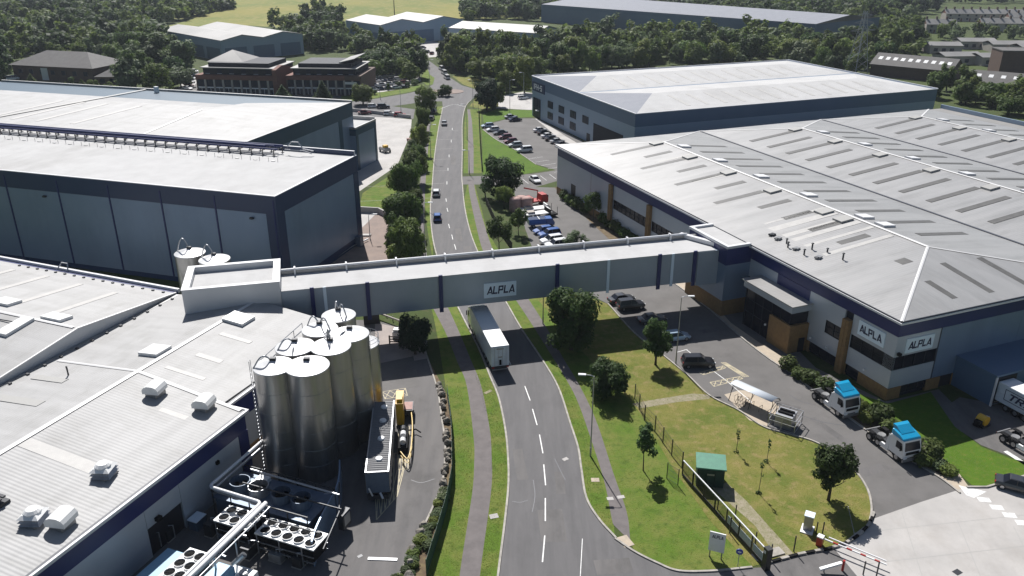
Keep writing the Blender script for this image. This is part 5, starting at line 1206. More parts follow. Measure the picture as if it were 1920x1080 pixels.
# silo tipper at the silos
pt = G(706.5,885.6,3.75)
tp = thing('tipper_trailer', 'grey ribbed-roof container trailer parked close beside the silos', 'trailer', (pt.x,pt.y,.02), R(5.2))
MB().box(-1.25,1.25,0,14.4,1.15,3.65).build('container', M['container'], tp)
MB().box(-1.25,-1.12,0,14.4,3.65,3.78).build('roof_rail', M['galv'], tp); MB().box(1.12,1.25,0,14.4,3.65,3.78).build('roof_rail', M['galv'], tp); MB().box(-1.12,1.12,0,.12,3.65,3.78).build('roof_rail', M['galv'], tp)
rib = None
for k in range(40):
    y = .3 + .355*k
    if rib is None: rib = MB().add([(-1.1,-.16,0),(1.1,-.16,0),(1.1,-.05,.07),(-1.1,-.05,.07),(1.1,.07,.07),(-1.1,.07,.07),(1.1,.16,0),(-1.1,.16,0)],[(0,1,2,3),(3,2,4,5),(5,4,6,7)]).build('roof_rib', M['container'], tp, loc=(0,y,3.66))
    else: share(rib, 'roof_rib', tp, (0,y,3.66))
for y in (2.4,6.3,10.0,13.0): MB().lathe([(0,3.9),(.36,3.88),(.42,3.72),(.42,3.66)],.1,y,14).build('roof_lid', M['white'], tp)
MB().box(-1.2,1.2,-.06,0,1.2,3.6).build('rear_door', M['dkblue_eq'], tp); MB().box(-.5,.5,.3,14,.75,1.1).build('chassis', M['darksteel'], tp)
MB().tube([(-.6,-.3,1.0),(-.9,-.5,2.1)],.09,6).tube([(.2,-.1,1.2),(.5,-.6,.8)],.12,6).build('discharge_hose', M['trim'], tp)
MB().box(-1.1,1.1,-.25,-.05,.5,1.0).build('rear_frame', M['darksteel'], tp)
for s_ in (-1,1):
    for y in (1.5,2.8,4.1,13.2): wheel_at(tp,s_*1.0,y,.5,.36)
q = G(752,788); yp = thing('yellow_lift', 'yellow upright lift mast beside the grey container trailer', 'lift', (q.x,q.y,.02), R(5))
MB().box(-.45,.45,-1.6,1.6,.3,3.3).build('mast', M['yellow'], yp); MB().box(-.5,.5,-1.7,1.7,0,.3).build('base', M['darksteel'], yp); MB().box(-.35,.35,-1.2,.2,3.3,3.7).build('head', M['yellow'], yp)
q = G(767,778); sc_ = thing('skip_trailer', 'small brown topped trailer beside the yellow lift', 'trailer', (q.x,q.y,.02), R(5))
MB().box(-.6,.6,-1.1,1.1,.55,1.3).build('body', M['darksteel'], sc_); MB().box(-.5,.5,-.9,.9,1.3,1.36).build('load', M['pinkbag'], sc_)
for s_ in (-1,1): wheel_at(sc_,s_*.55,0,.32,.2)
q = G(757,832); pu = thing('blower_unit', 'black blower unit with white motors between trailer and walkway', 'blower', (q.x,q.y,.02), R(5))
MB().box(-.55,.55,-2.2,2.2,.0,.9).build('skid', M['black'], pu)
for y in (-1.3,.1,1.2): MB().ycyl(0,1.25,y-.35,y+.35,.35,12).build('motor', M['trim'] if y < .5 else M['darksteel'], pu)
MB().tube([(.3,2.0,.5),(1.4,2.2,.5),(2.0,1.6,.4)],.09,6).build('hose', M['black'], pu)
yl = thing('yellow_walkway', 'yellow handrail walkway curving along the tanker bay', 'railing', (0,0,0))
pth2 = [Vector((p_.x,p_.y,0)) for p_ in spx((771,778),(774,810),(772,850),(766,874),(760,872),(752,862))]
MB().tube([v+Vector((0,0,1.1)) for v in pth2],.07,6).build('top_rail', M['yellow_rail'], yl)
MB().tube([v+Vector((0,0,.55)) for v in pth2],.05,6).build('middle_rail', M['yellow_rail'], yl)
for (v, d) in walk(pth2, 1.5): MB().obox(v.x,v.y,0,.09,.09,1.1).build('post', M['yellow_rail'], yl)
# red lorry, pinkish bags, flatbeds and the blue pickup among the trees
q = G(998,385); rl_ = thing('red_lorry', 'red flatbed lorry with red hydraulic arm behind the big dark tree', 'lorry', (q.x,q.y,.02), R(-65))
MB().box(-1.2,1.2,-3.2,1.6,.9,1.2).build('flatbed', M['red'], rl_); MB().xprism([(1.8,.6),(3.4,.6),(3.5,1.4),(3.1,2.5),(1.8,2.5)],-1.15,1.15).build('cab', M['red'], rl_, bevel=.06)
MB().box(-1.15,1.15,-3.2,-.2,1.2,2.0).build('crate', M['red'], rl_); MB().box(-1.0,1.0,3.2,3.52,1.5,2.2).build('windscreen', M['glass'], rl_)
MB().tube([(0,1.2,1.2),(-.2,1.4,3.2),(-.2,-2.0,4.2)],.16,6).build('hydraulic_arm', M['red'], rl_)
for s_ in (-1,1):
    for y in (-2.2,2.4): wheel_at(rl_,s_*1.0,y,.5,.3)
for k, (x, y) in enumerate(((966,396),(977,393),(987,395))):
    q = G(x, y); MBb = MB().lathe([(0,0),(1.2,0),(1.35,.8),(1.3,2.6),(1.1,3.0),(.4,3.15),(0,3.1)],n=12)
    tag(MBb.build('bulk_bag', M['pinkbag'], smooth=True, loc=(q.x,q.y,0)), ['pinkish bulk bag under the trees, left one of three','pinkish bulk bag under the trees, middle one of three','pinkish bulk bag under the trees, the one beside the red lorry'][k], 'bag', 'bulk bags under the trees')
for k, (x, y, lb) in enumerate(((1000,398,'white flatbed trailer stacked behind the blue pickup'),(1005,407,'cream flatbed trailer nearest the blue pickup'))):
    q = G(x, y); ft = thing('flatbed_trailer', lb, 'trailer', (q.x,q.y,.02), R(-70), 'flatbed trailers by the trees')
    MB().box(-1.1,1.1,-3.0,3.0,.8,.98).build('bed', M['white'], ft); MB().box(-.4,.4,-2.8,3.8,.6,.79).build('chassis', M['darksteel'], ft); MB().box(-1.1,1.1,2.7,3.0,.98,1.7).build('headboard', M['white'], ft); MB().box(-.8,.6,-2,-.4,.98,1.4).build('load', M['render'], ft)
    for s_ in (-1,1):
        for y_ in (-1.6,.2): wheel_at(ft,s_*1.0,y_,.42,.28)
q = G(1013,425); bp = thing('blue_pickup', 'blue dropside pickup at the head of the tree row', 'pickup', (q.x,q.y,.02), R(-78))
MB().box(-1.0,1.0,-2.6,1.0,.75,1.9).build('dropside_body', CARMAT['blue'], bp); MB().box(-.9,.9,-2.5,.9,1.9,1.92).build('load_bed', CARMAT['navy'], bp); MB().box(-1.02,1.02,-.5,-.35,1.9,2.0).build('cross_rail', M['white'], bp)
MB().xprism([(1.05,.5),(2.8,.5),(2.85,1.1),(2.3,1.95),(1.05,1.95)],-1.0,1.0).build('cab', CARMAT['blue'], bp, bevel=.05); MB().add([(-.85,2.72,1.32),(.85,2.72,1.32),(.8,2.36,1.9),(-.8,2.36,1.9)],[(0,1,2,3)]).build('windscreen', M['glass'], bp)
for s_ in (-1,1):
    for y_ in (-1.6,1.9): wheel_at(bp,s_*.9,y_,.38,.26)
q = G(1033,404); sk = thing('black_trailer', 'small black trailer with upright poles at edge of the frontage road', 'trailer', (q.x,q.y,.02), R(25))
MB().box(-.9,.9,-1.5,1.5,.45,.75).build('bed', M['black'], sk); MB().box(-.9,-.8,-1.5,1.5,.75,1.8).build('side_frame', M['black'], sk)
for x in (-.8,.8):
    for y_ in (-1.4,1.4): MB().cyl(x,y_,.7,2.3,.05).build('pole', M['darksteel'], sk)
for s_ in (-1,1): wheel_at(sk,s_*.85,0,.32,.2)
q = G(722,285); ym = thing('site_dumper', 'pale low machine parked on the loading yard in annex shade', 'machine', (q.x,q.y,.02), R(40))
MB().xprism([(-1.8,.5),(1.8,.5),(2.0,1.0),(1.2,1.5),(-1.4,1.3)],-.9,.9).build('body', M['render'], ym, bevel=.1); MB().box(-.6,.6,-.9,.3,1.4,2.0).build('cab', M['yellow'], ym)
for s_ in (-1,1):
    for y_ in (-1.2,1.2): wheel_at(ym,s_*.85,y_,.42,.28)
# ============================================================ trees and shrubs
def np_mesh(name, V, Q, m):
    me = bpy.data.meshes.new(name); n = len(Q); k = Q.shape[1]
    me.vertices.add(len(V)); me.vertices.foreach_set('co', V.astype(np.float32).ravel())
    me.loops.add(n*k); me.loops.foreach_set('vertex_index', Q.astype(np.int32).ravel())
    me.polygons.add(n); me.polygons.foreach_set('loop_start', np.arange(0, n*k, k, dtype=np.int32)); me.polygons.foreach_set('loop_total', np.full(n, k, dtype=np.int32))
    me.materials.append(m); me.update(calc_edges=True); return me
def leaf_cloud(rng, blobs, n, size, inner=.22, droop=0.0):
    B = np.array(blobs); wgt = (B[:,3]*B[:,4]*B[:,5])**(2/3); wgt = wgt/wgt.sum()
    ix = rng.choice(len(B), n, p=wgt); d = rng.normal(size=(n,3)); d /= np.linalg.norm(d,axis=1)[:,None]
    r = rng.uniform(.78,1.04,n); ins = rng.random(n) < inner; r[ins] = rng.uniform(.25,.8,ins.sum())
    # break the surface up: lumps along each blob
    lump = 1 + .13*np.sin(d[:,0]*7+ix) * np.sin(d[:,1]*6+ix*2) + .08*np.sin(d[:,2]*11+ix*3)
    P = B[ix,:3] + d*B[ix,3:6]*(r*lump)[:,None]
    nr = d + rng.normal(size=(n,3))*.38 + np.array([0,0,.45]); nr /= np.linalg.norm(nr,axis=1)[:,None]
    t = np.cross(nr, rng.normal(size=(n,3))); t /= np.linalg.norm(t,axis=1)[:,None]; b = np.cross(nr, t)
    s = (size*rng.uniform(.55,1.35,n))[:,None]
    V = np.stack([P-t*s*.5-b*s*.28, P+t*s*.15-b*s*.5, P+t*s*.5+b*s*.25, P-t*s*.2+b*s*.5],1)
    if droop: V[:,2,2] -= size*droop
    return V.reshape(-1,3), np.arange(4*n).reshape(-1,4)
TREE = {}
def tree_proto(kind, seed):
    rng = np.random.default_rng(seed); rd = random.Random(seed)
    if kind == 'round':      # about 8 m tall, 6 m wide
        bl = [(0,0,4.8,1.7,1.7,2.2)] + [(1.75*math.cos(a)*rd.uniform(.6,1.25),1.75*math.sin(a)*rd.uniform(.6,1.25),rd.uniform(3.0,6.6),rd.uniform(.65,1.3),rd.uniform(.65,1.3),rd.uniform(.6,1.2)) for a in np.linspace(0,11,15)] + [(rd.uniform(-.6,.6),rd.uniform(-.6,.6),6.7,1.2,1.2,1.2)]
        n, sz, h, wd, tr = 7500, .29, 8.0, 6.0, .20
    elif kind == 'broad':    # dense, low skirted
        bl = [(0,0,3.8,2.1,2.1,2.7)] + [(2.2*math.cos(a)*rd.uniform(.6,1.2),2.2*math.sin(a)*rd.uniform(.6,1.2),rd.uniform(1.4,6.2),rd.uniform(.75,1.45),rd.uniform(.75,1.45),rd.uniform(.7,1.4)) for a in np.linspace(0,18,20)]
        n, sz, h, wd, tr = 8500, .30, 7.6, 7.0, .22
    elif kind == 'cone':
        bl = [(0,0,1.2+.75*k,2.1-.26*k,2.1-.26*k,.95) for k in range(8)]
        n, sz, h, wd, tr = 5000, .25, 7.4, 4.2, .16
    elif kind == 'young':
        bl = [(rd.uniform(-.9,.9),rd.uniform(-.9,.9),rd.uniform(2.0,4.8),rd.uniform(.4,.75),rd.uniform(.4,.75),rd.uniform(.35,.7)) for _ in range(12)]
        n, sz, h, wd, tr = 1300, .25, 5.3, 3.0, .07
    elif kind == 'lanky':
        bl = [(rd.uniform(-1.6,1.6),rd.uniform(-1.6,1.6),rd.uniform(2.6,6.2),rd.uniform(.6,1.2),rd.uniform(.6,1.2),rd.uniform(.6,1.1)) for _ in range(13)]
        n, sz, h, wd, tr = 3200, .26, 6.8, 4.8, .10
    t = thing('broadleaf_tree' if kind != 'cone' else 'conical_tree', None, 'tree')
    V, Q = leaf_cloud(rng, bl, n, sz); me = np_mesh('crown', V, Q, M['leaf_mid'])
    c = bpy.data.objects.new('crown', me); SC.collection.objects.link(c); c.parent = t
    tb = MB(); lean = rd.uniform(-.2,.2)
    tb.tube([(0,0,-.05),(lean*.3,0,h*.2),(lean,.1,h*.42),(lean*.6,.1,h*.72)],tr*1.25,8,0,tr*.35)
    for k in range(6):
        a = k*1.05+rd.random(); z = h*rd.uniform(.24,.45); L = wd*.32
        tb.tube([(lean*.6,.05,z),(lean*.6+L*.5*math.cos(a),L*.5*math.sin(a),z+h*.10),(lean*.6+L*math.cos(a),L*math.sin(a),z+h*.24)],tr*.5,5,0,tr*.12)
    tb.build('trunk', M['bark'], t, smooth=True)
    TREE[(kind,seed)] = (t, h, wd, [False]); return TREE[(kind,seed)]
for k_, s_ in (('round',1),('round',2),('broad',3),('broad',4),('broad',9),('cone',5),('young',6),('lanky',7),('lanky',8)): tree_proto(k_, s_)
def px_height(xb, yb, yt):
    b = G(xb, yb); v = (yt-540)/FPX; return CAMH - (_s+v*_c)/(_c-v*_s)*b.y
def px_width(xb, yb, w_): b = G(xb, yb); return w_*(b.y*_c+CAMH*_s)/FPX
def place_tree(kind, seed, xb, yb, yt, wpx, leaf, label, group=None, name=None):
    t, h0, w0, used = TREE[(kind,seed)]
    if used[0]: t = copy_tree(t)
    used[0] = True
    t['label'] = label
    if 'group' in t.keys(): del t['group']
    if group: t['group'] = group
    if name: t.name = name
    H_ = px_height(xb, yb, yt); W_ = px_width(xb, yb, wpx); p = G(xb, yb)
    t.location = (p.x, p.y, 0); t.scale = (W_/w0, W_/w0, H_/h0); t.rotation_euler = (0,0,(xb*7.3) % 6.28)
    for ch in t.children:
        if ch.name.startswith('crown'): paint(ch, M[leaf])
    return t
PT = place_tree
PT('broad',3,1071,655,533,104,'leaf_dark','big dark round tree beside the bridge, right of the road')
PT('round',1,1229,684,597,62,'leaf_dark','upright round tree on the dry lawn by the lamp post')
PT('broad',4,1143,742,667,84,'leaf_dark','dense bushy tree at the fence corner of the lawn')
PT('young',6,1206,882,797,48,'leaf_dark','sparse young tree on the green verge inside the fence line')
PT('round',2,1553,938,833,82,'leaf_dark','round headed tree on a bare trunk near the gate kerb')
PT('broad',9,779,664,580,66,'leaf_conif','dark drooping conifer in the bridge shadow by the concrete pad')
PT('broad',3,812,665,618,34,'leaf_conif','low dark shrub tree at right of the drooping conifer') if False else None
g = 'trees lining the left side of the road'
for (k_, s_, x, y, yt, w_, lf, lb) in (('broad',3,742,430,372,46,'leaf_dark','dark tree behind the second roadside tree, by the pale wall'),('broad',4,778,405,350,44,'leaf_mid','roadside tree filling the gap below the third one'),('lanky',8,748,372,318,44,'leaf_light','lighter loose tree behind the third roadside tree'),('broad',9,786,318,262,36,'leaf_mid','roadside tree between fourth one and the pale thin tree'),('broad',3,772,470,430,50,'leaf_mid','low bushy tree under the nearest roadside tree'),('lanky',7,770,302,262,30,'leaf_grey','grey green thin tree at edge of the loading yard'),('broad',4,789,268,232,26,'leaf_light','yellow green small tree below the tall round ones'),('broad',9,758,352,310,40,'leaf_dark','dark bushy tree left of the fourth roadside tree')):
    PT(k_,s_,x,y,yt,w_,lf,lb,g)
PT('broad',4,766,494,402,74,'leaf_mid','nearest tree of the left roadside row, beside the bridge',g)
PT('broad',9,757,440,345,78,'leaf_mid','second roadside tree on the left from the bridge',g)
PT('broad',3,764,385,296,62,'leaf_mid','third roadside tree on the left, beside the loading yard',g)
PT('broad',9,778,345,270,54,'leaf_mid','fourth roadside tree on the left, left of the white car',g)
PT('lanky',7,790,290,236,38,'leaf_light','pale thin tree between the roadside row and round trees',g)
PT('broad',4,793,246,193,32,'leaf_mid','tall round roadside tree above the pale thin one',g)
PT('broad',3,799,209,158,42,'leaf_mid','topmost roadside tree on the left near the roundabout',g)
PT('broad',9,744,466,408,40,'leaf_dark','dark small tree squeezed behind the nearest roadside tree',g)
PT('broad',3,941,370,289,80,'leaf_dark','big dark tree above the parked blue cars right of the road')
g = 'small trees above the bridge right of the road'
PT('lanky',8,936,474,402,46,'leaf_dark','thin two stemmed tree beside the footpath above the bridge',g)
PT('lanky',7,972,440,390,34,'leaf_mid','slim small tree left of the blue pickup',g)
PT('lanky',8,945,392,345,34,'leaf_light','loose pale tree below the big dark one',g)
PT('lanky',7,1080,472,436,50,'leaf_grey','grey leafy shrub tree just behind the bridge roof',g)
PT('lanky',8,1112,412,355,36,'leaf_mid','upright tree against the silver works near its navy corner')
PT('broad',9,681,196,151,44,'leaf_light','round light green tree beside the lane behind the teal warehouse')
PT('cone',5,606,188,150,36,'leaf_dark','pointed dark evergreen in front of the right brick office')
PT('cone',5,531,187,158,34,'leaf_dark','short round evergreen in front of the gap between brick offices')
PT('broad',4,913,206,140,52,'leaf_conif','dark evergreen tree by the junction left of the slate warehouse')
PT('broad',9,930,200,148,36,'leaf_mid','lighter tree overlapping the dark evergreen at the junction')
PT('broad',3,836,180,157,24,'leaf_dark','dark clipped bush on the roundabout island',None,'bush'); PT('broad',4,828,181,166,20,'leaf_dark','second low bush on the roundabout island',None,'bush')
PT('cone',5,60,158,138,22,'leaf_light','pale conical shrub in front of the hipped roof house'); PT('cone',5,155,162,148,16,'leaf_light','pale pointed shrub at the right of the hipped roof house')
# saplings on the lawn
def sapling(xb, yb, yt, lb):
    p = G(xb, yb); H_ = px_height(xb, yb, yt); t = thing('sapling', lb, 'sapling', (p.x,p.y,.015), 0, 'saplings on the dry lawn')
    MB().tube([(0,0,0),(.05,0,H_*.5),(0,.05,H_)],.045,5,0,.02).build('stem', M['bark'], t)
    rng = np.random.default_rng(int(xb)); V, Q = leaf_cloud(rng, [(0,0,H_*.8,.25,.25,.5),(.1,.1,H_*.55,.2,.2,.3),(0,0,.15,.35,.35,.2)], 60, .2)
    c = bpy.data.objects.new('leaves', np_mesh('leaves', V, Q, M['leaf_dark'])); SC.collection.objects.link(c); c.parent = t
sapling(1380,848,803,'upright sapling left of the generator cage'); sapling(1437,867,822,'leaning sapling nearest the generator cage'); sapling(1422,925,862,'tallest sapling above the gravel path')
# clipped shrubs
shr = {}
def shrub(x, y, r, leaf, label, group, h=1.0):
    k = int(x*3+y) % 3
    if k not in shr:
        rng = np.random.default_rng(40+k); V, Q = leaf_cloud(rng, [(0,0,.75,1,1,.85)] + [(.5*math.cos(a),.5*math.sin(a),.8,.6,.6,.6) for a in (0.3,2.1,4.4)], 900, .24, .1)
        o = bpy.data.objects.new('shrub', np_mesh('shrub', V, Q, M['leaf_hedge'])); SC.collection.objects.link(o); shr[k] = o
    else:
        o = bpy.data.objects.new('shrub', shr[k].data); SC.collection.objects.link(o)
    p = G(x, y); o.location = (p.x,p.y,0); o.scale = (r,r*.95,r*h); o.rotation_euler = (0,0,x); paint(o, M[leaf]); tag(o, label, 'shrub', group)
g = 'clipped shrubs in the frontage bed'
for (x, y, r, lf, lb, h) in ((1477,692,1.25,'leaf_hedge','ball shaped shrub at the far end of the frontage bed',1),(1497,708,1.1,'leaf_mid','second ball shrub from the far end of the frontage bed',.9),(1518,717,1.3,'leaf_hedge','wide ball shrub third from far end of the bed',.9),(1546,731,1.3,'leaf_hedge','ball shrub behind the rear wheels of the farther tractor',.9),(1612,772,1.0,'leaf_light','yellow green shrub in front of the farther tractor cab',1.1),(1624,790,1.0,'leaf_light','lower yellow green shrub below the first one',.8),(1648,789,1.55,'leaf_hedge','largest rounded shrub between the two blue topped tractors',1),(1668,806,1.2,'leaf_mid','dark shrub right behind the nearer tractor cab',.8),(1738,857,1.6,'leaf_hedge','rounded shrub beside the nearer tractor cab',.9),(1730,868,1.4,'leaf_mid','low shrub under the rounded one beside the nearer tractor',.7),(1760,878,1.1,'leaf_grey','dry low shrub near the end of the bed',.6),(1777,888,1.0,'leaf_light','orange tinged dry shrub at the very end of the bed',.7)):
    shrub(x,y,r,lf,lb,g,h)
g = 'shrub mounds along the silver works wall'
rr = random.Random(12)
for k in range(17):
    t_ = k/16; x = 1062 + 150*t_ + rr.uniform(-4,4); y = 372 + 100*t_**1.05 + rr.uniform(-4,4)
    if 1100 < x < 1118: continue
    shrub(x,y,rr.uniform(1.2,1.9),rr.choice(['leaf_hedge','leaf_mid','leaf_mid']),f"rounded shrub in the works wall bed, {'near the far corner' if k < 4 else 'left of the first brick column' if k < 8 else 'between the brick columns' if k < 12 else 'close to the bridge'}",g,.9)
g = 'understory shrubs of the left roadside row'
for k in range(16):
    t_ = k/15; pl_ = spx((792,262),(778,300),(764,345),(752,395),(748,440),(744,486)); q = pl_[int(t_*(len(pl_)-1))]
    o = bpy.data.objects.new('shrub', list(shr.values())[k % 3].data); SC.collection.objects.link(o)
    o.location = (q.x+rr.uniform(-1.2,1.2),q.y+rr.uniform(-1,1),0); s = rr.uniform(1.1,2.0); o.scale = (s,s,s*rr.uniform(.9,1.4)); o.rotation_euler = (0,0,k); paint(o, M[rr.choice(['leaf_mid','leaf_dark','leaf_light','leaf_mid'])])
    tag(o,'bushy undergrowth shrub beneath the left roadside trees','shrub',g)
g = 'shrubs along the yard fence'
for k in range(26):
    t_ = k/25; p0 = spx((826,925),(812,975),(792,1025),(764,1075),(738,1110)); q = p0[int(t_*(len(p0)-1))]
    o = bpy.data.objects.new('shrub', list(shr.values())[k % 3].data); SC.collection.objects.link(o)
    o.location = (q.x+rr.uniform(-.7,.7),q.y+rr.uniform(-.4,.4),0); s = rr.uniform(.38,.75); o.scale = (s,s,s*.75); o.rotation_euler = (0,0,k); paint(o, M[rr.choice(['leaf_light','leaf_light','leaf_hedge','leaf_grey'])])
    tag(o,f"low ragged shrub beside the green yard fence, {'just below the boulders' if k < 6 else 'in the upper stretch' if k < 12 else 'in the middle stretch' if k < 18 else 'at the bottom edge'}",'shrub',g)
g = 'boulders edging the yard'
bl0 = None
for k in range(24):
    p0 = spx((823,725),(830,760),(835,800),(838,850),(836,890),(828,930)); q = p0[int(k/23*(len(p0)-1))]
    if bl0 is None:
        rng = np.random.default_rng(3); mb = MB().ball(0,0,.35,.55,.5,.45,9,6); mb.v = [(x*(1+.18*math.sin(9*y+5*z)),y*(1+.18*math.sin(8*z+3*x)),z*(1+.12*math.sin(7*x))) for x,y,z in mb.v]
        o = bl0 = mb.build('boulder', M['rock'], smooth=False)
    else: o = bpy.data.objects.new('boulder', bl0.data); SC.collection.objects.link(o)
    s = rr.uniform(.5,.95); o.location = (q.x+rr.uniform(-.25,.25),q.y,0); o.scale = (s,s*rr.uniform(.8,1.2),s*rr.uniform(.8,1.1)); o.rotation_euler = (0,0,rr.uniform(0,6))
    tag(o,'pale boulder in the row between the yard kerb and green fence','boulder',g)
for (x, y) in ((785,1003),(768,1035),(765,1060),(790,990),(762,1085)):
    o = bpy.data.objects.new('boulder', bl0.data); SC.collection.objects.link(o); q = G(x+5,y); o.location = (q.x,q.y,0); o.rotation_euler = (0,0,x); tag(o,'pale boulder among the shrubs beside the yard kerb','boulder',g)
# long grass tufts along the verges
rng = np.random.default_rng(8)
def tufts(polys, n, hmin, hmax, m, nm):
    Vs = []
    for pg in polys:
        P = np.array([[p[0],p[1]] for p in pg]); mn, mx = P.min(0), P.max(0)
        c = rng.uniform(mn, mx, (n*3,2)); ins = np.zeros(len(c), bool); j = len(P)-1
        for i in range(len(P)):
            cond = ((P[i,1] > c[:,1]) != (P[j,1] > c[:,1])) & (c[:,0] < (P[j,0]-P[i,0])*(c[:,1]-P[i,1])/(P[j,1]-P[i,1]+1e-9)+P[i,0]); ins ^= cond; j = i
        Vs.append(c[ins][:n])
    c = np.concatenate(Vs); k = len(c); a = rng.uniform(0,6.28,k); h = rng.uniform(hmin,hmax,k); w_ = rng.uniform(.012,.035,k)
    dx, dy = np.cos(a)*w_, np.sin(a)*w_
    V = np.stack([np.stack([c[:,0]-dx,c[:,1]-dy,np.zeros(k)],1), np.stack([c[:,0]+dx,c[:,1]+dy,np.zeros(k)],1), np.stack([c[:,0]+rng.normal(0,.06,k),c[:,1]+rng.normal(0,.06,k),h],1)],1).reshape(-1,3)
    o = bpy.data.objects.new(nm, np_mesh(nm, V, np.arange(3*k).reshape(-1,3), m)); SC.collection.objects.link(o); tag(o, kind='stuff')
M['blade'] = mat('grass_blades', (.105,.165,.020), .85, col2=(.16,.175,.045), vs=.35, spec=.1, trans=.5)
M['blade_d'] = mat('dry_grass_blades', (.17,.20,.035), .85, col2=(.25,.215,.075), vs=.3, spec=.1, trans=.5)
vg_l = FENCE_L[1:8] + px((862,720),(884,820),(886,915),(858,1080))
tufts([vg_l, px((890,700),(919,705),(948,810),(950,900),(928,1080),(900,1080),(922,920),(920,805)), px((1020,680),(1050,730),(1086,850),(1096,930),(1150,1010),(1145,970),(1105,820),(1062,715)), px((1085,715),(1120,790),(1152,890),(1178,965),(1195,1030),(1270,1068),(1405,1062),(1262,880),(1200,778),(1120,690))], 5000, .03, .09, M['blade'], 'verge_grass')
tufts([LAWN], 60000, .03, .09, M['blade_d'], 'lawn_grass')
# ============================================================ woods and far background
def inpoly(pg, x, y):
    ins = False; j = len(pg)-1
    for i in range(len(pg)):
        if (pg[i][1] > y) != (pg[j][1] > y) and x < (pg[j][0]-pg[i][0])*(y-pg[i][1])/(pg[j][1]-pg[i][1]+1e-9)+pg[i][0]: ins = not ins
        j = i
    return ins
FARK = []
def far_proto(seed, leaf):
    rng = np.random.default_rng(seed); rd = random.Random(seed)
    sh_ = seed % 3; fx = (1.0, 1.25, .62)[sh_]; fz = (1.0, .82, 1.15)[sh_]
    bl = [(0,0,5.2*fz,2.7*fx,2.7*fx,3.6*fz)] + [(2.8*fx*math.cos(a)*rd.uniform(.5,1.25),2.8*fx*math.sin(a)*rd.uniform(.5,1.25),rd.uniform(2.2,9.0)*fz,rd.uniform(.9,2.1)*fx**.5,rd.uniform(.9,2.1)*fx**.5,rd.uniform(.9,2.0)) for a in np.linspace(0,19,17)]
    V, Q = leaf_cloud(rng, bl, 2800, .58, .12)
    t = thing('woodland_tree', None, 'tree')
    c = bpy.data.objects.new('crown', np_mesh('crown', V, Q, M[leaf])); SC.collection.objects.link(c); c.parent = t
    MB().tube([(0,0,-.1),(.1,0,3),(.2,.1,6)],.3,5,0,.1).build('trunk', M['bark'], t)
    FARK.append([t, bl, False])
for s_ in range(9): far_proto(60+s_, 'leaf_mid')
FOOT = []
# ---------- far warehouses
def far_shed(label, pl, pf, pr_, z, wallm, bandm, npk=1, doors=3):
    """left and front corners and right corner of the eaves as seen in the photograph, at height z"""
    a, b, c = G(*pl, z), G(*pf, z), G(*pr_, z)
    ux = (c-b); W_ = ux.length; ux.normalize(); uy = Vector((-ux.y,ux.x,0)); L_ = (a-b).dot(uy)
    if npk == 1:
        uy = (a-b); L_ = uy.length; uy.normalize(); ux = Vector((uy.y,-uy.x,0)); W_ = abs((c-b).dot(ux))
    t = thing('distant_warehouse', label, 'warehouse', (b.x,b.y,0), math.atan2(ux.y,ux.x))
    FOOT.append([b-ux*5-uy*5, b+ux*(W_+5)-uy*5, b+ux*(W_+5)+uy*(L_+5), b-ux*5+uy*(L_+5)])
    MB().box(0,W_,0,L_,0,z-.3).build('wall', M[wallm], t)
    pk = W_/npk; rz = z + pk*.09
    for k in range(npk):
        MB().slab([(pk*k,-.5,z),(pk*(k+.5),-.5,rz),(pk*(k+.5),L_+.5,rz),(pk*k,L_+.5,z)],.25).build('roof_slope', M['roof_grey'], t)
        MB().slab([(pk*(k+.5),-.5,rz),(pk*(k+1),-.5,z),(pk*(k+1),L_+.5,z),(pk*(k+.5),L_+.5,rz)],.25).build('roof_slope', M['roof_grey'], t)
        MB().yprism([(pk*k,z-.3),(pk*(k+.5),rz-.3),(pk*(k+1),z-.3)],0,.3).build('gable', M[wallm], t)
    for k in range(doors):
        w_ = W_/doors
        MB().box(w_*k+w_*.12,w_*(k+1)-w_*.12,-.12,.0,.3,z*.62).build('bay_panel', M[bandm], t)
    for k in range(4):
        l_ = L_/4
        MB().box(-.12,.0,l_*k+l_*.1,l_*(k+1)-l_*.1,.5,z*.6).build('bay_panel', M[bandm], t)
    return t
far_shed('far pale blue warehouse with two-peaked roof below the grassy hill', (278,57), (413,76), (567,63), 10, 'steel_pale', 'steel_blue', 2)
far_shed('far pale blue warehouse with orange panel and mast in front', (644,38), (712,47), (868,36), 11, 'steel_pale', 'steel_blue', 2)
far_shed('low far warehouse with plain grey roof right of the mast', (842,52), (1003,62), (1096,56), 9, 'steel_pale', 'steel_pale', 1)
a, b, c, d = G(1015,8,12), G(1530,45,12), G(1650,32,12), G(1150,-4,12)
t = thing('distant_warehouse', 'very long far warehouse with pale roof along the top right', 'warehouse', (0,0,0))
FOOT.append([a+Vector((-6,-6,0)),b+Vector((4,-8,0)),c+Vector((9,0,0)),d+Vector((0,9,0))]); MB().prism([(p.x,p.y) for p in (a,b,c,d)],0,11.9).build('wall', M['steel_blue'], t)
m1, m2 = (a+d)/2 + Vector((0,0,3)), (b+c)/2 + Vector((0,0,3))
MB().slab([a,b,m2,m1],.2).build('roof_slope', M['grey_sheet'], t); MB().slab([m1,m2,c,d],.2).build('roof_slope', M['grey_sheet'], t); MB().slab([b,c,m2],.2).build('roof_hip', M['roof_grey'], t); MB().slab([d,a,m1],.2).build('roof_hip', M['roof_grey'], t)
p = G(741,52)
tag(MB().cyl(p.x,p.y,0,26,.35,.18,8).obox(p.x,p.y,22,4,.2,.2).build('mast', M['darksteel']), 'thin dark mast in front of the far warehouse', 'mast')

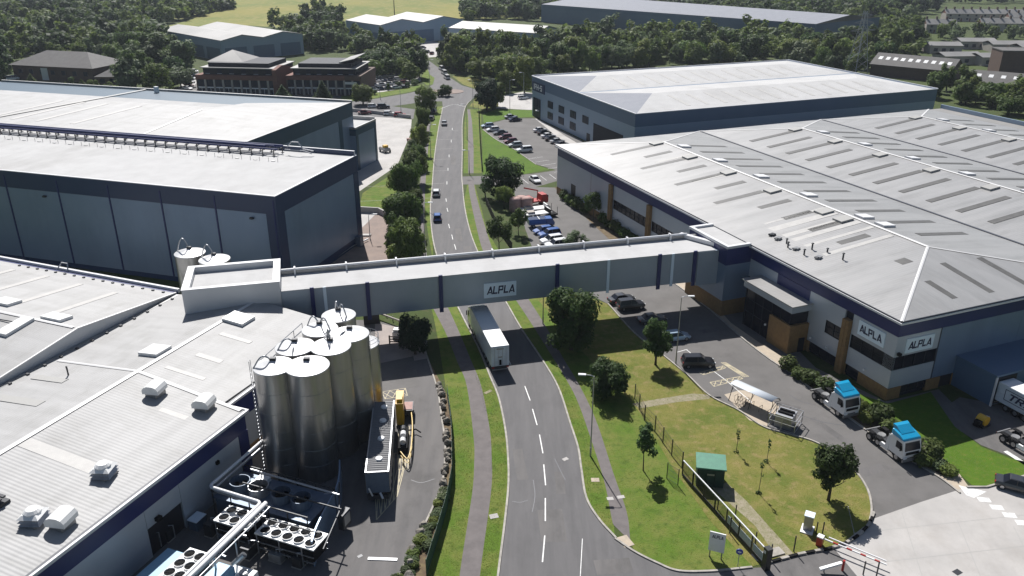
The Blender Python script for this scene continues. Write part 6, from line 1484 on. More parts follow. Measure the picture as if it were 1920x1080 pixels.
# ---------- brick offices
def office(label, pxl, pxr, z, depth, right_slant=False):
    a, b = G(*pxl, 0), G(*pxr, 0); ux = (b-a); L_ = ux.length; ux.normalize()
    t = thing('office_building', label, 'office', (a.x,a.y,0), math.atan2(ux.y,ux.x))
    uy = Vector((-ux.y,ux.x,0)); FOOT.append([a-ux*4-uy*3, b+ux*4-uy*3, b+ux*4+uy*(depth+3), a-ux*4+uy*(depth+3)])
    MB().box(0,L_,.3,depth,0,z*.62).build('core_wall', M['brick_b'], t)
    n = 9; bw = L_/n
    for k in range(n+1): MB().box(max(0,bw*k-bw*.10),min(L_,bw*k+bw*.10),-.15,.29,0,z*.50).build('pier', M['render'] if k % 9 else M['brick_b'], t)
    for k in range(n):
        w_ = MB().box(bw*k+bw*.12,bw*(k+1)-bw*.12,.12,.29,.4,z*.49).build('window', M['glass_b'], t)
        MB().box(bw*k+bw*.12,bw*(k+1)-bw*.12,.08,.118,z*.22,z*.26).box(bw*(k+.5)-.08,bw*(k+.5)+.08,.08,.118,.4,z*.22).build('glazing_bar', M['trim'], w_)
    MB().box(-.1,L_+.1,-.2,depth,z*.50,z*.64).build('brick_parapet', M['brick_r'], t)
    MB().box(2.2,L_-2.2,2.0,depth-2,z*.64,z*.84).build('top_storey', M['frame'], t)
    MB().box(1.4,L_-1.4,1.2,depth-1.5,z*.84,z*.87).build('canopy_roof', M['roof_grey'], t)
    for k in range(6):
        x = 4 + (L_-8)*k/5; w_ = MB().box(x-.9,x+.9,1.93,1.99,z*.67,z*.8).build('window', M['glass_b'], t)
        MB().box(x-.95,x+.95,1.88,1.928,z*.66,z*.67).build('sill', M['trim'], w_)
    MB().box(4,L_-4,3.2,depth-4,z*.87,z).build('plant_screen', M['frame'], t)
    return t, L_
t, L_ = office('left brick office with dark top storey and pale pyramid roof', (372,177), (522,181), 11.6, 24)
MB().add([(2,6,11.5),(17,6,11.5),(17,21,11.5),(2,21,11.5),(9.5,13.5,15.2)],[(0,1,4),(1,2,4),(2,3,4),(3,0,4)]).build('pyramid_roof', M['roof_grey'], t)
MB().xprism([(-.4,0),(-.4,9.8),(6,10.8),(24,7.5),(24,0)],L_-1.4,L_+.2).build('end_wall', M['brick_r'], t)
t, L_ = office('right brick office with terrace roof at its right-hand end', (540,178), (678,180), 11.4, 24)
MB().box(L_-6,L_+.2,-.3,24,5.8,7.4).build('terrace_wall', M['brick_b'], t); MB().slab([(L_-9,4,11.8),(L_-3,4,13.2),(L_-3,22,13.2),(L_-9,22,11.8)],.3).build('mono_roof', M['roof_grey'], t)
MB().box(L_-6,L_-1.5,-.32,-.31,4.3,5.2).build('sign_board', M['trim'], t)
# hipped roof house at the far left
a, b = G(28,148), G(178,156); ux = (b-a).normalized()
t = thing('hipped_house', 'long brown house with dark hipped roof left of the offices', 'house', (a.x,a.y,0), math.atan2(ux.y,ux.x)); L_ = (b-a).length
MB().box(0,L_,0,20,0,6).build('wall', M['brick_b'], t)
rf = MB().add([(-1,-1,6),(L_+1,-1,6),(L_+1,21,6),(-1,21,6),(10,10,11),(L_-10,10,11)],[(0,1,5,4),(1,2,5),(2,3,4,5),(3,0,4)]).build('roof', M['slate'], t)
for k in range(7): MB().box(3+L_/7.4*k,5+L_/7.4*k,-.1,0,2.6,4.4).build('window', M['glass_b'], t)
MB().box(L_*.36,L_*.44,-.15,0,.2,5.2).build('entrance_glazing', M['trim'], t)
a = G(182,158); t = thing('garage_house', 'small low hipped roof outbuilding beside the long brown house', 'outbuilding', (a.x,a.y,0), 0)
MB().box(0,13,0,9,0,3).build('wall', M['brick_b'], t); MB().add([(-.6,-.6,3),(13.6,-.6,3),(13.6,9.6,3),(-.6,9.6,3),(4.5,4.5,5.6),(8.5,4.5,5.6)],[(0,1,5,4),(1,2,5),(2,3,4,5),(3,0,4)]).build('roof', M['slate'], t)
for k in range(3): MB().box(1.5+4*k,3.5+4*k,-.08,0,.6,2.2).build('window', M['glass_b'], t)

# ---------- sheds, terrace and pylon at the right
def shed(label, p1, p2, depth, h, nsky):
    a, b = G(*p1), G(*p2); ux = (b-a); L_ = ux.length; ux.normalize()
    t = thing('old_shed', label, 'shed', (a.x,a.y,0), math.atan2(ux.y,ux.x)); rz = h + depth*.22
    uy = Vector((-ux.y,ux.x,0)); FOOT.append([a-ux*3-uy*3, b+ux*3-uy*3, b+ux*3+uy*(depth+3), a-ux*3+uy*(depth+3)])
    MB().box(0,L_,0,depth,0,h).build('wall', M['brick_b'], t)
    MB().xprism([(0,h),(depth/2,rz),(depth,h)],.0,L_).build('gable', M['brick_b'], t)
    MB().slab([(-.6,-.8,h-.1),(L_+.6,-.8,h-.1),(L_+.6,depth/2,rz+.15),(-.6,depth/2,rz+.15)],.14).build('roof_slope', M['slate'], t)
    MB().slab([(-.6,depth/2,rz+.15),(L_+.6,depth/2,rz+.15),(L_+.6,depth+.8,h-.1),(-.6,depth+.8,h-.1)],.14).build('roof_slope', M['slate'], t)
    f = lambda y: h-.1 + (rz+.25-h)*(y+.8)/(depth/2+.8)
    for k in range(nsky):
        x = L_*(k+.7)/(nsky+.4)
        MB().slab([(x-.8,depth*.20,f(depth*.20)+.06),(x+.8,depth*.20,f(depth*.20)+.06),(x+.8,depth*.33,f(depth*.33)+.06),(x-.8,depth*.33,f(depth*.33)+.06)],.05).build('rooflight', M['white'], t)
    return t
shed('long dark roofed shed with ten white rooflights by the pylon', (1630,141), (1778,156), 17, 5.0, 10)
shed('nearer dark roofed shed with four white rooflights at right edge', (1810,172), (1960,186), 15, 4.2, 6)
a = G(1870,146); t = thing('brick_block', 'dark square brick block behind the nearer shed', 'building', (a.x,a.y,0), R(-8)); MB().box(0,12,0,12,0,11).build('wall', M['brick_b'], t); MB().box(-.2,12.2,-.2,12.2,11,11.4).build('roof', M['slate'], t)
for k, (x, y) in enumerate(((1742,100),(1800,92),(1860,98),(1915,104),(1770,122),(1840,124))):
    a = G(x, y); t = thing('low_workshop', ['low pale roofed workshop left of the yard row','low pale roofed workshop second in the yard row','low pale roofed workshop third in the yard row','low pale roofed workshop at right edge of the yard row','small pale workshop behind the long shed','small pale workshop behind the nearer shed'][k], 'workshop', (a.x,a.y,0), R(-6+3*k)); w_ = 16+3*(k%3)
    MB().box(0,w_,0,11,0,4).build('wall', M['render'], t); MB().slab([(-.4,-.4,4),(w_+.4,-.4,4),(w_+.4,5.5,5.4),(-.4,5.5,5.4)],.12).build('roof_slope', M['roof_grey'], t); MB().slab([(-.4,5.5,5.4),(w_+.4,5.5,5.4),(w_+.4,11.4,4),(-.4,11.4,4)],.12).build('roof_slope', M['roof_grey'], t)
    for j in range(3): MB().box(2+4*j,4+4*j,-.08,0,1,2.6).build('window', M['glass_b'], t)
def terrace(label, p1, az_, n, w_=6.0, roofm='slate'):
    a = G(*p1); t = thing('terraced_houses', label, 'houses', (a.x,a.y,0), R(az_)); L_ = n*w_
    MB().box(0,L_,0,9,0,5.4).build('wall', M['render'], t)
    f1 = MB().slab([(-.3,-.4,5.3),(L_+.3,-.4,5.3),(L_+.3,4.5,8.3),(-.3,4.5,8.3)],.15).build('roof', M['roof_grey'], t)
    MB().slab([(-.3,4.5,8.3),(L_+.3,4.5,8.3),(L_+.3,9.4,5.3),(-.3,9.4,5.3)],.15).build('roof', M['slate'], t); MB().xprism([(0,5.4),(4.5,8.2),(9,5.4)],0,L_).build('gable', M['brick_r'], t)
    for k in range(n):
        MB().box(w_*k+.2,w_*k+1.2,3.9,5.1,8.0,9.8).build('chimney', M['brick_b'], t)
        for z in (1.0,3.5): MB().box(w_*k+2.4,w_*k+3.8,-.08,0,z,z+1.3).build('window', M['glass_b'], t)
        MB().box(w_*k+4.6,w_*k+5.5,-.08,0,0,2.1).build('door', M['brick_r'], t)
terrace('long terrace of houses with chimneys at the top right corner', (1772,40), -4, 11); terrace('terrace of houses at the very right, below the top corner', (1890,48), -7, 7); terrace('shorter terrace in front of the long one with pale roof', (1838,60), -5, 8)
terrace('row of small houses left of the long terrace', (1735,62), -8, 3)
p = G(1604,142); py_ = thing('lattice_pylon', 'grey lattice electricity pylon rising from the trees on the right', 'pylon', (p.x,p.y,0), R(20)); PH = px_height(1604,142,20)
hw = lambda z: 3.0*(1-z/PH)**1.1 + .5
lg = MB(); nz_ = 9; zs = [PH*(k/nz_)**.92 for k in range(nz_+1)]
for sx in (-1,1):
    for sy in (-1,1): MB().tube([(sx*hw(z),sy*hw(z),z) for z in zs],.13,4).build('leg', M['galv'], py_)
for k in range(nz_):
    z0, z1 = zs[k], zs[k+1]; a_, b_ = hw(z0), hw(z1)
    for s_ in (-1,1):
        lg.tube([(-a_,s_*a_,z0),(b_,s_*b_,z1)],.07,3).tube([(a_,s_*a_,z0),(-b_,s_*b_,z1)],.07,3).tube([(s_*a_,-a_,z0),(s_*b_,b_,z1)],.07,3).tube([(s_*a_,a_,z0),(s_*b_,-b_,z1)],.07,3)
lg.build('lattice', M['galv'], py_); tag(py_.children[-1], kind='stuff')
for z, L_ in ((PH*.70,6.5),(PH*.82,5.2),(PH*.93,4.0)):
    MB().tube([(-L_,0,z),(-hw(z),0,z+.8),(hw(z),0,z+.8),(L_,0,z)],.11,4).tube([(-L_,0,z),(-hw(z),0,z-.3),(hw(z),0,z-.3),(L_,0,z)],.09,4).build('cross_arm', M['galv'], py_)

WOODS = [
 # region polygon in the photograph's ground, spacing, height range, leaf mix, name used in labels
 (px((-260,168),(-260,6),(60,6),(415,8),(440,22),(330,40),(300,50),(272,70),(300,98),(362,112),(352,150),(330,176),(235,170),(208,118),(20,116),(10,160)), 9.2, (6,15), ('leaf_dark','leaf_mid','leaf_dark','leaf_grey','leaf_mid'), 'wood left of the brick offices'),
 (px((372,98),(420,104),(560,100),(655,96),(700,110),(760,120),(775,138),(800,108),(700,98),(640,74),(575,78),(565,66),(530,80),(400,88)), 8.0, (6,13), ('leaf_dark','leaf_mid','leaf_grey'), 'belt behind the brick offices'),
 (px((690,150),(775,152),(790,145),(795,118),(780,112),(700,112),(690,130)), 8.0, (6,11), ('leaf_dark','leaf_mid','leaf_light'), 'clump beside the office car park'),
 (px((500,54),(560,50),(640,44),(645,62),(570,60)), 10, (9,14), ('leaf_dark','leaf_dark','leaf_mid'), 'clump between the far warehouses'),
 (px((806,112),(850,108),(905,100),(990,95),(1095,92),(1180,78),(1640,66),(1660,30),(1720,52),(1712,112),(1640,122),(1610,150),(1560,138),(1440,116),(1300,124),(1100,138),(1005,150),(1000,175),(940,175),(905,150),(870,146),(846,136),(826,122)), 9.0, (5.5,14), ('leaf_mid','leaf_light','leaf_dark','leaf_grey','leaf_light'), 'wood behind the slate blue warehouse'),
 (px((865,42),(1000,34),(1020,34),(1150,58),(1450,56),(1650,46),(1700,30),(1760,22),(1760,8),(2100,6),(2100,2),(880,2)), 11.0, (8,16), ('leaf_dark','leaf_dark','leaf_mid','leaf_grey'), 'wood along the top right'),
 (px((1745,168),(1790,165),(1930,190),(1990,215),(1990,250),(1920,226),(1800,196),(1745,190)), 7.5, (6,10), ('leaf_mid','leaf_light','leaf_mid'), 'scrub by the dark sheds'),
 (px((1620,122),(1690,106),(1715,80),(1720,114),(1650,122)), 9, (6,10), ('leaf_light','leaf_mid'), 'scrub round the pylon'),
 (px((1700,60),(1770,58),(1800,66),(1950,70),(1950,80),(1720,80)), 12, (6,9), ('leaf_light','leaf_grey','leaf_mid'), 'gardens of the terraces'),
 (px((20,172),(240,172),(240,162),(150,162),(60,166)), 8, (3,5), ('leaf_light','leaf_mid'), 'shrubbery before the hipped house'),
 (px((862,6),(1010,8),(1010,40),(870,36)), 10.5, (8,14), ('leaf_dark','leaf_mid','leaf_grey'), 'belt behind the low warehouse'),
 (px((570,66),(640,66),(650,84),(590,100),(540,96)), 8.5, (6,12), ('leaf_dark','leaf_mid'), 'belt by the two-peaked warehouse'),
 (px((655,82),(760,96),(770,108),(690,104)), 9, (5,9), ('leaf_mid','leaf_light'), 'far warehouse forecourt'),
 (px((560,30),(640,24),(640,34),(600,44)), 11, (8,12), ('leaf_dark','leaf_mid'), 'edge of the grassy field'),
 (px((690,180),(700,172),(770,160),(795,152),(795,157),(770,165),(700,178)), 5, (2,3), ('leaf_mid','leaf_dark'), 'hedge along the office car park'),
]
BLOCK = FOOT + [px((20,118),(150,170),(240,150),(195,118),(80,104))]
rw = random.Random(77); spots = []
for (pg, spc, hr, leaves, nm) in WOODS:
    xs = [p[0] for p in pg]; ys = [p[1] for p in pg]; y = min(ys); row = 0
    while y < max(ys):
        sp = spc*(1 + max(0, (y-420))/900); x = min(xs) + (row % 2)*sp*.5
        while x < max(xs):
            X = x + rw.uniform(-.36,.36)*sp; Y = y + rw.uniform(-.36,.36)*sp
            if inpoly(pg, X, Y) and not any(inpoly(b, X, Y) for b in BLOCK) and abs(X) < .66*Y+60:
                spots.append((X, Y, rw.uniform(*hr)*(1+.0*Y), rw.choice(leaves), nm))
            x += sp
        y += sp*.87; row += 1
spots.sort(key=lambda s: s[1] - 6*s[2])
LEAFWORD = {'leaf_dark':'dark','leaf_mid':'mid green','leaf_light':'light green','leaf_grey':'grey green'}
NEARW = spots[:255]; FARW = spots[255:]
XR, YR = {}, {}
for (X, Y, H_, lf, nm) in NEARW:
    q = X/Y*FPX/_c; a_ = XR.setdefault(nm, [q,q]); a_[0] = min(a_[0],q); a_[1] = max(a_[1],q); b_ = YR.setdefault(nm, [Y,Y]); b_[0] = min(b_[0],Y); b_[1] = max(b_[1],Y)
for i, (X, Y, H_, lf, nm) in enumerate(NEARW):
    rec = FARK[i % 9]; t = rec[0] if not rec[2] else copy_tree(rec[0]); rec[2] = True
    t.location = (X,Y,0); s = H_/10.2; sx = s*rw.uniform(.75,1.35); t.scale = (sx,sx,s); t.rotation_euler = (0,0,rw.uniform(0,6.28))
    sh = 'tree' if H_ > 5 else 'shrub'
    u = (X/Y*FPX/_c - XR[nm][0])/(XR[nm][1]-XR[nm][0]+1e-6); v = (Y-YR[nm][0])/(YR[nm][1]-YR[nm][0]+1e-6)
    col_ = ('left end','left part','left middle','right middle','right part','right end')[min(5,int(u*6))]; row_ = ('front edge','front rows','middle rows','back rows')[min(3,int(v*4))]
    size_ = 'low' if H_ < 8 else 'tall' if H_ > 11.5 else 'middling'
    t['label'] = f'{size_} {LEAFWORD[lf]} {sh}, {row_}, {col_} of the {nm}'; t['group'] = f'{LEAFWORD[lf]} {sh}s in the {nm}'
    for ch in t.children:
        if ch.name.startswith('crown'): paint(ch, M[lf])
rng = np.random.default_rng(5)
for lf in LEAFWORD:
    Vs = []
    for (X, Y, H_, l2, nm) in FARW:
        if l2 != lf: continue
        bl = FARK[rw.randrange(9)][1]; s = H_/10.2; n = 420 if Y < 620 else 240
        V, Q = leaf_cloud(rng, bl, n, 1.15 if n == 420 else 1.6, .05); a = rw.uniform(0,6.28); c, d = math.cos(a), math.sin(a); k = rw.uniform(.9,1.3)
        Vs.append(np.stack([X + (V[:,0]*c - V[:,1]*d)*s*k, Y + (V[:,0]*d + V[:,1]*c)*s*k, V[:,2]*s], 1))
    if Vs:
        V = np.concatenate(Vs); o = bpy.data.objects.new('far_wood', np_mesh('far_wood', V, np.arange(len(V)).reshape(-1,4), M[lf])); SC.collection.objects.link(o); tag(o, f'distant {LEAFWORD[lf]} woodland trees reading as one mass', 'wood', None, 'stuff')

# ---------- summer haze over the whole site
hz = bpy.data.materials.new('haze'); hz.use_nodes = True; ht = hz.node_tree; ht.nodes.clear()
ho = ht.nodes.new('ShaderNodeOutputMaterial'); hv = ht.nodes.new('ShaderNodeVolumePrincipled')
hv.inputs['Color'].default_value = (.80,.88,1.0,1); hv.inputs['Density'].default_value = .00009; hv.inputs['Anisotropy'].default_value = .2
ht.links.new(hv.outputs[0], ho.inputs['Volume'])
tag(MB().box(-3600,3600,-400,6600,-1.0,62).build('haze', hz), kind='stuff')
# ============================================================ fences, lamps, signs and small street furniture
def fence(name, label, pts, H_, bay, postm, wirem, postname='post', wire_sp=.1, wire_w=.018, group=None, post_w=.07):
    t = thing(name, label, 'fence', (0,0,0), 0, group); W = walk(pts, bay); proto = None; pp = None
    for i, (p, d) in enumerate(W):
        a = math.atan2(d.y, d.x)
        if pp is None: pp = MB().box(-post_w/2,post_w/2,-post_w/2,post_w/2,-.05,H_+.12).build(postname, postm, t, loc=(p.x,p.y,0), rz=a)
        else: share(pp, postname, t, (p.x,p.y,0), (0,0,a))
        if i+1 < len(W):
            q = W[i+1][0]; L_ = (q-p).length; aa = math.atan2(q.y-p.y, q.x-p.x)
            if proto is None:
                mb = MB(); n = int(bay/wire_sp)
                for k in range(1, n): mb.box(bay*k/n-wire_w/2,bay*k/n+wire_w/2,-wire_w/2,wire_w/2,.04,H_)
                for z in (.06,H_*.33,H_*.66,H_-.03): mb.box(.04,bay-.04,-wire_w/2-.003,wire_w/2+.003,z-.012,z+.012)
                proto = mb.build('mesh_panel', wirem, t, loc=(p.x,p.y,0), rz=aa); proto.scale = (L_/bay,1,1)
            else: share(proto, 'mesh_panel', t, (p.x,p.y,0), (0,0,aa)).scale = (L_/bay,1,1)
    return t
fence('yard_fence','green wire mesh fence between the yard planting and the verge',FENCE_L[1:8],1.9,2.5,M['fence_g'],M['fence_g'],wire_sp=.085,wire_w=.03)
fence('boundary_fence','dark mesh fence on posts along the left edge of the dry lawn',px((1190,748),(1206,786),(1226,806),(1246,836),(1268,867),(1282,882),(1296,900)),2.1,2.6,M['fence_k'],M['fence_k'],wire_sp=.22,wire_w=.012,post_w=.1)
fence('boundary_fence','short mesh fence stub at the hinge end of the sliding gate',px((1250,897),(1265,912),(1296,900)),2.0,2.0,M['fence_k'],M['fence_g'],wire_sp=.15,wire_w=.014)
fence('roadside_fence','thin dark fence beside the footpath above the bridge',px((897,207),(899,250),(901,290),(904,325)),1.8,3.0,M['fence_k'],M['fence_k'],wire_sp=.12,wire_w=.03)
fence('roadside_fence','dark curved fence between the footpath and small trees above the bridge',px((906,350),(912,385),(925,415),(938,440),(965,478)),1.8,3.0,M['fence_k'],M['fence_k'],wire_sp=.12,wire_w=.03)
fence('roadside_fence','dark fence hidden behind the big tree right of the road',px((985,540),(1010,565),(1040,598),(1075,640)),1.6,2.8,M['fence_k'],M['fence_k'],wire_sp=.25,wire_w=.012) if False else None
# sliding gate: frame of panels with a pale top rail
A_, B_ = G(1262,893), G(1415,1066); d = (B_-A_); GL = d.length; d.normalize(); ga = math.atan2(d.y,d.x)
gt = thing('sliding_gate', 'long black sliding gate with pale top rail at the entrance', 'gate', (A_.x+1.0,A_.y,.0), ga)
GL -= .2
MB().box(0,GL,-.06,.06,2.02,2.14).build('top_rail', M['trim'], gt)
MB().box(0,GL,-.08,.08,.16,.36).build('bottom_beam', M['fence_k'], gt)
n = 7
for k in range(n+1): MB().box(GL*k/n-.06,GL*k/n+.06,-.05,.05,.36,2.02).build('upright', M['fence_k'], gt)
bar = None
for k in range(int(GL/.16)):
    x = .16*k+.08
    if bar is None: bar = MB().box(-.016,.016,-.016,.016,.36,2.02).build('bar', M['fence_k'], gt, loc=(x,0,0))
    else: share(bar, 'bar', gt, (x,0,0))
for k in (4,5,6): MB().box(GL*k/n+.12,GL*(k+1)/n-.12,.02,.05,.45,1.3).build('notice_panel', M['signpanel'], gt)
MB().box(GL-.05,GL+.55,-.3,.3,0,2.5).build('end_portal', M['fence_k'], gt); MB().box(GL+.1,GL+.3,-.32,-.3,1.9,2.2).build('beacon_plate', M['white'], gt)
tag(MB().box(-.5,.5,-1.6,1.6,0,.12).build('gate_plinth', M['kerb'], None, False, 0, (G(1440,1040).x,G(1440,1040).y,.02), ga), 'pale concrete plinth at the foot of the gate portal', 'plinth')
for i, (x, y, h) in enumerate(((1368,1000,1.6),(1444,1050,1.5),(1488,1034,1.5),(1530,1000,1.0),(1542,1000,1.0),(1618,1078,1.2),(1642,1085,1.6),(1345,955,1.2),(1378,972,1.3),(1416,1020,1.1))):
    p = G(x, y); tag(MB().box(-.05,.05,-.05,.05,0,h+.4).build('bollard_post', M['fence_k'], None, False, 0, (p.x,p.y,.0)), ['post inside the gate beside the gravel path','slim black post at the foot of the gravel path end','slim black post where the gravel path meets the kerb','left of two short posts behind the barrier','right of two short posts behind the barrier','left post at bottom edge of the entrance lane','right post at bottom edge of the entrance lane','post behind the upper part of the sliding gate','post behind the middle of the sliding gate','post near the portal behind the sliding gate'][i], 'post', 'slim black posts round the gate')
# lamp posts
def lamp(x, y, yt, label, arm=1.0, adir=(1,0), group='street lamps'):
    p = G(x, y); H_ = px_height(x, y, yt); t = thing('street_lamp', label, 'street lamp', (p.x,p.y,0), 0, group)
    MB().cyl(0,0,0,1.2,.11,.11,10).build('base', M['galv'], t); MB().cyl(0,0,1.2,H_-.1,.085,.05,8).build('column', M['galv'], t)
    a = math.atan2(adir[1], adir[0])
    MB().tube([(0,0,H_-.15),(.3*adir[0],.3*adir[1],H_),(arm*adir[0],arm*adir[1],H_+.05)],.045,6).build('bracket', M['galv'], t)
    MB().obox(arm*adir[0]+.3*adir[0],arm*adir[1]+.3*adir[1],H_-.02,.85,.34,.14,a).build('lamp_head', M['trim'], t)
for (x, y, yt, lb, ad) in ((1107,855,704,'tall street lamp on the right verge nearest the camera',(-1,.1)),(1267,682,556,'street lamp between the round tree and the frontage road',(1,0)),(1018,607,527,'street lamp in front of the bridge sign end',(-1,.1)),(880,327,282,'street lamp on the right verge above the side road',(-1,0)),(876,262,196,'street lamp on the narrow verge beyond the side road',(-1,0)),(887,202,150,'street lamp at the right of the junction',(-1,0)),(808,298,234,'street lamp on the left verge by the roadside trees',(1,0)),(956,212,150,'taller lamp in front of the wood left of the slate warehouse',(1,0)),(982,186,136,'second lamp in front of the wood left of slate warehouse',(-1,0)),(752,210,160,'lamp on the lane behind the teal warehouse',(1,0)),(806,167,112,'lamp on the left corner of the far road',(1,0)),(713,186,150,'lamp between the round light green tree and lane',(1,0)),(798,487,380,'street lamp on the left verge just above the bridge',(1,0)),(694,448,402,'thin lamp on the block paved yard by the navy warehouse',(1,0)),(1250,402,330,'lamp by the far facade of the silver works',(1,0))):
    if x == 1250: continue
    lamp(x, y, yt, lb, 1.0, ad)
# green transformer kiosk
p = G(1332,905); kk = thing('transformer_kiosk', 'dark green metal kiosk with paler green roof on the lawn', 'kiosk', (p.x-.1,p.y+.3,.0), R(-10))
MB().box(-1.45,1.45,-1.1,1.1,.0,2.35).build('body', M['green_box'], kk); MB().slab([(-1.6,-1.3,2.52),(1.6,-1.3,2.52),(1.6,1.3,2.75),(-1.6,1.3,2.75)],.16).build('roof', M['green_roof'], kk)
for k in range(3): MB().box(-1.35+.92*k,-.5+.92*k,-1.16,-1.1,.15,2.2).build('door', M['green_box'], kk)
MB().box(-.4,.4,-1.19,-1.16,1.55,1.75).build('notice', M['galv'], kk)
# curved bicycle shelter
a, b = G(1372,752), G(1436,782); dv = (b-a); SL = dv.length+1.0; dv.normalize()
sh = thing('bicycle_shelter', 'curved clear-roofed bicycle shelter on a pale pad', 'shelter', (a.x-.2,a.y+.4,.02), math.atan2(dv.y,dv.x))
M['clear'] = mat('clear_roof_sheet', (.62,.66,.70), .12, spec=.8)
arc = [(1.1+1.5*math.cos(q)-.6, 1.55+1.05*math.sin(q)) for q in np.linspace(.25, 2.1, 9)]
vs = [(0,y,z) for y, z in arc] + [(SL,y,z) for y, z in arc]; n = len(arc)
o = MB().add(vs+[(x,y,z-.03) for x,y,z in vs],[(i,n+i,n+i+1,i+1) for i in range(n-1)]+[(3*n+i,2*n+i,2*n+i+1,3*n+i+1) for i in range(n-1)]+[(i,i+1,2*n+i+1,2*n+i) for i in range(n-1)]+[(n+i+1,n+i,3*n+i,3*n+i+1) for i in range(n-1)]).build('clear_roof', M['clear'], sh, smooth=True)
for x in (.1,SL/2,SL-.1):
    MB().tube([(x,-.35,0),(x,-.05,.8),(x,.3,1.9)]+[(x,y,z-.06) for y, z in arc[::-1][1:]],.05,6).tube([(x,.1,1.3),(x,.9,2.0),(x,1.9,1.75)],.035,5).build('hoop_frame', M['darksteel'], sh)
for k in range(5): MB().tube([(.6+k*(SL-1.2)/4,.2,0),(.6+k*(SL-1.2)/4,.2,.75),(.6+k*(SL-1.2)/4,.9,.75),(.6+k*(SL-1.2)/4,.9,0)],.03,5).build('bike_stand', M['darksteel'], sh)
def bike(x, y):
    t = thing('bicycle', ['dark bicycle under the left end of the shelter','second dark bicycle under the shelter'][int(x > 1)], 'bicycle', (0,0,0), 0, 'bicycles in the shelter')
    t.matrix_world = Matrix.Translation((a.x,a.y,.02)) @ Matrix.Rotation(math.atan2(dv.y,dv.x),4,'Z') @ Matrix.Translation((x,y,0)); 
    for yy in (-.5,.5): MB().lathe([(.30,-.02),(.34,-.02),(.34,.02),(.30,.02),(.30,-.02)],0,0,16).build('wheel', M['black'], t, loc=(0,yy,.34)).rotation_euler = (0,R(90),0)
    MB().tube([(0,-.5,.34),(0,-.12,.34),(0,.4,.8),(0,-.25,.85),(0,-.5,.34)],.022,5).tube([(0,-.25,.85),(0,-.12,.34)],.022,5).tube([(0,.5,.34),(0,.4,.95)],.022,5).build('frame', M['darksteel'], t); MB().box(-.06,.06,-.4,-.15,.9,.95).build('saddle', M['black'], t); MB().tube([(-.25,.4,.97),(.25,.4,.97)],.02,5).build('handlebar', M['black'], t)
bike(.8,.4); bike(1.9,.5)
# caged generator
p = G(1476,800); cg = thing('generator_cage', 'grey generator inside a tubular cage beside the frontage road', 'generator', (p.x-.2,p.y+.4,.02), R(-35))
MB().box(-1.0,1.0,-1.0,1.0,.0,1.5).build('generator', M['tin'], cg); MB().box(-1.05,1.05,-1.05,1.05,1.5,1.75).build('cover', M['galv'], cg); MB().box(-.9,.9,-.5,-.2,1.76,1.95).build('louvre', M['black'], cg); MB().box(-.9,.9,.2,.5,1.76,1.95).build('louvre', M['black'], cg)
cb = MB()
for x in (-1.6,0,1.6):
    for y in (-1.5,1.5): cb.box(x-.04,x+.04,y-.04,y+.04,0,1.8)
for z in (.1,1.0,1.75):
    for y in (-1.5,1.5): cb.box(-1.6,1.6,y-.03,y+.03,z-.03,z+.03)
    for x in (-1.6,1.6): cb.box(x-.03,x+.03,-1.5,1.5,z-.03,z+.03)
cb.build('cage_frame', M['galv'], cg)
# free-standing works sign
p = G(1341,1046); sg = thing('works_sign', 'white totem sign board with navy lettering on the entrance verge', 'sign', (p.x,p.y,0), R(-22))
MB().box(-.75,.75,-.06,.06,.8,3.0).build('board', M['white'], sg); MB().box(-.62,-.5,-.05,.05,0,.8).build('leg', M['tin'], sg); MB().box(.5,.62,-.05,.05,0,.8).build('leg', M['tin'], sg)
lettering('ALPLA',-.52,.55,2.35,2.72,lambda u,z,dd:(u,-.062-dd,z),.12,.012).build('lettering', M['signink'], sg)
p = G(1383,1062); bs = thing('road_sign', 'small round blue road sign on a thin post by the gate', 'sign', (p.x,p.y,0), R(-15))
MB().cyl(0,0,0,1.9,.035).build('post', M['galv'], bs); o = MB().ycyl(0,1.75,-.03,.03,.33,18).build('disc', mat('road_sign_blue', (.03,.05,.32), .4), bs); MB().box(-.16,.16,-.045,-.031,1.68,1.82).build('arrow', M['white'], bs)
# booth, barrier and its poles
p = G(1514,992); bo = thing('barrier_kiosk', 'small grey card kiosk on a white plinth by the barrier', 'kiosk', (p.x,p.y,.02), R(-28))
MB().box(-.42,.42,-.42,.42,.1,1.75).build('body', M['tin'], bo); MB().box(-.47,.47,-.47,.47,1.75,1.85).build('lid', M['signpanel'], bo); MB().box(-.6,.6,-.9,.6,0,.1).build('plinth', M['white'], bo)
p = G(1536,1022); ba = thing('barrier', 'red and white vehicle barrier with its pole across the entrance', 'barrier', (p.x,p.y,.02), R(-38))
MB().box(-.28,.28,-.28,.28,0,1.0).build('housing', M['red'], ba); MB().box(-.3,.3,-.3,.3,1.0,1.12).build('cap', M['white'], ba)
MB().box(.28,6.2,-.06,.06,.86,.98).build('pole', M['white'], ba)
for k in range(4): MB().box(1.2+1.3*k,1.7+1.3*k,-.065,.065,.855,.985).build('pole_band', M['red'], ba)
MB().box(.6,6.0,.6,.72,.75,.85).build('guard_rail', M['trim'], ba)
p = G(1556,1074); wa = thing('entry_post', 'white wedge shaped entry panel beside a red marker at the bottom', 'panel', (p.x,p.y,.02), R(8))
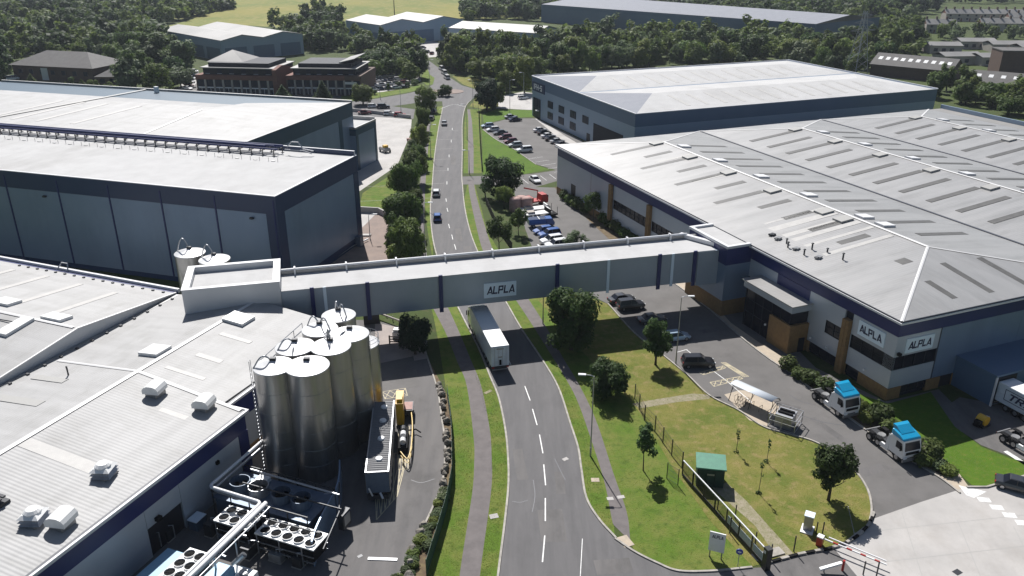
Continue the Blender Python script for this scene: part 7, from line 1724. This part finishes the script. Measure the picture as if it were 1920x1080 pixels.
MB().add([(-1.0,0,.3),(1.1,0,.8),(1.1,.0,1.0),(-1.0,0,.5),(-1.0,.3,.3),(1.1,.3,.8),(1.1,.3,1.0),(-1.0,.3,.5)],[(0,1,2,3),(7,6,5,4),(3,2,6,7),(0,4,5,1),(1,5,6,2),(0,3,7,4)]).build('panel', M['white'], wa); MB().cyl(1.3,.1,0,1.2,.12).build('marker', M['red'], wa); MB().box(-.6,-.5,.1,.2,0,.45).build('leg', M['tin'], wa)
# stacked hurdles and pallets on the concrete pad
p = G(752,646); hd = thing('timber_barrier', 'timber rail barrier with three rails on the concrete pad', 'barrier', (p.x,p.y,.02), R(-6))
for x in (-1.7,0,1.7): MB().box(x-.09,x+.09,-.09,.09,0,1.35).build('post', M['wood'], hd)
for z in (.35,.75,1.15):
    MB().box(-1.6,-.1,-.12,-.06,z,z+.16).build('rail', M['wood'], hd); MB().box(.1,1.6,-.12,-.06,z,z+.16).build('rail', M['wood'], hd)
p = G(757,632); tag(MB().box(-1.6,1.6,-.6,.6,0,1.0).box(-1.5,.1,-.5,.5,1.0,1.35).build('wrapped_pallets', M['white'], None, False, .08, (p.x,p.y,.02), R(-6)), 'white wrapped pallets behind the timber rail barrier', 'pallets')
p = G(797,648); tag(MB().lathe([(0,0),(.35,0),(.35,.7),(.1,.85),(0,.85)],n=14).build('grey_drum', M['tin'], smooth=False, loc=(p.x,p.y,.02)), 'grey drum on the corner of the concrete pad', 'drum')
# low wall round the block paved yard left of the road
wl = thing('yard_wall', 'pale low retaining wall round the block paved yard', 'wall', (0,0,0))
pts = px((676,398),(710,400),(733,412),(741,430),(744,452))
for i in range(4): strip(MB(), [pts[i],pts[i+1]], .4, 0, 1.3).build('wall_section', M['concrete'], wl)
q = G(690,442); tag(MB().box(-1.4,.6,-.5,.5,0,.25).build('kerb_ramp', M['concrete'], None, False, 0, (q.x,q.y,.02)), 'pale concrete ramp at the corner of the navy warehouse', 'ramp')
# long boundary wall behind the loading yard and dark planters far left
wl2 = thing('lane_wall', 'low pale wall between the lane and the concrete loading yard', 'wall', (0,0,0)); strip(MB(), px((640,207),(700,213),(770,222)), .35, 0, 1.1).build('wall_section', M['concrete'], wl2)
# debris and skip by the loading yard edge
p = G(775,262); sk2 = thing('rubble_pile', 'orange brown heap of scrap at the edge of the loading yard', 'scrap heap', (p.x,p.y,0), 0)
rz_ = random.Random(9)
for k in range(9): MB().obox(rz_.uniform(-1.6,1.6),rz_.uniform(-2.5,2.5),0,rz_.uniform(.4,1.4),rz_.uniform(.4,1.0),rz_.uniform(.3,1.2),rz_.uniform(0,3)).build('scrap', M['pinkbag'] if k % 3 else M['yellow_rail'], sk2)
# white doorstop signs and wall cabinets by the navy warehouse foot
p = G(598,488); hp = thing('drain_pipe', 'thin pale pipe running along the foot of the navy warehouse', 'pipe', (0,0,0)); MB().tube([G(598,505,.4),G(660,462,.4),G(690,448,.4)],.12,6).build('pipe', M['galv'], hp)
